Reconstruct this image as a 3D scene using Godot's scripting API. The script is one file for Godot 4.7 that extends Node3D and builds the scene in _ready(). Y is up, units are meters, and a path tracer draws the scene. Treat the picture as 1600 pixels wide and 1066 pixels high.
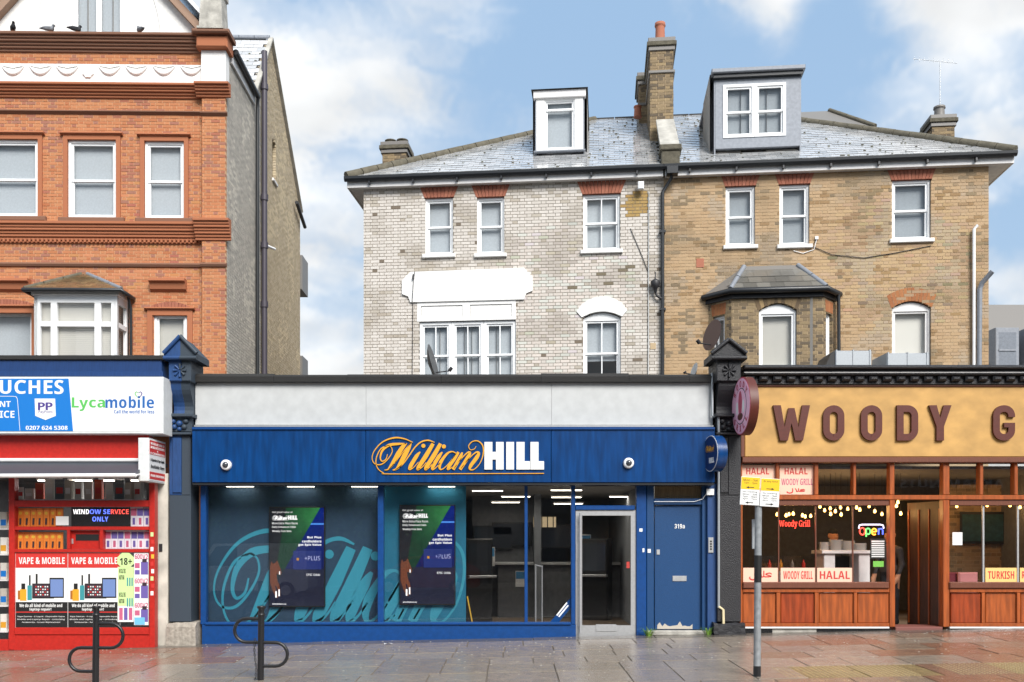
extends Node3D
# A parade of shops built out in front of Victorian houses. Metres, y up, shop fronts on z = 0, street towards +z.

const EYE := Vector3(0, 1.62, 16.0)     # where the photographer stands
const FOCAL := 1472.0                   # lens, in survey units; the survey grid is 1600 x 1066, horizon on line 848
var M := {}
var taken := {}
var rng := RandomNumberGenerator.new()

# ------------------------------------------------------------------ mesh collector
class Geo:
	var v := PackedVector3Array()
	var n := PackedVector3Array()
	var c := PackedColorArray()
	var t := PackedVector2Array()
	var ix := PackedInt32Array()
	var col := Color.WHITE
	func vert(p: Vector3, nn: Vector3, uv := Vector2.ZERO) -> int:
		v.append(p); n.append(nn); c.append(col); t.append(uv)
		return v.size() - 1
	func quad(a: Vector3, b: Vector3, cc: Vector3, d: Vector3) -> void:   # counter-clockwise seen from outside
		var nn := (cc - a).cross(d - b).normalized()
		var k := v.size()
		vert(a, nn, Vector2(0, 1)); vert(b, nn, Vector2(1, 1)); vert(cc, nn, Vector2(1, 0)); vert(d, nn, Vector2(0, 0))
		ix.append_array([k, k + 2, k + 1, k, k + 3, k + 2])
	func tri(a: Vector3, b: Vector3, cc: Vector3) -> void:
		var nn := (b - a).cross(cc - a).normalized()
		var k := v.size()
		vert(a, nn); vert(b, nn); vert(cc, nn)
		ix.append_array([k, k + 2, k + 1])
	func box(x0: float, x1: float, y0: float, y1: float, z0: float, z1: float, back := true) -> void:
		var a := Vector3(x0, y0, z1); var b := Vector3(x1, y0, z1); var cc := Vector3(x1, y1, z1); var d := Vector3(x0, y1, z1)
		var e := Vector3(x0, y0, z0); var f := Vector3(x1, y0, z0); var g := Vector3(x1, y1, z0); var h := Vector3(x0, y1, z0)
		quad(a, b, cc, d); quad(b, f, g, cc); quad(e, a, d, h); quad(d, cc, g, h); quad(e, f, b, a)
		if back: quad(f, e, h, g)
	func obox(x: Transform3D, s: Vector3) -> void:
		var p := []
		for k in 8: p.append(x * Vector3((-0.5 if k & 1 == 0 else 0.5) * s.x, (-0.5 if k & 2 == 0 else 0.5) * s.y, (-0.5 if k & 4 == 0 else 0.5) * s.z))
		quad(p[4], p[5], p[7], p[6]); quad(p[1], p[0], p[2], p[3]); quad(p[5], p[1], p[3], p[7])
		quad(p[0], p[4], p[6], p[2]); quad(p[6], p[7], p[3], p[2]); quad(p[0], p[1], p[5], p[4])
	func bevel(x0: float, x1: float, y0: float, y1: float, z0: float, z1: float, b: float) -> void:   # a box with its front edges chamfered
		b = minf(b, minf(x1 - x0, minf(y1 - y0, z1 - z0)) * 0.45)
		var o := [Vector3(x0, y0, z1 - b), Vector3(x1, y0, z1 - b), Vector3(x1, y1, z1 - b), Vector3(x0, y1, z1 - b)]
		var i := [Vector3(x0 + b, y0 + b, z1), Vector3(x1 - b, y0 + b, z1), Vector3(x1 - b, y1 - b, z1), Vector3(x0 + b, y1 - b, z1)]
		var k := [Vector3(x0, y0, z0), Vector3(x1, y0, z0), Vector3(x1, y1, z0), Vector3(x0, y1, z0)]
		quad(i[0], i[1], i[2], i[3])
		for s in 4:
			var q := (s + 1) % 4
			quad(o[s], o[q], i[q], i[s]); quad(k[s], k[q], o[q], o[s])
		quad(k[1], k[0], k[3], k[2])
	func prism(poly: PackedVector2Array, z0: float, z1: float) -> void:    # xy outline, any winding
		var pp := poly
		if Geometry2D.is_polygon_clockwise(pp): pp = PackedVector2Array(pp.duplicate()); pp.reverse()
		var tr := Geometry2D.triangulate_polygon(pp)
		for k in range(0, tr.size(), 3):
			var a := pp[tr[k]]; var b := pp[tr[k + 1]]; var cc := pp[tr[k + 2]]
			if (b - a).cross(cc - a) < 0.0: var s := b; b = cc; cc = s
			tri(Vector3(a.x, a.y, z1), Vector3(b.x, b.y, z1), Vector3(cc.x, cc.y, z1))
			tri(Vector3(a.x, a.y, z0), Vector3(cc.x, cc.y, z0), Vector3(b.x, b.y, z0))
		for k in pp.size():
			var a := pp[k]; var b := pp[(k + 1) % pp.size()]
			quad(Vector3(a.x, a.y, z0), Vector3(b.x, b.y, z0), Vector3(b.x, b.y, z1), Vector3(a.x, a.y, z1))
	func sweep_x(prof: Array, x0: float, x1: float) -> void:               # profile of Vector2(z, y), from the top round the front to the bottom
		for k in prof.size():
			var a: Vector2 = prof[k]; var b: Vector2 = prof[(k + 1) % prof.size()]
			quad(Vector3(x0, b.y, b.x), Vector3(x1, b.y, b.x), Vector3(x1, a.y, a.x), Vector3(x0, a.y, a.x))
		var pp := PackedVector2Array(prof)
		var tr := Geometry2D.triangulate_polygon(pp)
		for k in range(0, tr.size(), 3):
			var a := pp[tr[k]]; var b := pp[tr[k + 1]]; var cc := pp[tr[k + 2]]
			if (b - a).cross(cc - a) < 0.0: var s := b; b = cc; cc = s
			tri(Vector3(x0, a.y, a.x), Vector3(x0, b.y, b.x), Vector3(x0, cc.y, cc.x))
			tri(Vector3(x1, a.y, a.x), Vector3(x1, cc.y, cc.x), Vector3(x1, b.y, b.x))
	func tube(pts: Array, r: float, seg := 8, radii := []) -> void:
		var up := Vector3.UP
		var rings := []
		for k in pts.size():
			var d: Vector3 = (pts[mini(k + 1, pts.size() - 1)] - pts[maxi(k - 1, 0)]).normalized()
			if absf(d.dot(up)) > 0.95: up = Vector3.RIGHT if absf(d.x) < 0.9 else Vector3.BACK
			var s := d.cross(up).normalized()
			var w := s.cross(d)
			up = w
			var rr: float = radii[k] if radii else r
			var ring := []
			for j in seg:
				var a := TAU * j / seg
				var nn := s * cos(a) + w * sin(a)
				ring.append(vert(pts[k] + nn * rr, nn))
			rings.append(ring)
		for k in pts.size() - 1:
			for j in seg:
				var q := (j + 1) % seg
				ix.append_array([rings[k][j], rings[k][q], rings[k + 1][j], rings[k][q], rings[k + 1][q], rings[k + 1][j]])
		for e in [0, pts.size() - 1]:
			var d: Vector3 = (pts[1] - pts[0]).normalized() * -1.0 if e == 0 else (pts[e] - pts[e - 1]).normalized()
			var cc := vert(pts[e], d)
			for j in seg:
				var q := (j + 1) % seg
				var a := vert(v[rings[e][j]], d); var b := vert(v[rings[e][q]], d)
				if e == 0: ix.append_array([cc, b, a])
				else: ix.append_array([cc, a, b])
	func lathe(prof: Array, at := Transform3D(), seg := 16) -> void:       # profile of Vector2(radius, height) from the bottom up, round local y
		var rings := []
		for k in prof.size():
			var d: Vector2 = prof[mini(k + 1, prof.size() - 1)] - prof[maxi(k - 1, 0)]
			var ring := []
			for j in seg:
				var a := TAU * j / seg
				var nn := Vector3(cos(a) * d.y, -d.x, sin(a) * d.y).normalized()
				ring.append(vert(at * Vector3(cos(a) * prof[k].x, prof[k].y, sin(a) * prof[k].x), at.basis * nn))
			rings.append(ring)
		for k in prof.size() - 1:
			for j in seg:
				var q := (j + 1) % seg
				ix.append_array([rings[k][j], rings[k][q], rings[k + 1][j], rings[k][q], rings[k + 1][q], rings[k + 1][j]])
		for e in [0, prof.size() - 1]:
			if prof[e].x < 0.0005: continue
			var d := at.basis * (Vector3.DOWN if e == 0 else Vector3.UP)
			var cc := vert(at * Vector3(0, prof[e].y, 0), d)
			for j in seg:
				var q := (j + 1) % seg
				var a := vert(v[rings[e][j]], d); var b := vert(v[rings[e][q]], d)
				if e == 0: ix.append_array([cc, b, a])
				else: ix.append_array([cc, a, b])
	func ribbon(pts: Array, wid: Array, z0: float, z1: float) -> void:     # a pen stroke in xy with thickness; left edge, right edge
		var l := []; var r := []
		for k in pts.size():
			var d: Vector2 = (pts[mini(k + 1, pts.size() - 1)] - pts[maxi(k - 1, 0)]).normalized()
			var s: Vector2 = Vector2(-d.y, d.x) * (wid[k] * 0.5)
			l.append(pts[k] + s); r.append(pts[k] - s)
		for k in pts.size() - 1:
			var a: Vector2 = r[k]; var b: Vector2 = r[k + 1]; var cc: Vector2 = l[k + 1]; var d: Vector2 = l[k]
			var k0 := v.size()
			for p: Vector2 in [a, b, cc, d]: vert(Vector3(p.x, p.y, z1), Vector3.BACK)
			ix.append_array([k0, k0 + 2, k0 + 1] if (b - a).cross(cc - a) > 0.0 else [k0, k0 + 1, k0 + 2])
			ix.append_array([k0, k0 + 3, k0 + 2] if (cc - a).cross(d - a) > 0.0 else [k0, k0 + 2, k0 + 3])
			if z1 - z0 > 0.003:
				quad(Vector3(a.x, a.y, z0), Vector3(b.x, b.y, z0), Vector3(b.x, b.y, z1), Vector3(a.x, a.y, z1))
				quad(Vector3(cc.x, cc.y, z0), Vector3(d.x, d.y, z0), Vector3(d.x, d.y, z1), Vector3(cc.x, cc.y, z1))
	func plate(xs: Array, ys: Array, open: Array, z0: float, z1: float) -> void:   # a slab on a grid with some cells left open: frames of one piece
		for j in ys.size() - 1:
			for i in xs.size() - 1:
				if [i, j] in open: continue
				var x0: float = xs[i]; var x1: float = xs[i + 1]; var y0: float = ys[j]; var y1: float = ys[j + 1]
				quad(Vector3(x0, y0, z1), Vector3(x1, y0, z1), Vector3(x1, y1, z1), Vector3(x0, y1, z1))
				quad(Vector3(x1, y0, z0), Vector3(x0, y0, z0), Vector3(x0, y1, z0), Vector3(x1, y1, z0))
				if i == 0 or [i - 1, j] in open: quad(Vector3(x0, y0, z0), Vector3(x0, y0, z1), Vector3(x0, y1, z1), Vector3(x0, y1, z0))
				if i == xs.size() - 2 or [i + 1, j] in open: quad(Vector3(x1, y0, z1), Vector3(x1, y0, z0), Vector3(x1, y1, z0), Vector3(x1, y1, z1))
				if j == 0 or [i, j - 1] in open: quad(Vector3(x0, y0, z0), Vector3(x1, y0, z0), Vector3(x1, y0, z1), Vector3(x0, y0, z1))
				if j == ys.size() - 2 or [i, j + 1] in open: quad(Vector3(x0, y1, z1), Vector3(x1, y1, z1), Vector3(x1, y1, z0), Vector3(x0, y1, z0))
	func mesh() -> ArrayMesh:
		var a := []
		a.resize(Mesh.ARRAY_MAX)
		a[Mesh.ARRAY_VERTEX] = v; a[Mesh.ARRAY_NORMAL] = n; a[Mesh.ARRAY_COLOR] = c; a[Mesh.ARRAY_TEX_UV] = t; a[Mesh.ARRAY_INDEX] = ix
		var m := ArrayMesh.new()
		if v.size(): m.add_surface_from_arrays(Mesh.PRIMITIVE_TRIANGLES, a)
		return m

# ------------------------------------------------------------------ nodes
func numbered(called: String) -> String:
	taken[called] = taken.get(called, -1) + 1
	return called if taken[called] == 0 else "%s_%03d" % [called, taken[called]]

func tag(o: Node, label := "", category := "", group := "", kind := "") -> Node:
	if label: o.set_meta("label", label)
	if category: o.set_meta("category", category)
	if group: o.set_meta("group", group)
	if kind: o.set_meta("kind", kind)
	return o

func thing(called: String, label: String, category: String, at := Vector3.ZERO, yaw := 0.0, group := "") -> Node3D:
	var o := Node3D.new()
	o.name = numbered(called)
	add_child(o)
	o.position = at; o.rotation.y = yaw
	tag(o, label, category, group)
	return o

func node(called: String, parent: Node, label := "") -> Node3D:
	var o := Node3D.new()
	o.name = called
	parent.add_child(o, true)
	tag(o, label)
	return o

func put(g: Variant, called: String, m: Material, parent: Node = self, label := "") -> MeshInstance3D:
	var o := MeshInstance3D.new()
	o.mesh = g.mesh() if g is Geo else g
	o.material_override = m
	o.name = called if parent != self else numbered(called)
	parent.add_child(o, true)
	tag(o, label)
	return o

func bx(parent: Node, called: String, m: Material, x0: float, x1: float, y0: float, y1: float, z0: float, z1: float, bev := 0.0) -> MeshInstance3D:
	var g := Geo.new()
	if bev > 0.0: g.bevel(x0, x1, y0, y1, z0, z1, bev)
	else: g.box(x0, x1, y0, y1, z0, z1)
	return put(g, called, m, parent)

# survey: where the sight line through a point of the survey grid meets a thing's own plane z = w
func L(o: Node3D, px: float, py: float, w := 0.0) -> Vector3:
	var inv := o.transform.affine_inverse()
	var a := inv * EYE
	var d := inv.basis * Vector3((px - 800.0) / FOCAL, (848.0 - py) / FOCAL, -1.0)
	return a + d * ((w - a.z) / d.z)

func rect(o: Node3D, px0: float, py0: float, px1: float, py1: float, w: float) -> PackedFloat64Array:   # [x0, x1, y0, y1] in o, the upright rectangle
	var pm := (px0 + px1) / 2.0
	return PackedFloat64Array([L(o, px0, py1, w).x, L(o, px1, py1, w).x, L(o, pm, py1, w).y, L(o, pm, py0, w).y])

func bp(o: Node3D, parent: Node, called: String, m: Material, px0: float, py0: float, px1: float, py1: float, w0: float, w1: float, bev := 0.0) -> MeshInstance3D:
	var r := rect(o, px0, py0, px1, py1, w1)
	return bx(parent, called, m, r[0], r[1], r[2], r[3], w0, w1, bev)

func ground(x: float, z: float) -> float:
	return 0.02 * x - 0.022 * maxf(z, 0.0)

func at_world(px: float, py: float, z: float) -> Vector3:
	var k := (EYE.z - z) / FOCAL
	return Vector3((px - 800.0) * k, EYE.y + (848.0 - py) * k, z)

# ------------------------------------------------------------------ materials
func srgb(hex: String) -> Color: return Color(hex)
func lin(hex: String) -> Color: return Color(hex).srgb_to_linear()

func tex(freq: float, a: float, b: float, type := FastNoiseLite.TYPE_SIMPLEX_SMOOTH, oct := 4, size := 512, normal := 0.0, sd := 1) -> Texture2D:
	var f := FastNoiseLite.new()
	f.noise_type = type; f.frequency = freq; f.seed = sd
	f.fractal_octaves = oct
	var im := f.get_seamless_image(size, size)
	im.convert(Image.FORMAT_RGB8)
	if normal > 0.0:
		im.bump_map_to_normal_map(normal)
		return ImageTexture.create_from_image(im)
	var out := Image.create(size, size, false, Image.FORMAT_RGB8)
	for y in size:
		for x in size:
			var g := lerpf(a, b, im.get_pixel(x, y).r)
			out.set_pixel(x, y, Color(g, g, g))
	return ImageTexture.create_from_image(out)

func mat(key: String, color: Color, rough := 0.8, opt := {}) -> StandardMaterial3D:
	var m := StandardMaterial3D.new()
	m.resource_name = key
	m.albedo_color = color
	m.roughness = rough
	if opt.get("vc"): m.vertex_color_use_as_albedo = true
	if opt.has("tex"): m.albedo_texture = opt.tex
	if opt.has("rtex"): m.roughness_texture = opt.rtex
	if opt.has("bump"):
		m.heightmap_enabled = true; m.heightmap_texture = opt.bump; m.heightmap_scale = opt.get("bs", 0.3)
	if opt.has("tri"):
		m.uv1_triplanar = true; m.uv1_world_triplanar = true
		m.uv1_scale = Vector3.ONE * opt.tri if opt.tri is float else opt.tri
	if opt.has("metal"): m.metallic = opt.metal
	if opt.has("spec"): m.metallic_specular = opt.spec
	if opt.has("alpha"):
		m.transparency = BaseMaterial3D.TRANSPARENCY_ALPHA
		m.albedo_color.a = opt.alpha
	if opt.has("glow"):
		m.emission_enabled = true; m.emission = opt.get("gcol", color); m.emission_energy_multiplier = opt.glow
	if opt.has("coat"):
		m.clearcoat_enabled = true; m.clearcoat = opt.coat; m.clearcoat_roughness = opt.get("crough", 0.1)
	if opt.has("back"):
		m.backlight_enabled = true; m.backlight = opt.back
	m.cull_mode = BaseMaterial3D.CULL_DISABLED
	M[key] = m
	return m

func materials() -> void:
	var grain := tex(0.02, 0.88, 1.0)
	var speck := tex(0.09, 0.82, 1.0, FastNoiseLite.TYPE_SIMPLEX_SMOOTH, 5, 512, 0.0, 7)
	var patch := tex(0.006, 0.72, 1.0, FastNoiseLite.TYPE_SIMPLEX_SMOOTH, 6, 512, 0.0, 3)
	var bump := tex(0.06, 0.0, 1.0, FastNoiseLite.TYPE_SIMPLEX, 5, 512, 0.0, 5)
	var wet := tex(0.008, 0.08, 0.6, FastNoiseLite.TYPE_SIMPLEX_SMOOTH, 5, 512, 0.0, 11)
	var half := tex(0.03, 0.93, 1.0, FastNoiseLite.TYPE_SIMPLEX_SMOOTH, 4, 512, 0.0, 9)
	var streak := tex(0.02, 0.84, 1.0, FastNoiseLite.TYPE_SIMPLEX_SMOOTH, 4, 512, 0.0, 13)
	mat("brick", Color.WHITE, 0.92, {"vc": true, "tex": speck, "tri": 2.2, "bump": bump, "bs": 0.4})
	mat("mortar_pale", srgb("978c7e"), 0.95, {"tex": speck, "tri": 1.0})
	mat("mortar_tan", srgb("cdb592"), 0.95, {"tex": speck, "tri": 1.0})
	mat("mortar_red", srgb("dcb38c"), 0.95, {"tex": speck, "tri": 1.0})
	mat("white_paint", srgb("ecebe8"), 0.6, {"tex": half, "tri": 0.8})
	mat("white_stucco", srgb("efeeea"), 0.85, {"tex": half, "tri": 0.6, "bump": bump, "bs": 0.15})
	mat("upvc", srgb("f0f1f1"), 0.35, {"spec": 0.5})
	mat("white_board", srgb("e9e7e5"), 0.55, {"tex": half, "tri": 0.4})
	mat("old_stone", srgb("c9c5bb"), 0.9, {"tex": patch, "tri": 0.9, "bump": bump, "bs": 0.5})
	mat("moss_stone", srgb("767060"), 0.95, {"tex": patch, "tri": 1.6, "bump": bump, "bs": 1.2})
	mat("slate", Color.WHITE, 0.3, {"vc": true, "tex": speck, "tri": 1.5, "spec": 0.62, "rtex": tex(0.03, 0.3, 0.75, FastNoiseLite.TYPE_SIMPLEX_SMOOTH, 4, 512, 0.0, 21)})
	M.slate.roughness = 0.3
	M.slate.clearcoat_enabled = true; M.slate.clearcoat = 1.0; M.slate.clearcoat_roughness = 0.12
	mat("lead", srgb("8e939b"), 0.55, {"tex": grain, "tri": 0.9, "metal": 0.15})
	mat("black_gutter", srgb("26282b"), 0.35)
	mat("cast_iron", srgb("2b2a2d"), 0.5, {"tex": grain, "tri": 3.0})
	mat("black_paint", srgb("26262a"), 0.5, {"tex": speck, "tri": 1.2, "bump": bump, "bs": 0.5})
	mat("felt", srgb("2c2b2a"), 0.8, {"tex": speck, "tri": 1.5, "bump": bump, "bs": 0.6})
	mat("grey_panel", srgb("c2c4c3"), 0.5, {"tex": half, "tri": 0.25})
	mat("shop_blue", srgb("05427f"), 0.28, {"tex": tex(0.02, 0.74, 1.0, FastNoiseLite.TYPE_SIMPLEX_SMOOTH, 4, 512, 0.0, 17), "tri": Vector3(0.9, 0.1, 0.9), "spec": 0.5})
	mat("frame_blue", srgb("0c4484"), 0.35, {"tex": grain, "tri": 0.9})
	mat("door_blue", srgb("0c4070"), 0.45, {"tex": half, "tri": 1.2, "bump": bump, "bs": 0.1})
	mat("slate_blue_paint", srgb("3f5062"), 0.6, {"tex": grain, "tri": 1.4, "bump": bump, "bs": 0.4})
	mat("pier_blue", srgb("234a80"), 0.5, {"tex": streak, "tri": Vector3(2.0, 0.4, 2.0)})
	mat("navy", srgb("1e3f73"), 0.4, {"tex": streak, "tri": Vector3(2.6, 0.3, 2.6)})
	mat("aluminium", srgb("c4c5c6"), 0.38, {"metal": 0.55, "tex": half, "tri": 1.0})
	mat("steel", srgb("c6c8ca"), 0.3, {"metal": 0.4})
	mat("glass", Color(0.1, 0.1, 0.1), 0.02, {"alpha": 0.06, "spec": 0.7})
	mat("shop_glass", Color(0.06, 0.07, 0.08), 0.01, {"alpha": 0.12, "spec": 0.95})
	mat("house_glass", Color(0.1, 0.1, 0.1), 0.02, {"alpha": 0.06, "spec": 0.85})
	mat("blind", srgb("b3bbc0"), 0.8, {"tex": half, "tri": 1.0})
	mat("blind_cream", srgb("d8d6cd"), 0.8)
	mat("room", srgb("9a9690"), 0.9)
	mat("room_dark", srgb("6f7072"), 0.85, {"tex": grain, "tri": 0.7})
	mat("lime_render", srgb("d8d3c6"), 0.9, {"tex": patch, "tri": 0.5})
	mat("shop_red", srgb("bd281f"), 0.4, {"tex": grain, "tri": 1.2})
	mat("wood", srgb("b55a22"), 0.38, {"tex": tex(0.014, 0.72, 1.0, FastNoiseLite.TYPE_SIMPLEX_SMOOTH, 5, 512, 0.0, 31), "tri": Vector3(1.6, 0.22, 1.6), "spec": 0.55})
	mat("wood_dark", srgb("75432f"), 0.45, {"tex": streak, "tri": Vector3(3.0, 0.4, 3.0)})
	mat("sign_yellow", srgb("d0a25c"), 0.6, {"tex": tex(0.007, 0.84, 1.0, FastNoiseLite.TYPE_SIMPLEX_SMOOTH, 7, 512, 0.0, 41), "tri": Vector3(0.45, 0.6, 0.45)})
	mat("letter_brown", srgb("5c2416"), 0.5, {"tex": grain, "tri": 1.5})
	mat("slab", Color.WHITE, 0.5, {"vc": true, "tex": speck, "tri": 0.9, "rtex": wet, "spec": 0.5, "bump": bump, "bs": 0.25})
	mat("slab_joint", srgb("6e655b"), 0.9, {"tex": speck, "tri": 1.0})
	mat("asphalt", srgb("3d3d3f"), 0.7, {"tex": speck, "tri": 1.3, "rtex": wet, "bump": bump, "bs": 0.4})
	mat("print_white", srgb("e6e6e4"), 0.5)
	mat("print_black", srgb("1c1c1c"), 0.5)
	mat("print_red", srgb("c8322c"), 0.5)
	mat("print_blue", srgb("0f6fc0"), 0.45)
	mat("gold", srgb("dd9f2c"), 0.4)
	mat("rubber", srgb("1a1a1b"), 0.8)

func camera_and_light() -> void:
	var cam := Camera3D.new()
	cam.name = "camera"
	add_child(cam)
	cam.position = EYE
	cam.projection = Camera3D.PROJECTION_FRUSTUM
	cam.near = 0.1; cam.far = 400.0
	cam.size = 0.1 * 1066.0 / FOCAL
	cam.frustum_offset = Vector2(0, 0.1 * (848.0 - 533.0) / FOCAL)
	cam.current = true
	var we := WorldEnvironment.new()
	we.name = "world"
	add_child(we)
	var e := Environment.new()
	we.environment = e
	e.background_mode = Environment.BG_SKY
	e.sky = Sky.new()
	var p := PanoramaSkyMaterial.new()
	p.panorama = sky_picture()
	e.sky.sky_material = p
	e.background_energy_multiplier = 1.0
	e.tonemap_mode = Environment.TONE_MAPPER_LINEAR
	e.tonemap_exposure = 3.3
	e.sdfgi_enabled = true; e.ssao_enabled = true; e.ssil_enabled = true
	var sun := DirectionalLight3D.new()
	sun.name = "sun"
	add_child(sun)
	sun.light_energy = 0.5
	sun.light_angular_distance = 30.0
	sun.light_color = Color(1.0, 0.985, 0.965)
	sun.shadow_enabled = true
	sun.look_at_from_position(Vector3(11, 22, 25), Vector3(0, 0, 0))

func blob(az: float, el: float, a0: float, e0: float, sa: float, se: float, turn := 0.0) -> float:
	var d := Vector2(az - a0, el - e0).rotated(deg_to_rad(turn))
	return exp(-(d.x * d.x) / (2.0 * sa * sa) - (d.y * d.y) / (2.0 * se * se))

func sky_picture() -> Texture2D:       # air and clouds by direction, linear light
	var w := 2048; var h := 1024
	var im := Image.create(w, h, false, Image.FORMAT_RGBF)
	im.fill(Color(0.12, 0.12, 0.12))
	var f := FastNoiseLite.new()
	f.noise_type = FastNoiseLite.TYPE_SIMPLEX_SMOOTH; f.frequency = 1.5; f.fractal_octaves = 7; f.fractal_gain = 0.56; f.seed = 12
	f.domain_warp_enabled = true; f.domain_warp_amplitude = 0.35; f.domain_warp_frequency = 1.3
	var s := FastNoiseLite.new()
	s.noise_type = FastNoiseLite.TYPE_SIMPLEX_SMOOTH; s.frequency = 2.2; s.fractal_octaves = 4; s.seed = 4
	var step := 1
	for y in h / 2 + 6:
		var th := PI * (y + 0.5) / h
		var el := 90.0 - rad_to_deg(th)
		var ys := maxf(cos(th), 0.0)
		for x in w:
			var az := rad_to_deg(TAU * (x + 0.5) / w)     # 0 looks along -z, grows to +x
			if az > 180.0: az -= 360.0
			var a := deg_to_rad(az)
			var d := Vector3(sin(a) * sin(th), cos(th), -cos(a) * sin(th))
			var q := Vector2(d.x, d.z) / (ys + 0.32)
			var cov := f.get_noise_2d(q.x * 1.1, q.y * 1.5) * 1.35 + 0.24
			cov += 0.4 * blob(az, el, -8.5, 25.5, 5.0, 4.5, 20.0) + 0.25 * blob(az, el, -15, 19, 5.0, 3.5) + 0.1 * blob(az, el, -12, 12, 6, 3)
			cov -= 0.7 * blob(az, el, 5.5, 26, 4.2, 5.2) + 0.75 * blob(az, el, 18.5, 26, 2.2, 5.0, 25.0) + 0.45 * blob(az, el, -12.5, 31, 3.0, 1.6) + 0.6 * blob(az, el, 27, 18, 4.0, 3.0)
			cov += 0.55 * blob(az, el, 15.8, 29, 0.9, 2.4, -12.0) + 0.8 * blob(az, el, 24.5, 27, 3.2, 1.5, 38.0) + 0.5 * blob(az, el, 28, 14.0, 3.0, 1.2)
			var k := smoothstep(-0.3, 0.85, cov)
			var low := clampf(1.0 - ys * 1.7, 0.0, 1.0)
			var blue := Color(0.108, 0.164, 0.24).lerp(Color(0.175, 0.224, 0.272), low * low)
			var g := 0.292 + 0.065 * s.get_noise_2d(q.x * 1.6, q.y * 2.2)
			im.set_pixel(x, y, blue.lerp(Color(g * 0.985, g, g * 1.01), k))
	return ImageTexture.create_from_image(im)

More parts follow.
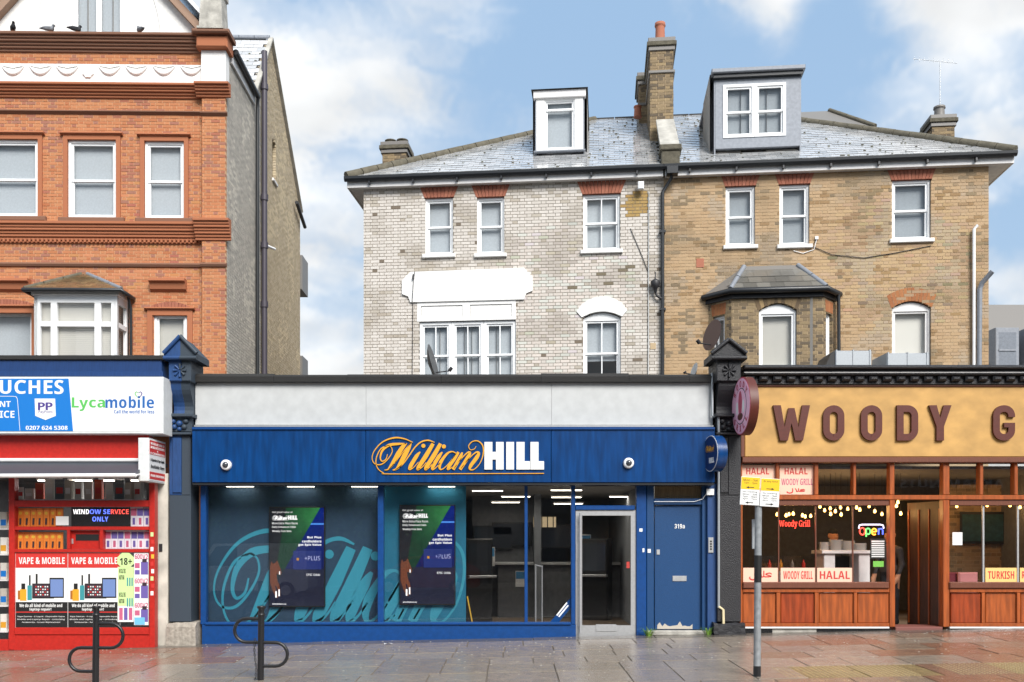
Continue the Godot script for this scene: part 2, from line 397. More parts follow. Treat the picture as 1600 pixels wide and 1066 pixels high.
# ------------------------------------------------------------------ ground
func build_ground() -> void:
	var tilt := atan(0.02)
	var pav := Node3D.new()
	pav.name = "pavement"
	add_child(pav)
	tag(pav, "", "", "", "structure")
	# bed under the slabs
	var g := Geo.new()
	for r in [[-40.0, 40.0, 0.0, 5.65]]:
		g.quad(Vector3(r[0], ground(r[0], r[3]) - 0.012, r[3]), Vector3(r[1], ground(r[1], r[3]) - 0.012, r[3]), Vector3(r[1], ground(r[1], r[2]) - 0.012, r[2]), Vector3(r[0], ground(r[0], r[2]) - 0.012, r[2]))
	put(g, "joint_bed", M.slab_joint, pav)
	var rr := RandomNumberGenerator.new(); rr.seed = 5
	var tones := [lin("9d9082"), lin("998d80"), lin("a09486"), lin("9e9183"), lin("968a7e"), lin("a39789")]
	var warm := [lin("936f5a"), lin("977663"), lin("8f705e"), lin("92806f"), lin("978573")]
	var cache := {}
	# dark patched strip along the shop fronts, then rows of flags
	var z := 0.0
	var row := 0
	var rows := [0.42, 0.62, 0.62, 0.62, 0.62, 0.75, 0.9, 0.6, 0.5]
	var far := Geo.new()
	for dz in rows:
		var x := -10.4 + rr.randf() * 0.5
		while x < 10.2:
			var wd: float = [0.62, 0.75, 0.9, 0.9][rr.randi() % 4] if row > 0 else rr.randf_range(1.1, 2.2)
			var warmth := smoothstep(2.2, 4.5, x + rr.randf_range(-0.8, 0.8)) + smoothstep(-4.6, -5.6, x + rr.randf_range(-0.8, 0.8))
			var c: Color = warm[rr.randi() % 5] if rr.randf() < warmth * 0.75 else tones[rr.randi() % 6]
			if row == 0: c = lin("655e56").lerp(lin("776e64"), rr.randf())
			var tip := rr.randf_range(-0.004, 0.004)
			if row == 6 and (x > 3.2 and x < 4.6 or x > 5.3 and x < 6.2): c = lin("a08d66")
			var key := "%.2f %.2f %s" % [wd, dz, c.to_html()]
			if not cache.has(key):
				var s := Geo.new(); s.col = c
				var b := 0.004
				var hx := wd / 2 - 0.006; var hz: float = dz / 2 - 0.006
				var top := [Vector3(-hx + b, 0, hz - b), Vector3(hx - b, 0, hz - b), Vector3(hx - b, 0, -hz + b), Vector3(-hx + b, 0, -hz + b)]
				var bot := [Vector3(-hx, -0.03, hz), Vector3(hx, -0.03, hz), Vector3(hx, -0.03, -hz), Vector3(-hx, -0.03, -hz)]
				s.quad(top[0], top[1], top[2], top[3])
				for k in 4: s.quad(bot[k], bot[(k + 1) % 4], top[(k + 1) % 4], top[k])
				cache[key] = s.mesh()
			var o := put(cache[key], "paving_slab", M.slab, pav)
			var cx := x + wd / 2; var cz: float = z + dz / 2
			o.position = Vector3(cx, ground(cx, cz) + rr.randf_range(-0.002, 0.003), cz)
			o.rotation = Vector3(atan(0.022) + tip * 0.6, 0, tilt + tip)
			x += wd
		z += dz
		row += 1
	# blistered crossing slabs
	var bl := Geo.new(); bl.col = lin("a08d66")
	for i in 52:
		for j in 13:
			var x := 3.4 + i * 0.066; var zz := 3.70 + j * 0.066
			if x > 5.0 and x < 5.45: continue
			var a := Transform3D(Basis(), Vector3(x, ground(x, zz), zz))
			bl.lathe([Vector2(0.017, 0.0), Vector2(0.013, 0.006), Vector2(0.0, 0.007)], a, 6)
	tag(put(bl, "tactile_blister", M.slab, pav), "", "", "", "stuff")
	# trodden gum and grit
	var gum := Geo.new()
	for i in 420:
		var gx := rr.randf_range(-9.5, 9.5); var gz := rr.randf_range(0.05, 5.0) * rr.randf_range(0.3, 1.0)
		gum.col = lin("d8d2c6") if i % 3 else lin("4a443d")
		var q := rr.randf_range(0.006, 0.02)
		gum.lathe([Vector2(q, 0.0), Vector2(q * 0.8, 0.0025)], Transform3D(Basis(Vector3.UP, rr.randf() * 3.0).scaled(Vector3(1.0, 1.0, rr.randf_range(0.5, 1.0))), Vector3(gx, ground(gx, gz) + 0.003, gz)), 6)
	tag(put(gum, "trodden_gum", M.slab, pav), "", "", "", "stuff")
	# kerb, road, far pavement
	var kerb := Node3D.new(); kerb.name = "kerb"; add_child(kerb); tag(kerb, "", "", "", "structure")
	for i in 24:
		var x := -12.0 + i
		var o := bx(kerb, "kerb_stone", M.old_stone, -0.495, 0.495, -0.2, 0.0, -0.1, 0.1, 0.015)
		o.position = Vector3(x + 0.5, ground(x + 0.5, 5.77), 5.77); o.rotation.z = tilt
	var road := Geo.new()
	road.quad(Vector3(-90, ground(-90, 4.7) - 0.13, 19.6), Vector3(90, ground(90, 4.7) - 0.13, 19.6), Vector3(90, ground(90, 4.7) - 0.13, 5.66), Vector3(-90, ground(-90, 4.7) - 0.13, 5.66))
	tag(put(road, "road", M.asphalt), "", "", "", "structure")
	var fp := Geo.new()
	fp.quad(Vector3(-90, ground(-90, 4.7), 24), Vector3(90, ground(90, 4.7), 24), Vector3(90, ground(90, 4.7), 19.6), Vector3(-90, ground(-90, 4.7), 19.6))
	fp.quad(Vector3(-90, ground(-90, 4.7), 19.6), Vector3(90, ground(90, 4.7), 19.6), Vector3(90, ground(90, 4.7) - 0.14, 19.6), Vector3(-90, ground(-90, 4.7) - 0.14, 19.6))
	tag(put(fp, "far_pavement", M.slab_joint), "", "", "", "structure")
	var gr := Geo.new()
	gr.quad(Vector3(-300, -2.6, 300), Vector3(300, -2.6, 300), Vector3(300, -2.6, -300), Vector3(-300, -2.6, -300))
	tag(put(gr, "ground", M.slab_joint), "", "", "", "structure")

# ------------------------------------------------------------------ brickwork
# holes: [x0, x1, y0, y1, rise]; rise > 0 is a segmental head above y1
func gaps(holes: Array, mid: float, low: float) -> Array:
	var out := []
	for h in holes:
		var y := low if mid > h[3] and h[4] > 0.0 else mid
		if y < h[2] or y > h[3] + h[4]: continue
		var a: float = h[0]; var b: float = h[1]
		if y > h[3]:
			var k := sqrt(clampf(1.0 - (y - h[3]) / h[4], 0.0, 1.0))
			var m := (a + b) / 2.0
			a = m - (m - a) * k; b = m + (b - m) * k
		out.append([a, b])
	return out

func clear_runs(a: float, b: float, blocked: Array) -> Array:
	var runs := [[a, b]]
	for g in blocked:
		var nxt := []
		for r in runs:
			if g[1] <= r[0] or g[0] >= r[1]: nxt.append(r)
			else:
				if g[0] - r[0] > 0.012: nxt.append([r[0], g[0]])
				if r[1] - g[1] > 0.012: nxt.append([g[1], r[1]])
		runs = nxt
	return runs

# lays a wall in Flemish bond on the parent's plane z = 0; paint(x, y, rng) gives a linear colour
func brick_wall(parent: Node3D, x0: float, x1: float, y0: float, y1: float, holes: Array, paint: Callable, mortar: Material, sd: int, single := 300, near := Vector2.ZERO, top: Variant = null) -> void:
	var r := RandomNumberGenerator.new(); r.seed = sd
	var rest := Geo.new(); var bed := Geo.new()
	var pick := []
	var course := 0.075
	var row := int(floor(y0 / course))
	while row * course < y1 - 0.02:
		var ya := row * course; var yb := ya + 0.063
		var xe0 := x0; var xe1 := x1
		if top != null:
			var lim: Array = top.call(ya + 0.04)
			xe0 = maxf(x0, lim[0]); xe1 = minf(x1, lim[1])
			if xe1 - xe0 < 0.03: row += 1; continue
		var block := gaps(holes, ya + 0.035, ya - 0.004)
		for q in clear_runs(xe0, xe1, block):
			bed.quad(Vector3(q[0], ya - 0.012, -0.005), Vector3(q[1], ya - 0.012, -0.005), Vector3(q[1], ya + 0.063, -0.005), Vector3(q[0], ya + 0.063, -0.005))
		var x := floorf(x0 / 0.3375) * 0.3375 - 0.3375 + (0.16875 if row % 2 else 0.0)
		var k := 0
		while x < xe1:
			var w := 0.2125 if k % 2 == 0 else 0.1
			for q in clear_runs(maxf(x, xe0), minf(x + w, xe1), block):
				if q[1] - q[0] < 0.02: continue
				var c: Color = paint.call((q[0] + q[1]) / 2, ya, r)
				var out := r.randf_range(0.0, 0.005)
				if q[1] - q[0] > 0.2124: pick.append([Vector2(q[0], ya).distance_to(near), q[0], ya, out, c])
				else:
					rest.col = c
					rest.box(q[0], q[1], ya, yb, -0.1, out, false)
			x += w + 0.0125
			k += 1
		row += 1
	pick.sort_custom(func(a, b): return a[0] < b[0])
	var cache := {}
	for i in pick.size():
		var b: Array = pick[i]
		var c: Color = b[4]
		if i >= single:
			rest.col = c
			rest.box(b[1], b[1] + 0.2125, b[2], b[2] + 0.063, -0.1, b[3], false)
			continue
		var s := c.linear_to_srgb()
		c = Color(snappedf(s.r, 0.04), snappedf(s.g, 0.04), snappedf(s.b, 0.04)).srgb_to_linear()
		if not cache.has(c):
			var g := Geo.new(); g.col = c
			g.box(0, 0.2125, 0, 0.063, -0.1, 0.0)
			cache[c] = g.mesh()
		var o := put(cache[c], "brick", M.brick, parent)
		o.position = Vector3(b[1], b[2], b[3])
	put(bed, "mortar", mortar, parent)
	tag(put(rest, "brickwork", M.brick, parent), "", "", "", "stuff")

func voussoirs(parent: Node3D, x0: float, x1: float, y: float, rise: float, deep: float, paint: Callable, sd: int, splay := 0.5, proud := 0.004) -> void:   # gauged brick arch; rise 0 is a flat arch
	var r := RandomNumberGenerator.new(); r.seed = sd
	var g := Geo.new()
	var n := int((x1 - x0) / 0.072)
	var m := (x0 + x1) / 2
	var hw := (x1 - x0) / 2
	for i in n:
		var p := []
		for e in [float(i) / n + 0.004 / (x1 - x0), float(i + 1) / n - 0.004 / (x1 - x0)]:
			var t: float = e * 2.0 - 1.0
			var ax := m + t * hw
			var ay := y + rise * (1.0 - t * t)
			var d := Vector2(t * splay, 1.0)
			p.append(Vector2(ax, ay)); p.append(Vector2(ax, ay) + d * (deep / (1.0 if rise == 0.0 else d.length())))
		g.col = paint.call(p[0].x, p[0].y, r)
		g.prism(PackedVector2Array([p[0], p[2], p[3], p[1]]), -0.09, proud)
	tag(put(g, "brick_arch", M.brick, parent), "", "", "", "stuff")

# sash window in its opening. lights: columns in each sash
func sash(o: Node3D, x0: float, x1: float, y0: float, y1: float, opt := {}) -> Node3D:
	var win := node("window", o)
	var m: Material = opt.get("mat", M.upvc)
	var fw: float = opt.get("fw", 0.05)
	var dz: float = opt.get("z", -0.07)
	var rise: float = opt.get("rise", 0.0)
	var mid: float = lerpf(y0, y1, opt.get("mid", 0.5))
	var cols: int = opt.get("cols", 1)
	var glass: Material = opt.get("glass", M.house_glass)
	var g := Geo.new()
	g.plate([x0, x0 + fw, x1 - fw, x1], [y0, y0 + fw, y1 - fw, y1], [[1, 1]], dz - 0.09, dz)
	if rise > 0.0:
		var pl := PackedVector2Array()
		for i in 13:
			var t := i / 6.0 - 1.0
			pl.append(Vector2(lerpf(x0, x1, i / 12.0), y1 + rise * (1 - t * t)))
		pl.append(Vector2(x1, y1 - 0.001)); pl.append(Vector2(x0, y1 - 0.001))
		g.prism(pl, dz - 0.09, dz)
	put(g, "frame", m, win)
	var halves := [[mid - 0.02, y1 - fw, -0.015], [y0 + fw, mid + 0.02, -0.045]]
	if opt.get("fixed"): halves = [[y0 + fw, y1 - fw, -0.02]]
	for hv in halves:
		var s := Geo.new()
		var sx0 := x0 + fw; var sx1 := x1 - fw
		var xs := [sx0]; var open := []
		var cw := (sx1 - sx0) / cols
		var sw: float = opt.get("sw", 0.045)
		for i in cols:
			xs.append(sx0 + cw * i + (sw if i == 0 else 0.012)); xs.append(sx0 + cw * (i + 1) - (sw if i == cols - 1 else 0.012))
			open.append([i * 2 + 1 - (0), 1])
		xs.append(sx1)
		# columns: stile, light, bar, light, stile
		var ys: Array = [hv[0], hv[0] + sw, hv[1] - sw, hv[1]]
		var xl := [xs[0]]
		var op := []
		for i in cols:
			xl.append(xs[1 + i * 2]); op.append([xl.size() - 1, 1]); xl.append(xs[2 + i * 2])
		xl.append(sx1)
		s.plate(xl, ys, op, dz - 0.06 + hv[2], dz - 0.015 + hv[2])
		put(s, "sash", m, win)
		var p := Geo.new()
		var zz: float = dz - 0.045 + hv[2]
		p.quad(Vector3(sx0 + 0.01, hv[0] + 0.01, zz), Vector3(sx1 - 0.01, hv[0] + 0.01, zz), Vector3(sx1 - 0.01, hv[1] - 0.01, zz), Vector3(sx0 + 0.01, hv[1] - 0.01, zz))
		put(p, "pane", glass, win)
	if opt.has("blind"):     # share of the opening that the blind covers, from the top
		var yb: float = lerpf(y1 - fw, y0 + fw, opt.blind)
		if opt.get("slats"):
			var s := Geo.new()
			var y := y1 - fw - 0.02
			while y > yb:
				s.obox(Transform3D(Basis(Vector3.RIGHT, 0.3), Vector3((x0 + x1) / 2, y, dz - 0.17)), Vector3(x1 - x0 - 2 * fw, 0.042, 0.003))
				y -= 0.043
			tag(put(s, "blind_slats", opt.get("bmat", M.blind), win), "", "", "", "stuff")
		else:
			bx(win, "blind", opt.get("bmat", M.blind), x0 + fw, x1 - fw, yb, y1 - fw, dz - 0.18, dz - 0.165)
	# the room behind
	var room := Geo.new()
	var zb := dz - 1.6
	room.quad(Vector3(x0 - 0.3, y0 - 0.3, zb), Vector3(x1 + 0.3, y0 - 0.3, zb), Vector3(x1 + 0.3, y1 + 0.3, zb), Vector3(x0 - 0.3, y1 + 0.3, zb))
	room.quad(Vector3(x0 - 0.3, y0 - 0.3, dz - 0.1), Vector3(x0 - 0.3, y0 - 0.3, zb), Vector3(x0 - 0.3, y1 + 0.3, zb), Vector3(x0 - 0.3, y1 + 0.3, dz - 0.1))
	room.quad(Vector3(x1 + 0.3, y0 - 0.3, zb), Vector3(x1 + 0.3, y0 - 0.3, dz - 0.1), Vector3(x1 + 0.3, y1 + 0.3, dz - 0.1), Vector3(x1 + 0.3, y1 + 0.3, zb))
	room.quad(Vector3(x0 - 0.3, y0 - 0.3, dz - 0.1), Vector3(x1 + 0.3, y0 - 0.3, dz - 0.1), Vector3(x1 + 0.3, y0 - 0.3, zb), Vector3(x0 - 0.3, y0 - 0.3, zb))
	room.quad(Vector3(x0 - 0.3, y1 + 0.3, zb), Vector3(x1 + 0.3, y1 + 0.3, zb), Vector3(x1 + 0.3, y1 + 0.3, dz - 0.1), Vector3(x0 - 0.3, y1 + 0.3, dz - 0.1))
	put(room, "room", M.room, win)
	if opt.has("sill"):
		var e: float = opt.sill
		bx(win, "sill", opt.get("smat", M.white_paint), x0 - e, x1 + e, y0 - 0.085, y0 + 0.004, dz - 0.05, 0.07, 0.012)
	return win

# slates on the plane through a (eave start), along ux for the eave and up the slope uy; keep(s, t) says where there is roof
func slates(parent: Node3D, a: Vector3, ux: Vector3, uy: Vector3, wide: float, high: float, keep: Callable, sd: int, single := 300, tone := ["d8d9da", "d2d3d4", "dddddd", "e0e0e0", "c0c2c3"], sw := 0.26, sh := 0.2) -> void:
	var r := RandomNumberGenerator.new(); r.seed = sd
	var nn := ux.cross(uy).normalized()
	var rest := Geo.new()
	var pool := []
	for t in tone:
		var g := Geo.new(); g.col = lin(t)
		var b := Basis(ux, uy, nn) * Basis(Vector3.RIGHT, -0.045)
		g.obox(Transform3D(b, Vector3.ZERO), Vector3(sw - 0.006, sh + 0.05, 0.006))
		pool.append(g.mesh())
	var n := 0
	for j in int(high / sh):
		for i in range(-1, int(wide / sw) + 1):
			var s := (i + (0.5 if j % 2 else 0.0)) * sw + sw / 2; var t := j * sh + sh / 2
			if not keep.call(s, t): continue
			var p := a + ux * s + uy * t + nn * (0.012 + r.randf() * 0.004)
			var tt := r.randi() % pool.size()
			if r.randf() < 0.04: tt = pool.size() - 1
			if n < single and j < 12:
				var o := put(pool[tt], "slate", M.slate, parent)
				o.position = p; n += 1
			else:
				rest.col = lin(tone[tt])
				rest.obox(Transform3D(Basis(ux, uy, nn) * Basis(Vector3.RIGHT, -0.045), p), Vector3(sw - 0.006, sh + 0.05, 0.006))
	if high > 3.0:
		var moss := Geo.new()
		for i in int(wide * high * 4.0):
			var s := r.randf() * wide; var t := r.randf() * high
			if not keep.call(s, t): continue
			t = floorf(t / sh) * sh + 0.01
			moss.col = lin("3d3b2c").lerp(lin("6b6a3c"), r.randf() * r.randf())
			var q := r.randf_range(0.008, 0.026)
			moss.obox(Transform3D(Basis(ux, uy, nn) * Basis(Vector3(0, 0, 1), r.randf()), a + ux * s + uy * t + nn * 0.025), Vector3(q * 2.0, q * 1.5, 0.02))
		tag(put(moss, "moss", M.brick, parent), "", "", "", "stuff")
	if rest.v.size(): tag(put(rest, "slating", M.slate, parent), "", "", "", "stuff")

var blot := FastNoiseLite.new()

func paint_pale(x: float, y: float, r: RandomNumberGenerator) -> Color:
	var k := blot.get_noise_2d(x * 1.3, y * 1.3)
	var c := lin("eae3da").lerp(lin("dcd4ca"), r.randf())
	c = c.lerp(lin("aea393"), clampf(k * 1.2, 0.0, 0.5))
	if r.randf() < 0.04 + maxf(0.0, k) * 0.3 + (0.2 if y > 9.6 else 0.0): c = lin("cfc6b8").lerp(lin("bdb2a2"), r.randf())
	if r.randf() < 0.012: c = lin("857868")
	if Vector2((x - 6.5) / 0.32, (y - 9.5) / 0.34).length() < 0.75 + r.randf() * 0.35: c = lin("c3a468").lerp(lin("b3925c"), r.randf())   # bare stock brick where the paint has come off
	return c

func paint_stock(x: float, y: float, r: RandomNumberGenerator) -> Color:
	var k := blot.get_noise_2d(x * 1.1 + 50.0, y * 1.1)
	var c := lin("c8a985").lerp(lin("c0a07a"), r.randf())
	c = c.lerp(lin("d3b690"), r.randf() * 0.5)
	if r.randf() < 0.07 + clampf(blot.get_noise_2d(x * 0.9, y * 7.0 + 20.0) * 0.5, 0.0, 0.25): c = lin("a98a64")
	c = c.lerp(lin("b9ad9c"), clampf(blot.get_noise_2d(x * 1.6 + 11.0, y * 1.6 - 40.0) * 2.2 - 0.25, 0.0, 0.55))
	var soot := clampf(0.3 - x * 0.2, 0.0, 0.35) + clampf(k * 0.9, 0.0, 0.3) + (0.12 if y > 9.4 else 0.0)
	c = c.lerp(lin("8a7860"), clampf(k * 1.2, 0.0, 0.4))
	if r.randf() < soot * 0.6: c = lin("a08c70").lerp(lin("8d7b63"), r.randf())
	return c

func paint_bay(x: float, y: float, r: RandomNumberGenerator) -> Color:
	var c := lin("a8926f").lerp(lin("897860"), r.randf())
	if r.randf() < 0.25: c = lin("6f6352")
	return c

func paint_rubbed(_x: float, _y: float, r: RandomNumberGenerator) -> Color:
	return lin("b8765f").lerp(lin("a86852"), r.randf())

func paint_bay_arch(_x: float, _y: float, r: RandomNumberGenerator) -> Color:
	return lin("b59a70").lerp(lin("6d5c48"), r.randf())

func paint_tan_arch(_x: float, _y: float, r: RandomNumberGenerator) -> Color:
	return lin("bd7f52").lerp(lin("a96c46"), r.randf())

func hole(r: Variant, rise := 0.0) -> Array: return [r[0], r[1], r[2], r[3], rise]

func ridge_run(parent: Node3D, called: String, m: Material, a: Vector3, b: Vector3, rad := 0.1) -> void:
	var n := int(a.distance_to(b) / 0.42)
	for i in n:
		var g := Geo.new()
		var p := a.lerp(b, (i + 0.02) / n); var q := a.lerp(b, (i + 0.98) / n)
		g.tube([p, q], rad * (1.0 if i % 2 else 0.97), 8)
		put(g, called, m, parent)

func bracket_gutter(o: Node3D, x0: float, x1: float, y: float, z: float) -> void:
	var gut := node("gutter", o)
	var g := Geo.new()
	g.sweep_x([Vector2(z - 0.06, y + 0.06), Vector2(z + 0.07, y + 0.06), Vector2(z + 0.065, y), Vector2(z + 0.03, y - 0.045), Vector2(z - 0.03, y - 0.045), Vector2(z - 0.06, y)], x0, x1)
	put(g, "trough", M.black_gutter, gut)
	var x := x0 + 0.6
	while x < x1:
		bx(gut, "bracket", M.black_gutter, x - 0.02, x + 0.02, y - 0.12, y - 0.047, z - 0.07, z + 0.02)
		x += 1.05

func chimney_stack(o: Node3D, at: Vector3, wide: float, deep: float, high: float, paint: Callable, sd: int, caps := true) -> Node3D:
	var c := node("chimney", o)
	c.position = at
	for f in [[Vector3(-wide / 2, 0, deep / 2), 0.0, wide], [Vector3(-wide / 2, 0, -deep / 2), -PI / 2, deep], [Vector3(wide / 2, 0, deep / 2), PI / 2, deep]]:
		var s := Node3D.new(); s.name = "face"
		s.position = f[0]; s.rotation.y = f[1]
		c.add_child(s, true)
		# faces are laid flat, then turned into place by baking their transform
		brick_wall(s, 0, f[2], 0, high, [], paint, M.mortar_tan, sd + int(f[1] * 10), 0)
		for k in s.get_children():
			s.remove_child(k); c.add_child(k, true); k.transform = s.transform * k.transform
		c.remove_child(s); s.free()
	if caps:
		for k in 3:
			var e: float = [0.04, 0.08, 0.05][k]
			bx(c, "oversailing_course", M.moss_stone if k == 1 else M.bay_slate, -wide / 2 - e, wide / 2 + e, high - 0.28 + k * 0.11, high - 0.175 + k * 0.11, -deep / 2 - e, deep / 2 + e, 0.01)
		bx(c, "oversailing_course", M.bay_slate, -wide / 2 - 0.04, wide / 2 + 0.04, high - 0.85, high - 0.78, -deep / 2 - 0.04, deep / 2 + 0.04, 0.01)
	return c

func pot(c: Node3D, p: Vector3, r: float, h: float, m: Material) -> void:
	var g := Geo.new()
	g.lathe([Vector2(r * 1.12, 0), Vector2(r * 1.12, h * 0.08), Vector2(r, h * 0.1), Vector2(r * 0.88, h * 0.85), Vector2(r * 1.08, h * 0.87), Vector2(r * 1.08, h * 0.92), Vector2(r * 0.98, h * 0.94), Vector2(r * 1.05, h), Vector2(r * 0.75, h), Vector2(r * 0.7, h * 0.8)], Transform3D(Basis(), p), 14)
	put(g, "chimney_pot", m, c)

func build_pair() -> void:
	blot.noise_type = FastNoiseLite.TYPE_SIMPLEX_SMOOTH; blot.frequency = 0.5; blot.fractal_octaves = 4; blot.seed = 8
	mat("bay_slate", srgb("85817c"), 0.5, {"tex": M.brick.albedo_texture, "tri": 1.2})
	mat("terracotta", srgb("b9755c"), 0.85, {"tex": M.brick.albedo_texture, "tri": 2.0})
	mat("hood", srgb("f2f1ee"), 0.8, {"tex": M.white_paint.albedo_texture, "tri": 0.7})
	var yaw := -0.0976
	var a := thing("painted_brick_house", "house of peeling white-painted brick with a small white dormer, behind the blue betting shop", "house", Vector3(-3.56, 0, -6.6), yaw)
	var xp := L(a, 1037, 400).x
	var b := thing("yellow_brick_house", "house of yellow stock brick with a wide grey dormer and slate-roofed bay, behind the restaurant", "house", a.transform * Vector3(xp, 0, 0), yaw)
	var xe := L(b, 1545, 400).x
	var ye := L(a, 1050, 262, 0.22).y          # eaves
	var yw := ye - 0.1
	var yr := L(a, 1050, 184, -4.6).y         # ridge
	# ---- painted house, front
	var w1 := rect(a, 664, 309, 708, 398, 0); var w2 := rect(a, 745, 308, 788, 397, 0); var w3 := rect(a, 911, 303, 969, 391, 0)
	var tri := rect(a, 655, 502, 806, 640, 0); var arc := rect(a, 911, 497, 970, 640, 0)
	var panel := rect(a, 652, 470, 806, 501, 0)
	var holes := [hole(w1), hole(w2), hole(w3), hole([tri[0], tri[1], tri[2], panel[3]]), hole(arc, 0.14)]
	for w in [w1, w2, w3]: holes.append([w[0] - 0.02, w[1] + 0.02, w[3], w[3] + 0.30, 0.0])
	brick_wall(a, 0, xp, 4.3, yw, holes, paint_pale, M.mortar_pale, 101, 300, Vector2(4.6, 7.3))
	bx(a, "lower_wall", M.lime_render, 0, xp, -0.5, 4.29, -0.3, -0.01)
	bx(a, "side_wall", M.mortar_pale, 0, 0.11, -0.5, yw, -9.0, -0.105)
	bx(a, "back_wall", M.mortar_pale, 0.12, xp, -0.5, yw, -9.2, -9.0)
	for w in [w1, w2, w3]:
		voussoirs(a, w[0] - 0.02, w[1] + 0.02, w[3] + 0.01, 0.0, 0.31, paint_rubbed, 7, 0.42, 0.009)
	sash(a, w1[0], w1[1], w1[2], w1[3], {"sill": 0.06, "blind": 0.98}); sash(a, w2[0], w2[1], w2[2], w2[3], {"sill": 0.06, "blind": 0.98})
	sash(a, w3[0], w3[1], w3[2], w3[3], {"sill": 0.06, "cols": 2, "blind": 0.93})
	var tw := (tri[1] - tri[0]) / 3
	for i in 3: sash(a, tri[0] + tw * i + 0.003, tri[0] + tw * (i + 1) - 0.003, tri[2], tri[3], {"cols": 2, "mid": 0.62, "fw": 0.065, "blind": 0.95, "z": -0.05})
	sash(a, arc[0], arc[1], arc[2], arc[3], {"cols": 2, "mid": 0.62, "rise": 0.13, "blind": 0.45})
	# painted tablet over the triple window
	var tb := rect(a, 628, 421, 832, 470, 0.05)
	var q := 0.2
	var pl := PackedVector2Array([Vector2(tb[0] + q, tb[2]), Vector2(tb[1] - q, tb[2]), Vector2(tb[1] - q * 0.75, tb[2] + q * 0.7), Vector2(tb[1], tb[2] + q), Vector2(tb[1], tb[3] - q * 1.1), Vector2(tb[1] - q * 0.5, tb[3] - q * 0.6), Vector2(tb[1] - q, tb[3]), Vector2(tb[0] + q, tb[3] - 0.02), Vector2(tb[0] + q * 0.5, tb[3] - q * 0.6), Vector2(tb[0], tb[3] - q * 1.1), Vector2(tb[0], tb[2] + q), Vector2(tb[0] + q * 0.75, tb[2] + q * 0.7)])
	var g := Geo.new(); g.prism(pl, -0.02, 0.05)
	put(g, "stucco_tablet", M.hood, a, "large white painted tablet with notched corners")
	g = Geo.new()
	var pm := (panel[0] + panel[1]) / 2
	g.plate([panel[0], panel[0] + 0.09, pm - 0.09, pm + 0.09, panel[1] - 0.09, panel[1]], [panel[2], panel[2] + 0.07, panel[3] - 0.1, panel[3]], [[1, 1], [3, 1]], -0.09, 0.012)
	var pn := put(g, "window_head_panel", M.hood, a)
	for k in [[panel[0] + 0.095, pm - 0.095], [pm + 0.095, panel[1] - 0.095]]: bx(pn, "sunk_panel", M.hood, k[0], k[1], panel[2] + 0.075, panel[3] - 0.105, -0.08, -0.012, 0.01)
	# arched hood
	var hd := PackedVector2Array()
	var am := (arc[0] + arc[1]) / 2; var ah := (arc[1] - arc[0]) / 2
	for i in 13:
		var t := i / 6.0 - 1.0
		hd.append(Vector2(am + t * (ah + 0.03), arc[3] + 0.02 + 0.13 * (1 - t * t)))
	hd.append(Vector2(am + ah + 0.15, arc[3] + 0.16))
	for i in 9:
		var t := 1.0 - i / 4.0
		hd.append(Vector2(am + t * (ah + 0.1) * 0.86, arc[3] + 0.33 + 0.17 * (1 - t * t)))
	hd.append(Vector2(am - ah - 0.15, arc[3] + 0.16))
	g = Geo.new(); g.prism(hd, -0.08, 0.03)
	put(g, "stucco_hood", M.hood, a, "white painted arched hood")
	# ---- yellow house, front
	var v1 := rect(b, 1134, 291, 1180, 384, 0); var v2 := rect(b, 1218, 288, 1265, 383, 0); var v3 := rect(b, 1394, 281, 1455, 374, 0)
	var v4 := rect(b, 1394, 482, 1455, 600, 0)
	holes = [hole(v1), hole(v2), hole(v3), hole(v4, 0.16)]
	for w in [v1, v2, v3]: holes.append([w[0] - 0.02, w[1] + 0.02, w[3], w[3] + 0.30, 0.0])
	var bay0 := L(b, 1112, 500, 0).x; var bay1 := L(b, 1300, 500, 0).x
	brick_wall(b, 0, xe, 4.3, yw, holes, paint_stock, M.mortar_tan, 202, 300, Vector2(5.2, 8.0))
	bx(b, "lower_wall", M.mortar_tan, 0, xe, -0.5, 4.29, -0.3, -0.01)
	bx(b, "side_wall", M.mortar_tan, xe - 0.11, xe, -0.5, yw, -9.0, -0.105)
	bx(b, "back_wall", M.mortar_tan, 0, xe - 0.12, -0.5, yw, -9.2, -9.0)
	for w in [v1, v2, v3]:
		voussoirs(b, w[0] - 0.02, w[1] + 0.02, w[3] + 0.01, 0.0, 0.31, paint_rubbed, 9, 0.38, 0.009)
		sash(b, w[0], w[1], w[2], w[3], {"sill": 0.06, "slats": true, "blind": 0.97, "bmat": M.blind})
	sash(b, v4[0], v4[1], v4[2], v4[3], {"rise": 0.15, "blind": 0.86, "bmat": M.blind_cream, "mat": M.white_board, "mid": 0.35})
	voussoirs(b, v4[0] - 0.02, v4[1] + 0.02, v4[3] + 0.01, 0.16, 0.3, paint_tan_arch, 11, 0.35)
	# ---- canted bay
	var bay := node("bay", b, "canted bay of sooty brick under a slate roof")
	var fr := rect(b, 1143, 472, 1287, 640, 0.43)
	var yb := L(b, 1215, 452, 0.43).y
	var cl := fr[0] - L(b, 1107, 500, 0).x; var cg := L(b, 1303, 500, 0).x - fr[1]
	var fw := rect(b, 1186, 486, 1245, 640, 0.43)
	var faces := [[Vector3(fr[0], 0, 0.43), 0.0, fr[1] - fr[0], [fw[0] - fr[0], fw[1] - fr[0], fw[2], fw[3], 0.17]],
		[Vector3(fr[0] - cl, 0, 0.0), atan2(-0.43, cl), sqrt(cl * cl + 0.43 * 0.43), [0.12, 0.45, fw[2], fw[3] - 0.02, 0.0]],
		[Vector3(fr[1], 0, 0.43), atan2(0.43, cg), sqrt(cg * cg + 0.43 * 0.43), [0.12, 0.45, fw[2], fw[3] - 0.02, 0.0]]]
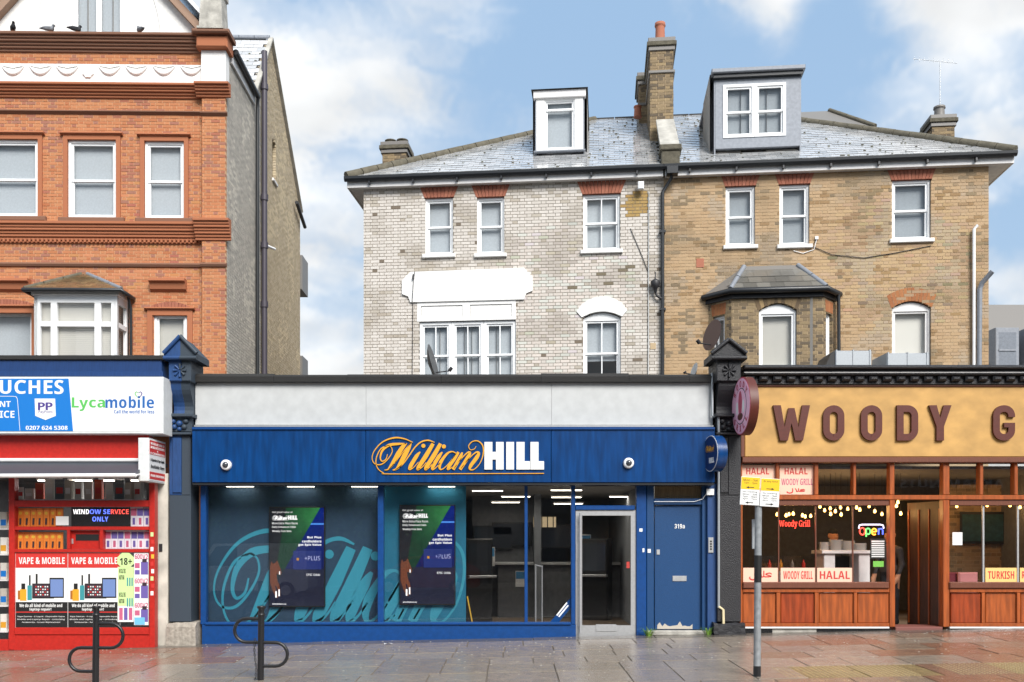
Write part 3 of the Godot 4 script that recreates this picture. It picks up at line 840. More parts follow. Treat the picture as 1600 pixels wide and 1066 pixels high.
	for i in 3:
		var f: Array = faces[i]
		var s := Node3D.new(); s.name = "bay_face"; bay.add_child(s, true)
		s.position = f[0]; s.rotation.y = f[1]
		var hl: Array = f[3]
		brick_wall(s, 0, f[2], 3.9, yb, [hl], paint_bay, M.mortar_tan, 300 + i, 0)
		sash(s, hl[0], hl[1], hl[2], hl[3], {"rise": hl[4] * 0.95, "slats": true, "blind": 0.97, "mid": 0.42, "bmat": M.blind_cream})
		voussoirs(s, hl[0] - 0.02, hl[1] + 0.02, hl[3] + 0.01, hl[4], 0.26, paint_bay_arch if i == 0 else paint_tan_arch, 20 + i, 0.4 if i == 0 else 0.1, 0.007)
		# bring the pieces up one level so that they stay parts of the bay
		for k in s.get_children():
			s.remove_child(k); k.transform = s.transform * k.transform
			if k is MeshInstance3D: bay.add_child(k, true)
			else: b.add_child(k, true)
		bay.remove_child(s); s.free()
	# bay roof: three slopes to the wall, hips and a black gutter
	var e0 := Vector3(fr[0] - cl - 0.13, yb, 0.02); var e1 := Vector3(fr[0] - 0.04, yb, 0.56); var e2 := Vector3(fr[1] + 0.04, yb, 0.56); var e3 := Vector3(fr[1] + cg + 0.13, yb, 0.02)
	var yt := L(b, 1210, 415, 0.03).y
	var t0 := Vector3(L(b, 1163, 414, 0.02).x, yt, 0.02); var t1 := Vector3(L(b, 1246, 414, 0.02).x, yt, 0.02)
	for k in [[e1, e2, t1, t0], [e0, e1, t0], [e2, e3, t1]]:
		g = Geo.new()
		if k.size() == 4: g.quad(k[0], k[1], k[2], k[3])
		else: g.tri(k[0], k[1], k[2])
		put(g, "roof_slope", M.bay_slate, bay)
	var up: Vector3 = ((t0 + t1) / 2 - (e1 + e2) / 2)
	slates(bay, e1, Vector3.RIGHT, up.normalized(), e2.x - e1.x, up.length(), func(s, t): return s > t * (t0.x - e1.x) / up.length() and s < e2.x - e1.x - t * (e2.x - t1.x) / up.length(), 41, 0, ["77756f", "6b6964", "83817a"], 0.3, 0.22)
	ridge_run(bay, "hip_tile", M.lead, e1, t0, 0.06); ridge_run(bay, "hip_tile", M.lead, e2, t1, 0.06)
	g = Geo.new(); g.tube([e0 + Vector3(0, -0.05, 0), e1 + Vector3(0, -0.05, 0.03), e2 + Vector3(0, -0.05, 0.03), e3 + Vector3(0, -0.05, 0)], 0.07, 8)
	put(g, "gutter", M.black_gutter, bay)
	g = Geo.new(); g.prism(PackedVector2Array([Vector2(e0.x + 0.06, -0.0), Vector2(e1.x + 0.06, -0.5), Vector2(e2.x - 0.06, -0.5), Vector2(e3.x - 0.06, 0.0)]), -0.2, -0.04)
	var soff := put(g, "soffit", M.black_paint, bay)
	soff.transform = Transform3D(Basis(Vector3.RIGHT, -PI / 2), Vector3(0, yb, 0))
	g = Geo.new(); g.tube([e3 + Vector3(-0.06, -0.08, 0.12), e3 + Vector3(-0.05, -0.35, 0.1), e3 + Vector3(-0.04, -2.6, 0.1)], 0.04, 8)
	put(g, "downpipe", M.black_gutter, bay)
	# ---- roofs
	var xl := L(a, 540, 268, 0.22).x; var xr := L(b, 1588, 232, 0.22).x
	var rl := L(a, 930, 186, -4.6).x; var rr := L(b, 1160, 184, -4.6).x
	var uy := Vector3(0, yr - ye, -4.82); var sl := uy.length()
	uy = uy.normalized()
	for k in [[a, xl, xp, rl, xp], [b, 0.0, xr, 0.0, rr]]:
		var o: Node3D = k[0]
		var roof := node("roof", o)
		var x0: float = k[1]; var x1: float = k[2]; var r0: float = k[3]; var r1: float = k[4]
		g = Geo.new()
		g.quad(Vector3(x0, ye + 0.05, 0.22), Vector3(x1, ye + 0.05, 0.22), Vector3(r1, yr, -4.6), Vector3(r0, yr, -4.6))
		g.quad(Vector3(x1, ye + 0.05, -9.6), Vector3(x0, ye + 0.05, -9.6), Vector3(r0, yr, -4.6), Vector3(r1, yr, -4.6))
		if o == a: g.tri(Vector3(x0, ye + 0.05, -9.6), Vector3(x0, ye + 0.05, 0.22), Vector3(r0, yr, -4.6))
		else: g.tri(Vector3(x1, ye + 0.05, 0.22), Vector3(x1, ye + 0.05, -9.6), Vector3(r1, yr, -4.6))
		put(g, "roof_deck", M.felt, roof)
		var keep := func(s: float, t: float) -> bool: return x0 + s > lerpf(x0, r0, t / sl) and x0 + s < lerpf(x1, r1, t / sl)
		slates(roof, Vector3(x0, ye + 0.05, 0.22), Vector3.RIGHT, uy, x1 - x0, sl, keep, 51 if o == a else 52, 300)
		bracket_gutter(o, x0 - 0.02, x1, ye, 0.25)
		bx(o, "fascia_board", M.white_board, x0 + 0.02, x1 - 0.02, ye - 0.17, ye + 0.03, 0.14, 0.175, 0.004)
		bx(o, "soffit", M.white_board, x0 + 0.03, x1 - 0.03, ye - 0.16, ye - 0.12, -0.1, 0.135)
		if o == a:
			bx(o, "end_fascia", M.white_board, x0 + 0.02, x0 + 0.05, ye - 0.17, ye + 0.03, -9.0, 0.135)
			bx(o, "end_soffit", M.white_board, x0 + 0.055, -0.002, ye - 0.158, ye - 0.122, -9.0, -0.11)
			ridge_run(roof, "hip_tile", M.moss_stone, Vector3(x0, ye + 0.1, 0.2), Vector3(r0, yr + 0.03, -4.6), 0.11)
		else:
			bx(o, "end_fascia", M.white_board, x1 - 0.05, x1 - 0.02, ye - 0.17, ye + 0.03, -9.0, 0.135)
			bx(o, "end_soffit", M.white_board, xe + 0.002, x1 - 0.055, ye - 0.158, ye - 0.122, -9.0, -0.11)
			ridge_run(roof, "hip_tile", M.moss_stone, Vector3(x1, ye + 0.1, 0.2), Vector3(r1, yr + 0.03, -4.6), 0.11)
		ridge_run(roof, "ridge_tile", M.felt, Vector3(r0, yr + 0.02, -4.6), Vector3(r1, yr + 0.02, -4.6), 0.07)
	# ---- small white dormer
	var dz := -0.95
	var d := rect(a, 838, 152, 911, 236, dz)
	var dm := node("dormer", a, "narrow white timber dormer with a shallow lead roof")
	var dw := rect(a, 851, 155, 898, 233, dz)
	g = Geo.new(); g.plate([d[0], dw[0], dw[1], d[1]], [d[2], dw[2], dw[3], d[3]], [[1, 1]], dz - 0.1, dz)
	put(g, "front", M.white_paint, dm)
	bx(dm, "cheek", M.lead, d[0] - 0.03, d[0] + 0.0, d[2] - 0.1, d[3], dz - 3.2, dz - 0.02)
	bx(dm, "cheek", M.lead, d[1], d[1] + 0.03, d[2] - 0.1, d[3], dz - 3.2, dz - 0.02)
	bx(dm, "fascia_board", M.white_board, d[0] - 0.07, d[1] + 0.07, d[3] - 0.02, d[3] + 0.16, dz - 0.1, dz + 0.06, 0.008)
	g = Geo.new()
	var hx := (d[0] + d[1]) / 2
	g.quad(Vector3(d[0] - 0.12, d[3] + 0.165, dz + 0.12), Vector3(d[1] + 0.12, d[3] + 0.165, dz + 0.12), Vector3(hx + 0.1, d[3] + 0.42, dz - 0.7), Vector3(hx - 0.1, d[3] + 0.42, dz - 0.7))
	g.quad(Vector3(d[1] + 0.12, d[3] + 0.165, dz + 0.12), Vector3(d[1] + 0.12, d[3] + 0.165, dz - 3.4), Vector3(hx + 0.1, d[3] + 0.42, dz - 3.4), Vector3(hx + 0.1, d[3] + 0.42, dz - 0.7))
	g.quad(Vector3(d[0] - 0.12, d[3] + 0.165, dz - 3.4), Vector3(d[0] - 0.12, d[3] + 0.165, dz + 0.12), Vector3(hx - 0.1, d[3] + 0.42, dz - 0.7), Vector3(hx - 0.1, d[3] + 0.42, dz - 3.4))
	g.quad(Vector3(d[0] - 0.12, d[3] + 0.165, dz - 3.4), Vector3(d[1] + 0.12, d[3] + 0.165, dz - 3.4), Vector3(d[1] + 0.12, d[3] + 0.165, dz + 0.12), Vector3(d[0] - 0.12, d[3] + 0.165, dz + 0.12))
	put(g, "dormer_roof", M.felt, dm)
	var dwin := sash(a, dw[0], dw[1], dw[2], dw[3], {"fw": 0.03, "fixed": true, "z": dz - 0.03, "blind": 0.99, "sw": 0.04})
	bx(dwin, "transom", M.upvc, dw[0] + 0.03, dw[1] - 0.03, dw[3] - 0.27, dw[3] - 0.22, dz - 0.13, dz - 0.03)
	bx(dm, "apron", M.lead, d[0] - 0.06, d[1] + 0.06, d[2] - 0.04, d[2] - 0.005, dz - 0.02, dz + 0.09, 0.01)
	# ---- wide grey dormer
	dz = -0.45
	var k4 := rect(b, 1118, 122, 1250, 230, dz)
	var w4 := rect(b, 1130, 131, 1228, 214, dz)
	var gd := node("dormer", b, "wide lead-grey box dormer with a flat roof")
	g = Geo.new(); g.plate([k4[0], w4[0], w4[1], k4[1]], [k4[2], w4[2], w4[3], k4[3]], [[1, 1]], dz - 0.12, dz)
	put(g, "front", M.lead, gd)
	bx(gd, "cheek", M.lead, k4[0] - 0.03, k4[0], k4[2] - 0.3, k4[3], dz - 4.0, dz - 0.01)
	bx(gd, "cheek", M.lead, k4[1], k4[1] + 0.03, k4[2] - 0.3, k4[3], dz - 4.0, dz - 0.01)
	bx(gd, "flat_roof", M.lead, k4[0] - 0.1, k4[1] + 0.1, k4[3] + 0.1, k4[3] + 0.2, dz - 4.2, dz + 0.16, 0.015)
	bx(gd, "roof_edge", M.black_gutter, k4[0] - 0.06, k4[1] + 0.06, k4[3] + 0.003, k4[3] + 0.097, dz - 4.1, dz + 0.09, 0.01)
	for i in 4: bx(gd, "lead_roll", M.lead, k4[0] - 0.055, k4[0] - 0.033, k4[2] - 0.25, k4[3], dz - 0.55 - i * 0.6, dz - 0.5 - i * 0.6)
	var wm := (w4[0] + w4[1]) / 2
	for k in [[w4[0], wm - 0.002], [wm + 0.002, w4[1]]]: sash(b, k[0], k[1], w4[2], w4[3], {"fw": 0.06, "z": dz + 0.02, "slats": true, "blind": 0.97, "mid": 0.48})
	# ---- chimneys
	var ch := chimney_stack(b, Vector3(L(b, 1034, 150, -1.9).x, 0, -2.75), 0.58, 1.7, L(b, 1034, 62, -1.9).y - 10.6, paint_bay, 400)
	ch.position.y = 10.6
	pot(ch, Vector3(-0.02, L(b, 1034, 62, -1.9).y - 10.6, 0.5), 0.13, 0.6, M.terracotta)
	pot(ch, Vector3(-0.06, L(b, 1034, 62, -1.9).y - 10.6, -0.3), 0.12, 0.5, M.terracotta)
	var ch2 := chimney_stack(b, Vector3(L(b, 1012, 150, -4.2).x, 11.0, -4.3), 0.5, 1.0, 3.4, paint_bay, 430)
	pot(ch2, Vector3(-0.3, 2.1, 0.8), 0.1, 0.3, M.terracotta)
	# party wall upstand with its coping, running up to the stack
	var p0 := Vector3(0.14, ye + 0.3, 0.0); var p1 := Vector3(0.14, ye + 0.3 + 2.1 * 0.68, -1.85)
	g = Geo.new()
	var dir := (p1 - p0).normalized()
	g.obox(Transform3D(Basis(Vector3.RIGHT, dir.cross(Vector3.RIGHT).normalized() * -1.0, Vector3.RIGHT.cross(dir.cross(Vector3.RIGHT).normalized() * -1.0)).orthonormalized(), (p0 + p1) / 2), Vector3(0.34, 0.36, p0.distance_to(p1)))
	put(g, "party_upstand", M.moss_stone, b)
	g = Geo.new()
	g.obox(Transform3D(Basis(Vector3.RIGHT, dir.cross(Vector3.RIGHT).normalized() * -1.0, Vector3.RIGHT.cross(dir.cross(Vector3.RIGHT).normalized() * -1.0)).orthonormalized(), (p0 + p1) / 2 + Vector3(0, 0.2, 0.13)), Vector3(0.44, 0.08, p0.distance_to(p1) + 0.1))
	put(g, "coping_stone", M.old_stone, b)
	bx(b, "kneeler", M.moss_stone, -0.06, 0.36, ye + 0.02, ye + 0.42, -0.15, 0.17, 0.02)
	bx(b, "kneeler_cap", M.moss_stone, -0.1, 0.4, ye + 0.423, ye + 0.56, -0.2, 0.21, 0.02)
	var c3 := chimney_stack(a, Vector3(L(a, 616, 240, -4.0).x, 10.6, -4.4), 0.68, 0.8, L(a, 616, 224, -4.0).y - 10.6, paint_bay, 440)
	for k in [-0.17, 0.17]: pot(c3, Vector3(k, L(a, 616, 224, -4.0).y - 10.62, 0.1), 0.16, 0.22, M.moss_stone)
	var c4 := chimney_stack(b, Vector3(L(b, 1474, 200, -5.0).x, 11.0, -5.4), 0.6, 0.8, L(b, 1474, 182, -5.0).y - 11.0, paint_bay, 450)
	pot(c4, Vector3(0.0, L(b, 1474, 182, -5.0).y - 11.02, 0.1), 0.15, 0.42, M.bay_slate)
	# small hipped roof seen behind the ridge
	var s0 := L(b, 1252, 196, -6.5); var s1 := L(b, 1368, 196, -6.5); var s2 := L(b, 1270, 182, -8.0)
	g = Geo.new()
	g.quad(Vector3(s0.x - 1, s1.y - 0.05, -6.5), Vector3(s1.x, s1.y - 0.05, -6.5), Vector3(s2.x + 0.5, s2.y + 0.15, -8.0), Vector3(s0.x - 1, s2.y + 0.15, -8.0))
	g.tri(Vector3(s1.x, s1.y - 0.05, -6.5), Vector3(s1.x, s1.y - 0.05, -9.5), Vector3(s2.x + 0.5, s2.y + 0.15, -8.0))
	put(g, "rear_roof", M.bay_slate, b)
	bx(b, "rear_roof_wall", M.felt, s0.x - 1, s1.x - 0.15, s1.y - 0.8, s1.y - 0.07, -9.3, -6.7)
	ridge_run(b, "rear_hip_tile", M.moss_stone, Vector3(s1.x, s1.y - 0.02, -6.5), Vector3(s2.x + 0.5, s2.y + 0.17, -8.0), 0.07)
	# ---- pipes and wires
	var yv := ye - 0.06
	g = Geo.new(); g.tube([Vector3(xp + 0.18, yv, 0.25), Vector3(xp + 0.16, yv - 0.18, 0.2), Vector3(xp - 0.03, yv - 0.45, 0.09), Vector3(xp - 0.03, 3.8, 0.08)], 0.042, 10)
	put(g, "downpipe", M.black_gutter, a)
	bx(a, "hopper", M.black_gutter, xp + 0.05, xp + 0.31, yv - 0.12, yv + 0.06, 0.15, 0.36, 0.01)
	for yy in [5.2, 7.0, 8.8]: bx(a, "pipe_clip", M.black_gutter, xp - 0.1, xp + 0.04, yy, yy + 0.05, 0.0, 0.13)
	g = Geo.new(); g.tube([L(a, 1014, 300, 0.03), L(a, 1013, 590, 0.03)], 0.012, 6); put(g, "conduit", M.grey_panel, a)
	g = Geo.new(); g.tube([L(a, 985, 357, 0.02), L(a, 1000, 392, 0.02), L(a, 1013, 425, 0.02)], 0.008, 5); put(g, "cable", M.black_gutter, a)
	g = Geo.new(); g.lathe([Vector2(0.03, -0.18), Vector2(0.05, -0.1), Vector2(0.1, -0.06), Vector2(0.11, 0.06), Vector2(0.06, 0.1), Vector2(0.015, 0.13), Vector2(0.012, 0.28)], Transform3D(Basis(), L(a, 1024, 444, 0.12)), 12); put(g, "vent_cowl", M.cast_iron, a)
	g = Geo.new(); g.tube([L(a, 1024, 452, 0.1), L(a, 1026, 462, 0.1), L(a, 1034, 467, 0.09)], 0.03, 8); put(g, "waste_pipe", M.cast_iron, a)
	g = Geo.new(); g.tube([L(a, 648, 424, 0.07), L(a, 646, 440, 0.075), L(a, 644, 470, 0.07), L(a, 645, 474, 0.02), L(a, 644, 590, 0.02)], 0.008, 5); put(g, "cable", M.cast_iron, a)
	g = Geo.new(); g.tube([L(a, 646, 429, 0.05), L(a, 645, 436, 0.1)], 0.022, 6); put(g, "cable_hook", M.cast_iron, a)
	var fo := a.transform * L(a, 1001, 288, 0.02)
	var fl := thing("flood_lamp", "small white flood lamp under the eaves beside the downpipe hopper", "lamp", fo, yaw)
	bx(fl, "lamp_head", M.upvc, -0.07, 0.07, -0.18, 0.0, 0.08, 0.2, 0.02); bx(fl, "lamp_bracket", M.cast_iron, -0.02, 0.02, -0.1, 0.02, -0.02, 0.08)
	bp(a, a, "air_brick", M.mortar_tan, 1016, 536, 1025, 546, -0.02, 0.012, 0.004)
	bp(b, b, "air_brick", M.terracotta, 1088, 404, 1100, 418, -0.02, 0.01, 0.004)
	g = Geo.new(); g.tube([L(b, 1528, 352, 0.1), L(b, 1522, 358, 0.08), L(b, 1522, 590, 0.08)], 0.035, 8); put(g, "waste_pipe", M.upvc, b)
	g = Geo.new(); g.tube([L(b, 1551, 424, 0.3), L(b, 1535, 442, 0.14), L(b, 1531, 452, 0.12), L(b, 1530, 590, 0.12)], 0.055, 10); put(g, "downpipe", M.lead, b)
	g = Geo.new(); g.tube([L(b, 1276, 372, 0.02), L(b, 1270, 385, 0.02), L(b, 1300, 398, 0.02), L(b, 1350, 403, 0.02), L(b, 1400, 395, 0.02), L(b, 1455, 384, 0.02)], 0.009, 5); put(g, "cable", M.cast_iron, b)
	g = Geo.new(); g.tube([L(b, 1277, 371, 0.02), L(b, 1272, 390, 0.02), L(b, 1255, 396, 0.02), L(b, 1240, 392, 0.02)], 0.009, 5); put(g, "cable", M.upvc, b)
	bp(b, b, "junction_box", M.upvc, 1274, 369, 1279, 374, 0.0, 0.05, 0.004)
	# aerial on the far chimney
	var ap := b.transform * (L(b, 1469, 158, -5.2))
	var ae := thing("television_aerial", "thin rooftop television aerial on the small sooty chimney", "aerial", ap)
	g = Geo.new(); g.tube([Vector3(0, -0.25, 0), Vector3(0, 1.12, 0)], 0.012, 6); put(g, "mast", M.steel, ae)
	g = Geo.new(); g.tube([Vector3(-0.8, 1.13, 0.1), Vector3(0.5, 1.08, -0.05)], 0.008, 5); put(g, "boom", M.steel, ae)
	for i in 9:
		g = Geo.new(); var x := -0.75 + i * 0.14
		g.tube([Vector3(x, 1.05, 0.1 - i * 0.015), Vector3(x, 1.19, 0.1 - i * 0.015)], 0.005, 4); put(g, "element", M.steel, ae)

func paint_red(x: float, y: float, r: RandomNumberGenerator) -> Color:
	var k := blot.get_noise_2d(x * 1.2 - 30.0, y * 1.2)
	var c := lin("cf875d").lerp(lin("bf764f"), r.randf())
	c = c.lerp(lin("da9a6c"), r.randf() * 0.6)
	if r.randf() < 0.16 + maxf(k, 0.0) * 0.6: c = lin("b8745a").lerp(lin("b07a66"), r.randf())
	if y > 13.3 and r.randf() < 0.6: c = lin("a36454").lerp(lin("b07866"), r.randf())
	return c

func paint_flank(x: float, y: float, r: RandomNumberGenerator) -> Color:
	var k := blot.get_noise_2d(x * 0.9 + 90.0, y * 0.5)
	var c := lin("d3ccc0").lerp(lin("bcb6ac"), r.randf())
	if x > 3.3: c = lin("d6c5a8").lerp(lin("c2b091"), r.randf())
	if r.randf() < clampf(k * 1.2, 0.0, 0.6): c = lin("e2dbcd") if x < 3.3 else lin("e2cfac")
	return c

func label_mould(o: Node3D, w: PackedFloat64Array, e: float, m: Material) -> void:    # raised brick surround with a hood
	var g := Geo.new()
	g.plate([w[0] - e, w[0], w[1], w[1] + e], [w[2], w[3], w[3] + e], [[1, 0]], -0.05, 0.045)
	put(g, "brick_surround", m, o)
	g = Geo.new()
	g.sweep_x([Vector2(0.0, w[3] + e + 0.07), Vector2(0.1, w[3] + e + 0.06), Vector2(0.11, w[3] + e + 0.03), Vector2(0.06, w[3] + e + 0.002), Vector2(0.0, w[3] + e + 0.002)], w[0] - e - 0.06, w[1] + e + 0.06)
	put(g, "hood_mould", m, o)

func cornice(o: Node3D, called: String, m: Material, y: float, x0: float, x1: float, prof: Array) -> void:
	var p := []
	for k in prof: p.append(Vector2(k[0], y + k[1]))
	var g := Geo.new(); g.sweep_x(p, x0, x1)
	put(g, called, m, o)

func corbel(top: float, low: float, out: float, n: int) -> Array:    # oversailing brick courses, stepped in towards the wall
	var p := [[0.0, top], [out * 0.85, top - 0.025]]
	var y := top - 0.03
	for i in n:
		var z := out * (1.0 - float(i) / n) * (0.96 if i % 2 else 1.0)
		var y2 := lerpf(top - 0.03, low, float(i + 1) / n)
		p.append([z, y]); p.append([z, y2 + 0.012]); p.append([z - 0.012, y2])
		y = y2 - 0.0005
	p.append([0.0, low - 0.001])
	return p

func swag(o: Node3D, x: float, y: float, w: float, z: float) -> void:    # hanging garland in low relief
	var g := Geo.new()
	var pts := []; var rad := []
	for i in 13:
		var t := i / 6.0 - 1.0
		pts.append(Vector3(x + t * w / 2, y - 0.17 * (1 - t * t), z)); rad.append(0.014 + 0.03 * (1 - t * t))
	g.tube(pts, 0.03, 7, rad)
	g.tube([Vector3(x - w / 2, y + 0.02, z), Vector3(x, y - 0.03, z), Vector3(x + w / 2, y + 0.02, z)], 0.012, 6)
	put(g, "swag", M.hood, o)

func build_red() -> void:
	mat("red_trim", srgb("b87350"), 0.9, {"tex": M.brick.albedo_texture, "tri": 3.0})
	mat("red_trim_dirty", srgb("8a6450"), 0.95, {"tex": M.brick.albedo_texture, "tri": 2.0})
	mat("barge", srgb("a98a74"), 0.7, {"tex": M.brick.albedo_texture, "tri": 2.0})
	mat("mortar_flank", srgb("6b645a"), 0.95, {"tex": M.brick.albedo_texture, "tri": 1.0})
	var o := thing("red_brick_house", "tall orange-red brick house with white gable, swag frieze and grey side wall", "house", Vector3(-6.78, 0, -6.4), 0.018)
	var xl := L(o, -60, 300).x
	var px0 := L(o, 318, 300).x
	var wb := rect(o, 106, 219, 182, 341, 0); var wc := rect(o, 226, 221, 288, 342, 0); var wa := rect(o, -18, 218, 60, 339, 0)
	var wd := rect(o, 240, 490, 292, 640, 0); var wl := rect(o, -30, 486, 49, 640, 0)
	var by := rect(o, 52, 458, 208, 640, 0)
	var ytop := L(o, 160, 60, 0).y
	var holes := [hole(wa), hole(wb), hole(wc), hole(wd, 0.1), hole(wl, 0.1), hole([by[0] + 0.1, by[1] - 0.1, by[2], by[3] - 0.1])]
	brick_wall(o, xl, px0 - 0.002, 4.3, ytop, holes, paint_red, M.mortar_red, 500, 300, Vector2(-2.2, 8.2))
	bx(o, "lower_wall", M.red_trim, xl, -0.02, -0.5, 4.29, -0.3, -0.01)
	bx(o, "back_wall", M.mortar_flank, xl, -0.12, -0.5, 12.4, -8.4, -8.2)
	# corner pier
	var pier := node("corner_pier", o)
	pier.position = Vector3(0, 0, 0.13)
	brick_wall(pier, px0, 0.0, 4.0, ytop + 0.1, [], paint_red, M.mortar_red, 501, 0)
	bx(pier, "pier_core", M.mortar_red, px0, -0.004, 4.0, ytop + 0.1, -0.13, -0.012)
	for w in [wa, wb, wc]:
		label_mould(o, w, 0.1, M.red_trim)
		sash(o, w[0], w[1], w[2], w[3], {"fw": 0.06, "blind": 0.99, "z": -0.03, "sw": 0.05, "mid": 0.49})
		bx(o, "brick_sill", M.red_trim_dirty, w[0] - 0.2, w[1] + 0.2, w[2] - 0.12, w[2] - 0.002, -0.05, 0.1, 0.02)
	# bird spikes on the sills and on the cornice
	for k in [[wa, 0.1], [wb, 0.1], [wc, 0.1]]:
		var w: PackedFloat64Array = k[0]
		var g := Geo.new()
		var x := w[0] - 0.18
		while x < w[1] + 0.18:
			g.tube([Vector3(x, w[2] - 0.13, 0.12), Vector3(x + 0.01, w[2] - 0.26, 0.16)], 0.006, 4)
			x += 0.06
		tag(put(g, "dentil_drip", M.red_trim_dirty, o), "", "", "", "stuff")
	# cornices and strings
	var y1 := L(o, 160, 357, 0).y
	var big := corbel(0.12, -0.37, 0.26, 7)
	cornice(o, "cornice", M.red_trim, y1, xl, px0 - 0.01, big)
	var big2 := []
	for k in big: big2.append([k[0] + 0.13, k[1]])
	cornice(o, "pier_cornice", M.red_trim, y1 + 0.05, px0 - 0.14, 0.14, big2)
	var g := Geo.new()
	var x := xl
	while x < px0 - 0.08:
		g.box(x, x + 0.05, y1 - 0.35, y1 - 0.27, 0.045, 0.09); x += 0.1
	tag(put(g, "dentil_course", M.red_trim, o), "", "", "", "stuff")
	cornice(o, "string_course", M.red_trim_dirty, L(o, 160, 414, 0).y, xl, px0 - 0.005, [[0.0, 0.05], [0.05, 0.04], [0.07, 0.0], [0.04, -0.05], [0.0, -0.05]])
	cornice(o, "pier_string", M.red_trim_dirty, L(o, 338, 414, 0.13).y, px0 - 0.03, 0.04, [[0.13, 0.05], [0.18, 0.04], [0.2, 0.0], [0.17, -0.05], [0.13, -0.05]])
	cornice(o, "string_course", M.red_trim_dirty, L(o, 160, 176, 0).y, xl, px0 - 0.005, [[0.0, 0.05], [0.07, 0.03], [0.08, 0.0], [0.0, -0.06]])
	cornice(o, "pier_string", M.red_trim_dirty, L(o, 338, 178, 0.13).y, px0 - 0.03, 0.05, [[0.13, 0.05], [0.2, 0.03], [0.2, 0.0], [0.13, -0.06]])
	var y2 := L(o, 160, 137, 0).y
	var mid := corbel(0.05, -0.26, 0.24, 5)
	cornice(o, "cornice", M.red_trim, y2, xl, px0 - 0.01, mid)
	var mid2 := []
	for k in mid: mid2.append([k[0] + 0.13, k[1]])
	cornice(o, "pier_cornice", M.red_trim, y2 - 0.02, px0 - 0.12, 0.13, mid2)
	var y3 := L(o, 160, 62, 0).y
	cornice(o, "cornice", M.red_trim_dirty, y3, xl, px0 - 0.01, corbel(0.07, -0.32, 0.28, 6))
	bx(o, "pier_cap", M.red_trim_dirty, px0 - 0.16, 0.16, y3 - 0.02, y3 + 0.08, -0.2, 0.42, 0.03)
	bx(o, "pier_cap", M.red_trim, px0 - 0.09, 0.09, y3 - 0.3, y3 - 0.023, -0.2, 0.3, 0.03)
	# white frieze with its garlands
	var fz := rect(o, -60, 100, 318, 134, 0.02)
	bx(o, "frieze", M.hood, xl, px0 - 0.003, fz[2], fz[3], -0.02, 0.02)
	bx(o, "pier_frieze", M.hood, px0 - 0.01, 0.012, L(o, 338, 136, 0.15).y, y3 - 0.31, -0.15, 0.15)
	for k in [-23, 20, 63, 105, 171, 213, 256, 299]: swag(o, L(o, k, 110, 0.03).x, L(o, k, 104, 0.03).y, 0.5, 0.03)
	g = Geo.new()
	var cr := L(o, 138, 112, 0.02)
	var sh := PackedVector2Array()
	for k in 16: sh.append(Vector2(cr.x + sin(TAU * k / 16) * (0.12 + 0.02 * (k % 2)), cr.y + cos(TAU * k / 16) * (0.14 + 0.02 * (k % 2))))
	g.prism(sh, 0.02, 0.06); put(g, "cartouche", M.hood, o)
	# white gable
	var gb := node("gable", o, "white rendered gable")
	var a0 := L(o, -30, 60, -0.12); var a1 := L(o, 322, 60, -0.12); var ap := L(o, 146, -132, -0.12)
	var gw := rect(o, 116, -40, 190, 58, -0.12)
	g = Geo.new()
	var lw := [Vector2(a0.x, a0.y), Vector2(gw[0], a0.y), Vector2(gw[0], ap.y), Vector2(ap.x, ap.y)]
	g.prism(PackedVector2Array([Vector2(a0.x, a0.y), Vector2(gw[0], a0.y), Vector2(gw[0], lerpf(a0.y, ap.y, (gw[0] - a0.x) / (ap.x - a0.x)))]), -0.3, -0.12)
	g.prism(PackedVector2Array([Vector2(gw[1], a0.y), Vector2(a1.x, a0.y), Vector2(gw[1], lerpf(a0.y, ap.y, (a1.x - gw[1]) / (a1.x - ap.x)))]), -0.3, -0.12)
	g.prism(PackedVector2Array([Vector2(gw[0], gw[3]), Vector2(gw[1], gw[3]), Vector2(gw[1], lerpf(a0.y, ap.y, (a1.x - gw[1]) / (a1.x - ap.x))), Vector2(ap.x, ap.y), Vector2(gw[0], lerpf(a0.y, ap.y, (gw[0] - a0.x) / (ap.x - a0.x)))]), -0.3, -0.12)
	put(g, "gable_wall", M.white_stucco, gb)
	for k in [[a0, -1.0], [a1, 1.0]]:
		g = Geo.new()
		var base: Vector3 = k[0] + Vector3(k[1] * 0.05, 0.0, 0.05)
		var top := ap + Vector3(0, 0.05, 0.05)
		var d := (top - base).normalized()
		g.obox(Transform3D(Basis(d, Vector3.BACK.cross(d), Vector3.BACK).orthonormalized(), (base + top) / 2), Vector3(base.distance_to(top), 0.17, 0.3))
		put(g, "bargeboard", M.barge, gb)
		g = Geo.new()
		g.obox(Transform3D(Basis(d, Vector3.BACK.cross(d), Vector3.BACK).orthonormalized(), (base + top) / 2 + Vector3(k[1] * 0.17, 0.17, -1.4)), Vector3(base.distance_to(top), 0.08, 3.4))
		put(g, "gable_roof", M.slate, gb)
		g = Geo.new()
		var cs := Vector2((gw[0] + gw[1]) / 2, a0.y + 0.05)
		var arc := []
		for i in 9:
			var t := i / 8.0
			arc.append(Vector3(cs.x + k[1] * (1.5 - 0.75 * pow(t, 1.6)), cs.y + 1.6 * sin(t * PI / 2), -0.11))
		g.tube(arc, 0.02, 6)
		put(g, "arch_bead", M.white_stucco, gb)
	var gm := (gw[0] + gw[1]) / 2
	for k in [[gw[0], gm - 0.002], [gm + 0.002, gw[1]]]: sash(o, k[0], k[1], gw[2], gw[3], {"fixed": true, "fw": 0.03, "sw": 0.03, "z": -0.13, "blind": 0.97})
	# stone pinnacle on the pier
	g = Geo.new()
	var pc := Vector2(px0 / 2, 0.11)
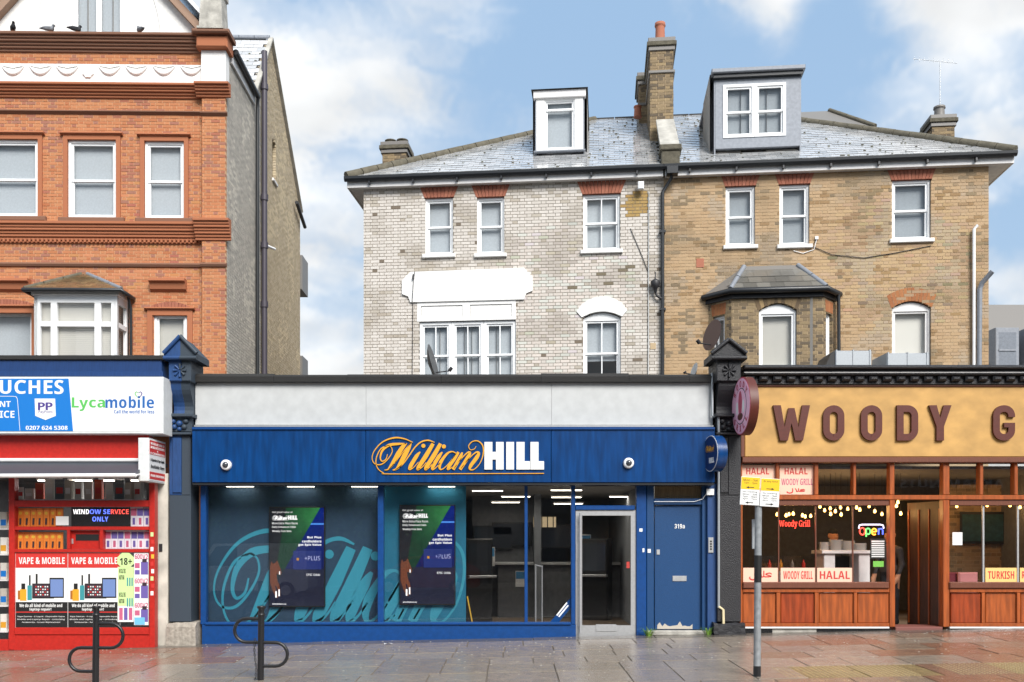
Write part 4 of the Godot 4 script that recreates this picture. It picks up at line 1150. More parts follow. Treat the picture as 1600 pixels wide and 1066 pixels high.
	var lo := y3 + 0.08; var prof := [[0.31, 0.0], [0.31, 0.05], [0.27, 0.07], [0.235, 0.85], [0.27, 0.88], [0.27, 0.98], [0.2, 1.02], [0.02, 1.3]]
	for i in prof.size() - 1:
		var s0: float = prof[i][0]; var s1: float = prof[i + 1][0]; var h0: float = lo + prof[i][1]; var h1: float = lo + prof[i + 1][1]
		for c in 4:
			var u0: Vector2 = Vector2(-1, 1).rotated(c * PI / 2); var u1: Vector2 = Vector2(-1, 1).rotated((c + 1) * PI / 2)
			g.quad(Vector3(pc.x + u1.x * s0, h0, pc.y + u1.y * s0), Vector3(pc.x + u0.x * s0, h0, pc.y + u0.y * s0), Vector3(pc.x + u0.x * s1, h1, pc.y + u0.y * s1), Vector3(pc.x + u1.x * s1, h1, pc.y + u1.y * s1))
	put(g, "pinnacle", M.old_stone, o)
	# first-floor windows
	sash(o, wd[0], wd[1], wd[2], wd[3], {"fw": 0.06, "rise": 0.09, "slats": true, "blind": 0.9, "z": -0.04, "fixed": true, "bmat": M.blind_cream})
	sash(o, wl[0], wl[1], wl[2], wl[3], {"fw": 0.05, "rise": 0.09, "blind": 0.98, "z": -0.1, "fixed": true, "mat": M.white_board})
	for w in [wd, wl]:
		voussoirs(o, w[0] - 0.02, w[1] + 0.02, w[3] + 0.01, 0.1, 0.16, paint_rubbed, 31, 0.3, 0.04)
		label_mould(o, PackedFloat64Array([w[0] - 0.02, w[1] + 0.02, w[2], w[3] - 0.05]), 0.12, M.red_trim)
	var pd := rect(o, 240, 440, 288, 452, 0)
	cornice(o, "window_cornice", M.red_trim, pd[3], pd[0] - 0.06, pd[1] + 0.06, [[0.0, 0.04], [0.2, 0.03], [0.21, -0.03], [0.13, -0.07], [0.09, -0.2], [0.0, -0.26]])
	pd = rect(o, -20, 440, 45, 452, 0)
	cornice(o, "window_cornice", M.red_trim, pd[3], pd[0] - 0.06, pd[1] + 0.06, [[0.0, 0.04], [0.2, 0.03], [0.21, -0.03], [0.13, -0.07], [0.09, -0.2], [0.0, -0.26]])
	# oriel: white frame box with a brown tiled hip
	var bz := 0.62
	var bay := node("bay_window", o, "white framed box bay under a brown tiled roof")
	var f := rect(o, 53, 462, 183, 640, bz)
	var hh := f[3] - f[2]
	var yt2 := f[3]; var my := L(o, 118, 508, bz).y
	var cxs := [f[0], f[0] + 0.14, f[0] + 0.38, f[0] + 0.52, f[1] - 0.52, f[1] - 0.38, f[1] - 0.14, f[1]]
	g = Geo.new()
	g.plate(cxs, [f[2], f[2] + 0.1, my - 0.03, my + 0.08, yt2 - 0.16, yt2], [[1, 1], [3, 1], [5, 1], [1, 3], [3, 3], [5, 3]], bz - 0.09, bz)
	put(g, "front_frame", M.upvc, bay)
	g = Geo.new(); g.quad(Vector3(f[0] + 0.05, f[2], bz - 0.05), Vector3(f[1] - 0.05, f[2], bz - 0.05), Vector3(f[1] - 0.05, yt2 - 0.05, bz - 0.05), Vector3(f[0] + 0.05, yt2 - 0.05, bz - 0.05)); put(g, "pane", M.house_glass, bay)
	for sgn in [[f[1], 1], [f[0], -1]]:
		var s := Node3D.new(); s.name = "side"; bay.add_child(s)
		s.position = Vector3(sgn[0], 0, bz if sgn[1] > 0 else 0.0); s.rotation.y = PI / 2 * sgn[1]
		g = Geo.new(); g.plate([0, 0.09, bz - 0.07, bz], [f[2], f[2] + 0.1, my - 0.03, my + 0.08, yt2 - 0.16, yt2], [[1, 1], [1, 3]], -0.08, 0.0)
		var q := put(g, "side_frame", M.upvc, bay); q.transform = s.transform
		g = Geo.new(); g.quad(Vector3(0.05, f[2], -0.04), Vector3(bz - 0.05, f[2], -0.04), Vector3(bz - 0.05, yt2 - 0.05, -0.04), Vector3(0.05, yt2 - 0.05, -0.04))
		q = put(g, "side_pane", M.house_glass, bay); q.transform = s.transform
		bay.remove_child(s); s.free()
	g = Geo.new()
	var yy := yt2 - 0.1
	while yy > f[2]:
		g.obox(Transform3D(Basis(Vector3.RIGHT, 0.3), Vector3((f[0] + f[1]) / 2, yy, bz - 0.14)), Vector3(f[1] - f[0] - 0.2, 0.042, 0.003))
		g.obox(Transform3D(Basis(Vector3.BACK, -0.8), Vector3(f[1] - 0.14, yy, bz / 2 - 0.08)), Vector3(0.042, 0.003, bz - 0.2))
		yy -= 0.045
	tag(put(g, "blind_slats", M.blind_cream, bay), "", "", "", "stuff")
	bx(bay, "head_board", M.upvc, f[0] - 0.05, f[1] + 0.05, yt2 + 0.002, yt2 + 0.1, 0.0, bz + 0.05, 0.01)
	mat("brown_tile", Color.WHITE, 0.85, {"vc": true, "tex": M.brick.albedo_texture, "tri": 2.0})
	var r0 := Vector3(f[0] - 0.16, yt2 + 0.12, bz + 0.16); var r1 := Vector3(f[1] + 0.16, yt2 + 0.12, bz + 0.16)
	var rt0 := L(o, 128, 428, 0.02); var rt1 := rt0 + Vector3(0.12, 0, 0)
	g = Geo.new(); g.col = lin("5a4a38")
	g.quad(r0, r1, rt1, rt0); g.tri(Vector3(r0.x, r0.y, 0.02), r0, rt0); g.tri(r1, Vector3(r1.x, r1.y, 0.02), rt1)
	put(g, "roof_slope", M.brown_tile, bay)
	var sl: Vector3 = (rt0 + rt1) / 2 - (r0 + r1) / 2
	var wd2 := r1.x - r0.x
	slates(bay, r0, Vector3.RIGHT, sl.normalized(), wd2, sl.length(), func(s, t): return s > (rt0.x - r0.x) * t / sl.length() and s < wd2 - (r1.x - rt1.x) * t / sl.length(), 61, 0, ["7d6a4c", "6e5c43", "8a7656", "75654d"], 0.16, 0.1)
	g = Geo.new(); g.tube([Vector3(r0.x, r0.y - 0.04, 0.05), r0 + Vector3(0, -0.04, 0.04), r1 + Vector3(0, -0.04, 0.04), Vector3(r1.x, r1.y - 0.04, 0.05)], 0.05, 8); put(g, "gutter", M.black_gutter, bay)
	ridge_run(bay, "hip_tile", M.moss_stone, r0, rt0, 0.05); ridge_run(bay, "hip_tile", M.lead, r1, rt1, 0.05)
	g = Geo.new(); g.tube([Vector3(r1.x - 0.03, r1.y - 0.07, 0.3), Vector3(r1.x - 0.04, r1.y - 0.3, 0.12), Vector3(r1.x - 0.04, 4.0, 0.1)], 0.035, 8); put(g, "downpipe", M.black_gutter, o)
	# ---- side wall, gable end and the slated slope between
	var fl := node("flank_wall", o, "grey and tan weathered brick side wall")
	fl.rotation.y = PI / 2
	var lim := func(y: float) -> Array:
		if y < 12.46: return [0.0, 8.4]
		if y < 13.4: return [0.0, 8.4 - (y - 12.46) * 1.19]
		return [2.4 + (y - 13.4) * 0.76, 8.4 - (y - 12.46) * 1.19]
	var fh := rect(o, 0, 0, 1, 1, 0)
	brick_wall(fl, 0.0, 8.4, 3.6, 15.88, [[4.55, 5.0, 12.05, 13.1, 0.1]], paint_flank, M.mortar_flank, 503, 0, Vector2.ZERO, lim)
	bx(fl, "flank_core", M.mortar_flank, 0.14, 8.39, -0.5, 12.4, -0.3, -0.11)
	bx(fl, "flank_sill", M.white_board, 4.5, 5.05, 11.97, 12.045, -0.05, 0.06, 0.01)
	bx(fl, "flank_window", M.house_glass, 4.56, 4.99, 12.06, 13.12, -0.12, -0.08)
	bx(fl, "verge", M.lead, 4.25, 4.35, 15.8, 15.9, -0.1, 0.05)
	for k in [[Vector3(2.4, 13.42, 0.03), Vector3(4.3, 15.92, 0.03)], [Vector3(4.3, 15.92, 0.03), Vector3(8.45, 12.44, 0.03)]]:
		g = Geo.new()
		var d: Vector3 = (k[1] - k[0]).normalized()
		g.obox(Transform3D(Basis(d, Vector3.BACK.cross(d), Vector3.BACK), (k[0] + k[1]) / 2), Vector3(k[0].distance_to(k[1]), 0.05, 0.12))
		put(g, "verge", M.old_stone, fl)
	var roof := node("roof", o)
	var uy := Vector3(0, 2.5, -1.9)
	g = Geo.new()
	g.quad(Vector3(xl, 13.4, -2.4), Vector3(0.02, 13.4, -2.4), Vector3(0.02, 15.9, -4.3), Vector3(xl, 15.9, -4.3))
	g.quad(Vector3(0.02, 12.4, -8.5), Vector3(xl, 12.4, -8.5), Vector3(xl, 15.9, -4.3), Vector3(0.02, 15.9, -4.3))
	g.quad(Vector3(0.1, 13.42, -2.4), Vector3(0.1, 13.42, -0.1), Vector3(-2.3, 15.5, -0.1), Vector3(-2.3, 15.5, -2.4))
	put(g, "roof_deck", M.felt, roof)
	slates(roof, Vector3(-2.6, 13.4, -2.4), Vector3.RIGHT, uy.normalized(), 2.6, uy.length(), func(s, _t): return s > 0.0 and s < 2.55, 71, 120)
	ridge_run(roof, "ridge_tile", M.lead, Vector3(-2.6, 15.93, -4.3), Vector3(0.0, 15.93, -4.3), 0.07)
	# flank gutter, pipes
	g = Geo.new(); g.tube([Vector3(0.14, 13.42, -0.25), Vector3(0.14, 13.36, -2.4)], 0.07, 8); put(g, "gutter", M.black_gutter, o)
	bx(o, "gutter_board", M.white_board, 0.01, 0.06, 13.15, 13.4, -2.4, -0.25)
	g = Geo.new(); g.tube([Vector3(0.14, 13.33, -2.36), Vector3(0.1, 13.1, -2.5), Vector3(0.1, 3.4, -2.5)], 0.045, 8); put(g, "downpipe", M.black_gutter, o)
	mat("soil_pipe", srgb("45404a"), 0.5)
	g = Geo.new(); g.tube([Vector3(0.12, 14.95, -3.15), Vector3(0.12, 3.4, -3.15)], 0.075, 10); put(g, "soil_pipe", M.soil_pipe, o)
	for h in [5.4, 8.0, 9.6, 10.9, 13.9]:
		g = Geo.new(); g.tube([Vector3(0.12, h, -3.15), Vector3(0.12, h + 0.16, -3.15)], 0.1, 10); put(g, "pipe_collar", M.soil_pipe, o)
	g = Geo.new(); g.tube([Vector3(0.15, 9.7, -3.2), Vector3(0.3, 9.72, -3.6)], 0.035, 6); put(g, "waste_pipe", M.upvc, o)
	g = Geo.new(); g.tube([Vector3(0.12, 12.35, -7.3), Vector3(0.12, 12.0, -8.6)], 0.06, 8); put(g, "gutter", M.black_gutter, o)
	for h in [6.6, 9.9]: bx(o, "vent_box", M.bay_slate, -0.2, 0.06, h, h + 1.15, -9.4, -8.45, 0.03)
	# pigeons along the top cornice
	var pg := pigeon_mesh()
	for k in [[20, -1.0, 0], [76, 0.4, 1], [118, 0.7, 2], [219, 2.4, 3]]:
		var p := o.transform * Vector3(L(o, k[0], 60, 0.18).x, y3 + 0.048, 0.18)
		var lab: String = ["dark pigeon with its tail out over the brick cornice", "pale grey pigeon sitting hunched on the brick cornice", "grey pigeon beside the gable window on the brick cornice", "dark brown pigeon standing alone on the brick cornice"][k[2]]
		var t := thing("pigeon", lab, "pigeon", p, k[1], "pigeons on the brick cornice")
		put(pg[k[2] % 2], "body", M.brick, t)
		for s in [-1, 1]:
			var lg := Geo.new(); lg.tube([Vector3(0.02, 0.07, s * 0.02), Vector3(0.025, 0.0, s * 0.025)], 0.005, 5); put(lg, "leg", M.terracotta, t)

# smooth union of tapered capsules, meshed by surface nets. bones: [a, ra, b, rb]; tint(p) gives the colour
func nets(bones: Array, cell: float, soft: float, tint: Callable) -> ArrayMesh:
	var lo := Vector3.INF; var hi := -Vector3.INF
	for b in bones:
		for e in [[b[0], b[1]], [b[2], b[3]]]:
			lo = lo.min(e[0] - Vector3.ONE * (e[1] + 2 * cell)); hi = hi.max(e[0] + Vector3.ONE * (e[1] + 2 * cell))
	var n := Vector3i(((hi - lo) / cell).ceil()) + Vector3i.ONE
	var d := PackedFloat32Array(); d.resize(n.x * n.y * n.z); d.fill(9.0)
	for b in bones:
		var a: Vector3 = b[0]; var ab: Vector3 = b[2] - a; var ra: float = b[1]; var rb: float = b[3]
		var inv := 1.0 / maxf(ab.length_squared(), 1e-9)
		var reach: float = maxf(ra, rb) + soft * 2.0 + cell * 2
		var l0 := Vector3i(((a.min(b[2]) - Vector3.ONE * reach - lo) / cell).floor()).clamp(Vector3i.ZERO, n - Vector3i.ONE)
		var l1 := Vector3i(((a.max(b[2]) + Vector3.ONE * reach - lo) / cell).ceil()).clamp(Vector3i.ZERO, n - Vector3i.ONE)
		for k in range(l0.z, l1.z + 1):
			for j in range(l0.y, l1.y + 1):
				for i in range(l0.x, l1.x + 1):
					var p := lo + Vector3(i, j, k) * cell - a
					var t := clampf(p.dot(ab) * inv, 0.0, 1.0)
					var v := (p - ab * t).length() - lerpf(ra, rb, t)
					var q := (k * n.y + j) * n.x + i
					var o := d[q]
					var h := maxf(soft - absf(o - v), 0.0) / soft
					d[q] = minf(o, v) - h * h * soft * 0.25
	var g := Geo.new()
	var id := {}
	var sx := 1; var sy := n.x; var sz := n.x * n.y
	var cor := [0, sx, sy, sx + sy, sz, sx + sz, sy + sz, sx + sy + sz]
	var edges := [[0, 1], [2, 3], [4, 5], [6, 7], [0, 2], [1, 3], [4, 6], [5, 7], [0, 4], [1, 5], [2, 6], [3, 7]]
	for k in n.z - 1:
		for j in n.y - 1:
			for i in n.x - 1:
				var q := k * sz + j * sy + i
				var ins := 0
				for c in cor: ins += 1 if d[q + c] < 0.0 else 0
				if ins == 0 or ins == 8: continue
				var sum := Vector3.ZERO; var m := 0
				for e in edges:
					var va := d[q + cor[e[0]]]; var vb := d[q + cor[e[1]]]
					if (va < 0.0) == (vb < 0.0): continue
					var t := va / (va - vb)
					var pa := Vector3(e[0] & 1, (e[0] >> 1) & 1, e[0] >> 2); var pb := Vector3(e[1] & 1, (e[1] >> 1) & 1, e[1] >> 2)
					sum += pa.lerp(pb, t); m += 1
				var p := lo + (Vector3(i, j, k) + sum / m) * cell
				var gr := Vector3(d[q + 1] - d[q], d[q + sy] - d[q], d[q + sz] - d[q]) + Vector3(d[q + 7 - 7 + cor[7]] - d[q + cor[6]], d[q + cor[7]] - d[q + cor[5]], d[q + cor[7]] - d[q + cor[3]])
				g.col = tint.call(p)
				id[q] = g.vert(p, gr.normalized())
	for q in id:
		for ax in 3:
			var u: int = [sx, sy, sz][ax]; var b1: int = [sy, sz, sx][ax]; var b2: int = [sz, sx, sy][ax]
			var va := d[q]; var vb := d[q + u]
			if (va < 0.0) == (vb < 0.0): continue
			if not (id.has(q - b1) and id.has(q - b2) and id.has(q - b1 - b2)): continue
			var f := [id[q], id[q - b1], id[q - b1 - b2], id[q - b2]]
			if va < 0.0: g.ix.append_array([f[0], f[2], f[1], f[0], f[3], f[2]])
			else: g.ix.append_array([f[0], f[1], f[2], f[0], f[2], f[3]])
	return g.mesh()

func pigeon_mesh() -> Array:
	var out := []
	for v in 2:
		var body: Color = [lin("3f4046"), lin("8d9096")][v]
		var dark: Color = [lin("26262a"), lin("5c6066")][v]
		var bones := [[Vector3(0.06, 0.11, 0), 0.055, Vector3(-0.06, 0.1, 0), 0.05], [Vector3(-0.06, 0.1, 0), 0.045, Vector3(-0.19, 0.075, 0), 0.016], [Vector3(0.07, 0.13, 0), 0.04, Vector3(0.095, 0.19, 0), 0.027], [Vector3(0.095, 0.195, 0), 0.028, Vector3(0.105, 0.2, 0), 0.025], [Vector3(0.12, 0.197, 0), 0.012, Vector3(0.145, 0.19, 0), 0.005], [Vector3(0.02, 0.125, 0.045), 0.02, Vector3(-0.13, 0.1, 0.03), 0.012], [Vector3(0.02, 0.125, -0.045), 0.02, Vector3(-0.13, 0.1, -0.03), 0.012]]
		out.append(nets(bones, 0.009, 0.02, func(p: Vector3) -> Color: return dark if p.x > 0.08 or p.x < -0.13 else body))
	return out

# ------------------------------------------------------------------ lettering
var fonts := {}

func font(kind: String) -> Font:
	if not fonts.has(kind):
		var f := SystemFont.new()
		f.font_names = PackedStringArray([{"b": "Droid Sans", "r": "Droid Sans", "s": "Droid Serif", "m": "Droid Sans Mono"}[kind]])
		f.font_weight = 700 if kind == "b" else 400
		fonts[kind] = f
	return fonts[kind]

var words := {}

# lettering that fills the survey rectangle on the thing's plane z = w
func word(o: Node3D, parent: Node, t: String, m: Material, px0: float, py0: float, px1: float, py1: float, w: float, deep := 0.002, kind := "b") -> MeshInstance3D:
	var r := rect(o, px0, py0, px1, py1, w)
	return word_in(parent, t, m, r[0], r[1], r[2], r[3], w, deep, kind)

func word_in(parent: Node, t: String, m: Material, x0: float, x1: float, y0: float, y1: float, w: float, deep := 0.002, kind := "b") -> MeshInstance3D:
	var key := t + kind + str(deep)
	if not words.has(key):
		var tm := TextMesh.new()
		tm.text = t
		tm.font = font(kind)
		tm.font_size = 64; tm.pixel_size = 0.01
		tm.curve_step = 2.0 if t.length() < 12 else 4.0
		tm.depth = 0.01
		words[key] = tm
	var box: AABB = words[key].get_aabb()
	var o := put(words[key], "lettering", m, parent)
	var s := Vector3((x1 - x0) / box.size.x, (y1 - y0) / box.size.y, deep / 0.01)
	o.scale = s
	o.position = Vector3(x0 - box.position.x * s.x, y0 - box.position.y * s.y, w + deep / 2)
	return o

func curve2(pts: Array, wid: Array, n := 7) -> Array:
	var p := []; var q := []
	for k in pts.size() - 1:
		var a: Vector2 = pts[maxi(k - 1, 0)]; var b: Vector2 = pts[k]; var c: Vector2 = pts[k + 1]; var d: Vector2 = pts[mini(k + 2, pts.size() - 1)]
		for i in n:
			p.append(b.cubic_interpolate(c, a, d, float(i) / n)); q.append(lerpf(wid[k], wid[k + 1], float(i) / n))
	p.append(pts[-1]); q.append(wid[-1])
	return [p, q]

func script_strokes() -> Array:      # the flowing first name of the bookmaker's sign; x right, y down, letters stand on 320
	var s := []
	s.append([[425, 108, 5], [360, 80, 9], [280, 72, 12], [190, 105, 9], [125, 175, 6], [108, 235, 5], [130, 275, 6], [178, 280, 8], [225, 245, 7], [262, 190, 6], [260, 150, 5], [236, 132, 5]])
	s.append([[228, 200, 4], [215, 240, 7], [185, 255, 8], [172, 225, 10], [190, 170, 16], [240, 130, 22], [310, 120, 18], [375, 118, 6]])
	s.append([[236, 132, 5], [180, 155, 8], [145, 215, 7], [138, 270, 6], [155, 315, 6], [195, 345, 6], [240, 354, 6], [800, 352, 6], [1450, 350, 6]])
	s.append([[205, 324, 5], [232, 318, 9], [262, 280, 24], [310, 200, 36], [350, 140, 30], [380, 116, 6]])
	s.append([[236, 322, 4], [290, 260, 5], [360, 170, 6], [412, 112, 5]])
	s.append([[268, 324, 6], [296, 316, 14], [325, 280, 30], [362, 210, 38], [395, 150, 26], [412, 112, 8]])
	s.append([[290, 322, 5], [345, 280, 8], [395, 215, 9], [440, 150, 9], [490, 105, 10], [545, 92, 11], [595, 108, 5]])
	s.append([[484, 182, 6], [455, 215, 28], [410, 290, 30], [400, 318, 14], [430, 305, 6], [470, 262, 5]])
	s.append([[584, 118, 26], [530, 210, 34], [472, 300, 30], [466, 320, 12], [500, 300, 6], [530, 265, 5]])
	s.append([[642, 118, 26], [590, 210, 34], [532, 300, 30], [528, 320, 12], [555, 302, 6], [590, 262, 5]])
	s.append([[656, 184, 8], [630, 218, 28], [585, 292, 28], [580, 320, 12], [610, 302, 6], [640, 268, 5]])
	s.append([[765, 195, 6], [735, 180, 8], [695, 195, 16], [645, 260, 26], [635, 308, 16], [655, 318, 7], [700, 280, 6], [765, 195, 5]])
	s.append([[782, 184, 20], [750, 235, 28], [706, 300, 24], [702, 320, 10], [735, 300, 5]])
	s.append([[812, 186, 10], [795, 225, 26], [740, 320, 24]])
	s.append([[748, 312, 4], [800, 240, 6], [850, 190, 10], [872, 188, 16], [855, 225, 28], [794, 320, 24]])
	s.append([[802, 312, 4], [860, 238, 6], [915, 188, 10], [940, 190, 18], [925, 225, 30], [878, 290, 26], [872, 318, 12], [905, 318, 6], [950, 270, 6], [975, 200, 8], [972, 135, 9], [935, 98, 8], [890, 102, 7], [862, 135, 6], [875, 165, 5], [905, 160, 5], [920, 138, 4]])
	return s

# one stroke, one piece of the name; unit is metres for one unit of the drawing; from x0 in the parent, baseline y0
func script_name(parent: Node, m: Material, x0: float, y0: float, unit: float, z: float, deep: float, clip := 9999.0, thick := 1.0, tall := 1.0) -> void:
	var g := Geo.new()
	for s in script_strokes():
		var pts := []; var wid := []
		for k in s:
			pts.append(Vector2(x0 + (k[0] - 105) * unit, y0 + (320 - k[1]) * unit * tall)); wid.append(k[2] * unit * thick)
		var c := curve2(pts, wid)
		var cut: Array = [[], []]
		for i in c[0].size():
			if c[0][i].x < clip:
				cut[0].append(c[0][i]); cut[1].append(c[1][i])
		if cut[0].size() > 1: 
			var lift := 0.0005 * (g.v.size() % 7)
			g.ribbon(cut[0], cut[1], z + lift, z + lift + deep)
	for d in [[508, 135], [668, 140]]:
		if x0 + (d[0] - 90) * unit < clip:
			g.lathe([Vector2(16 * unit, 0.0), Vector2(16 * unit, deep)], Transform3D(Basis(Vector3.RIGHT, PI / 2), Vector3(x0 + (d[0] - 105) * unit, y0 + (320 - d[1]) * unit * tall, z)), 12)
	put(g, "lettering", m, parent)

func block_name(parent: Node, m: Material, x0: float, y0: float, unit: float, z: float, deep: float) -> void:
	var letters := [[[985, 105, 985, 320, 1047, 320, 1047, 242, 1075, 242, 1075, 320, 1135, 320, 1135, 105, 1075, 105, 1075, 182, 1047, 182, 1047, 105]], [[1155, 105, 1155, 320, 1216, 320, 1216, 105]], [[1235, 105, 1235, 320, 1340, 320, 1340, 255, 1298, 255, 1298, 105]], [[1344, 105, 1344, 320, 1450, 320, 1450, 255, 1407, 255, 1407, 105]]]
	for l in letters:
		var p := PackedVector2Array()
		for k in range(0, l[0].size(), 2): p.append(Vector2(x0 + (l[0][k] - 105) * unit, y0 + (320 - l[0][k + 1]) * unit))
		var g := Geo.new(); g.prism(p, z, z + deep)
		put(g, "letter", m, parent)

func pen(parent: Node, m: Material, strokes: Array, z: float, deep := 0.002, called := "lettering") -> void:    # strokes: [[x, y, width], ...] in metres
	var g := Geo.new()
	for s in strokes:
		var pts := []; var wid := []
		for k in s: pts.append(Vector2(k[0], k[1])); wid.append(k[2])
		var c := curve2(pts, wid, 5)
		g.ribbon(c[0], c[1], z, z + deep)
	put(g, called, m, parent)

func halal_script(parent: Node, m: Material, x0: float, x1: float, y0: float, y1: float, z: float) -> void:   # the Arabic word for permitted, right to left
	var st := []
	for s in [[[1.0, 0.62, 0.04], [0.9, 0.75, 0.06], [0.72, 0.62, 0.05], [0.98, 0.42, 0.05], [0.75, 0.36, 0.06], [0.66, 0.38, 0.05]], [[0.64, 1.0, 0.05], [0.64, 0.5, 0.06], [0.6, 0.36, 0.06], [0.5, 0.36, 0.05]], [[0.44, 0.95, 0.05], [0.52, 0.6, 0.06], [0.52, 0.36, 0.05]], [[0.3, 1.0, 0.05], [0.31, 0.5, 0.06], [0.27, 0.15, 0.07], [0.12, 0.05, 0.07], [0.0, 0.2, 0.06], [0.02, 0.38, 0.04]]]:
		var q := []
		for k in s: q.append([lerpf(x0, x1, k[0]), lerpf(y0, y1, k[1]), k[2] * (x1 - x0)])
		st.append(q)
	pen(parent, m, st, z)

func pane(parent: Node, called: String, m: Material, r: PackedFloat64Array, z: float) -> MeshInstance3D:
	var g := Geo.new()
	g.quad(Vector3(r[0], r[2], z), Vector3(r[1], r[2], z), Vector3(r[1], r[3], z), Vector3(r[0], r[3], z))
	return put(g, called, m, parent)

func room_box(parent: Node, x0: float, x1: float, y0: float, y1: float, z0: float, z1: float, wall: Material, floor_m: Material, ceil_m: Material) -> void:
	var t := 0.05
	bx(parent, "room_back_wall", wall, x0 - t, x1 + t, y0 - t, y1 + t, z0 - t, z0)
	bx(parent, "room_side_wall", wall, x0 - t, x0, y0 - t, y1 + t, z0 + 0.001, z1)
	bx(parent, "room_side_wall", wall, x1, x1 + t, y0 - t, y1 + t, z0 + 0.001, z1)
	bx(parent, "room_floor", floor_m, x0 + 0.001, x1 - 0.001, y0 - t, y0, z0 + 0.001, z1)
	bx(parent, "room_ceiling", ceil_m, x0 + 0.001, x1 - 0.001, y1, y1 + t, z0 + 0.001, z1)

func lamp_panel(px: float, py: float, z: float, wd: float, dp: float, label: String, e := 1.2) -> void:
	var p := at_world(px, py, z)
	var t := thing("ceiling_light", label, "ceiling light", p, 0.0, "ceiling lights inside the betting shop")
	bx(t, "housing", M.white_board, -wd / 2, wd / 2, 0.0, 0.03, -dp / 2, dp / 2)
	bx(t, "diffuser", M.lamp_white, -wd / 2 + 0.02, wd / 2 - 0.02, -0.012, -0.002, -dp / 2 + 0.02, dp / 2 - 0.02)
	var l := AreaLight3D.new()
	l.name = "lamp"
	t.add_child(l)
	l.area_size = Vector2(wd, dp)
	l.light_energy = e
	l.light_color = Color(1.0, 0.97, 0.92)
	l.shadow_enabled = true
	l.position.y = -0.02
	l.rotation.x = -PI / 2

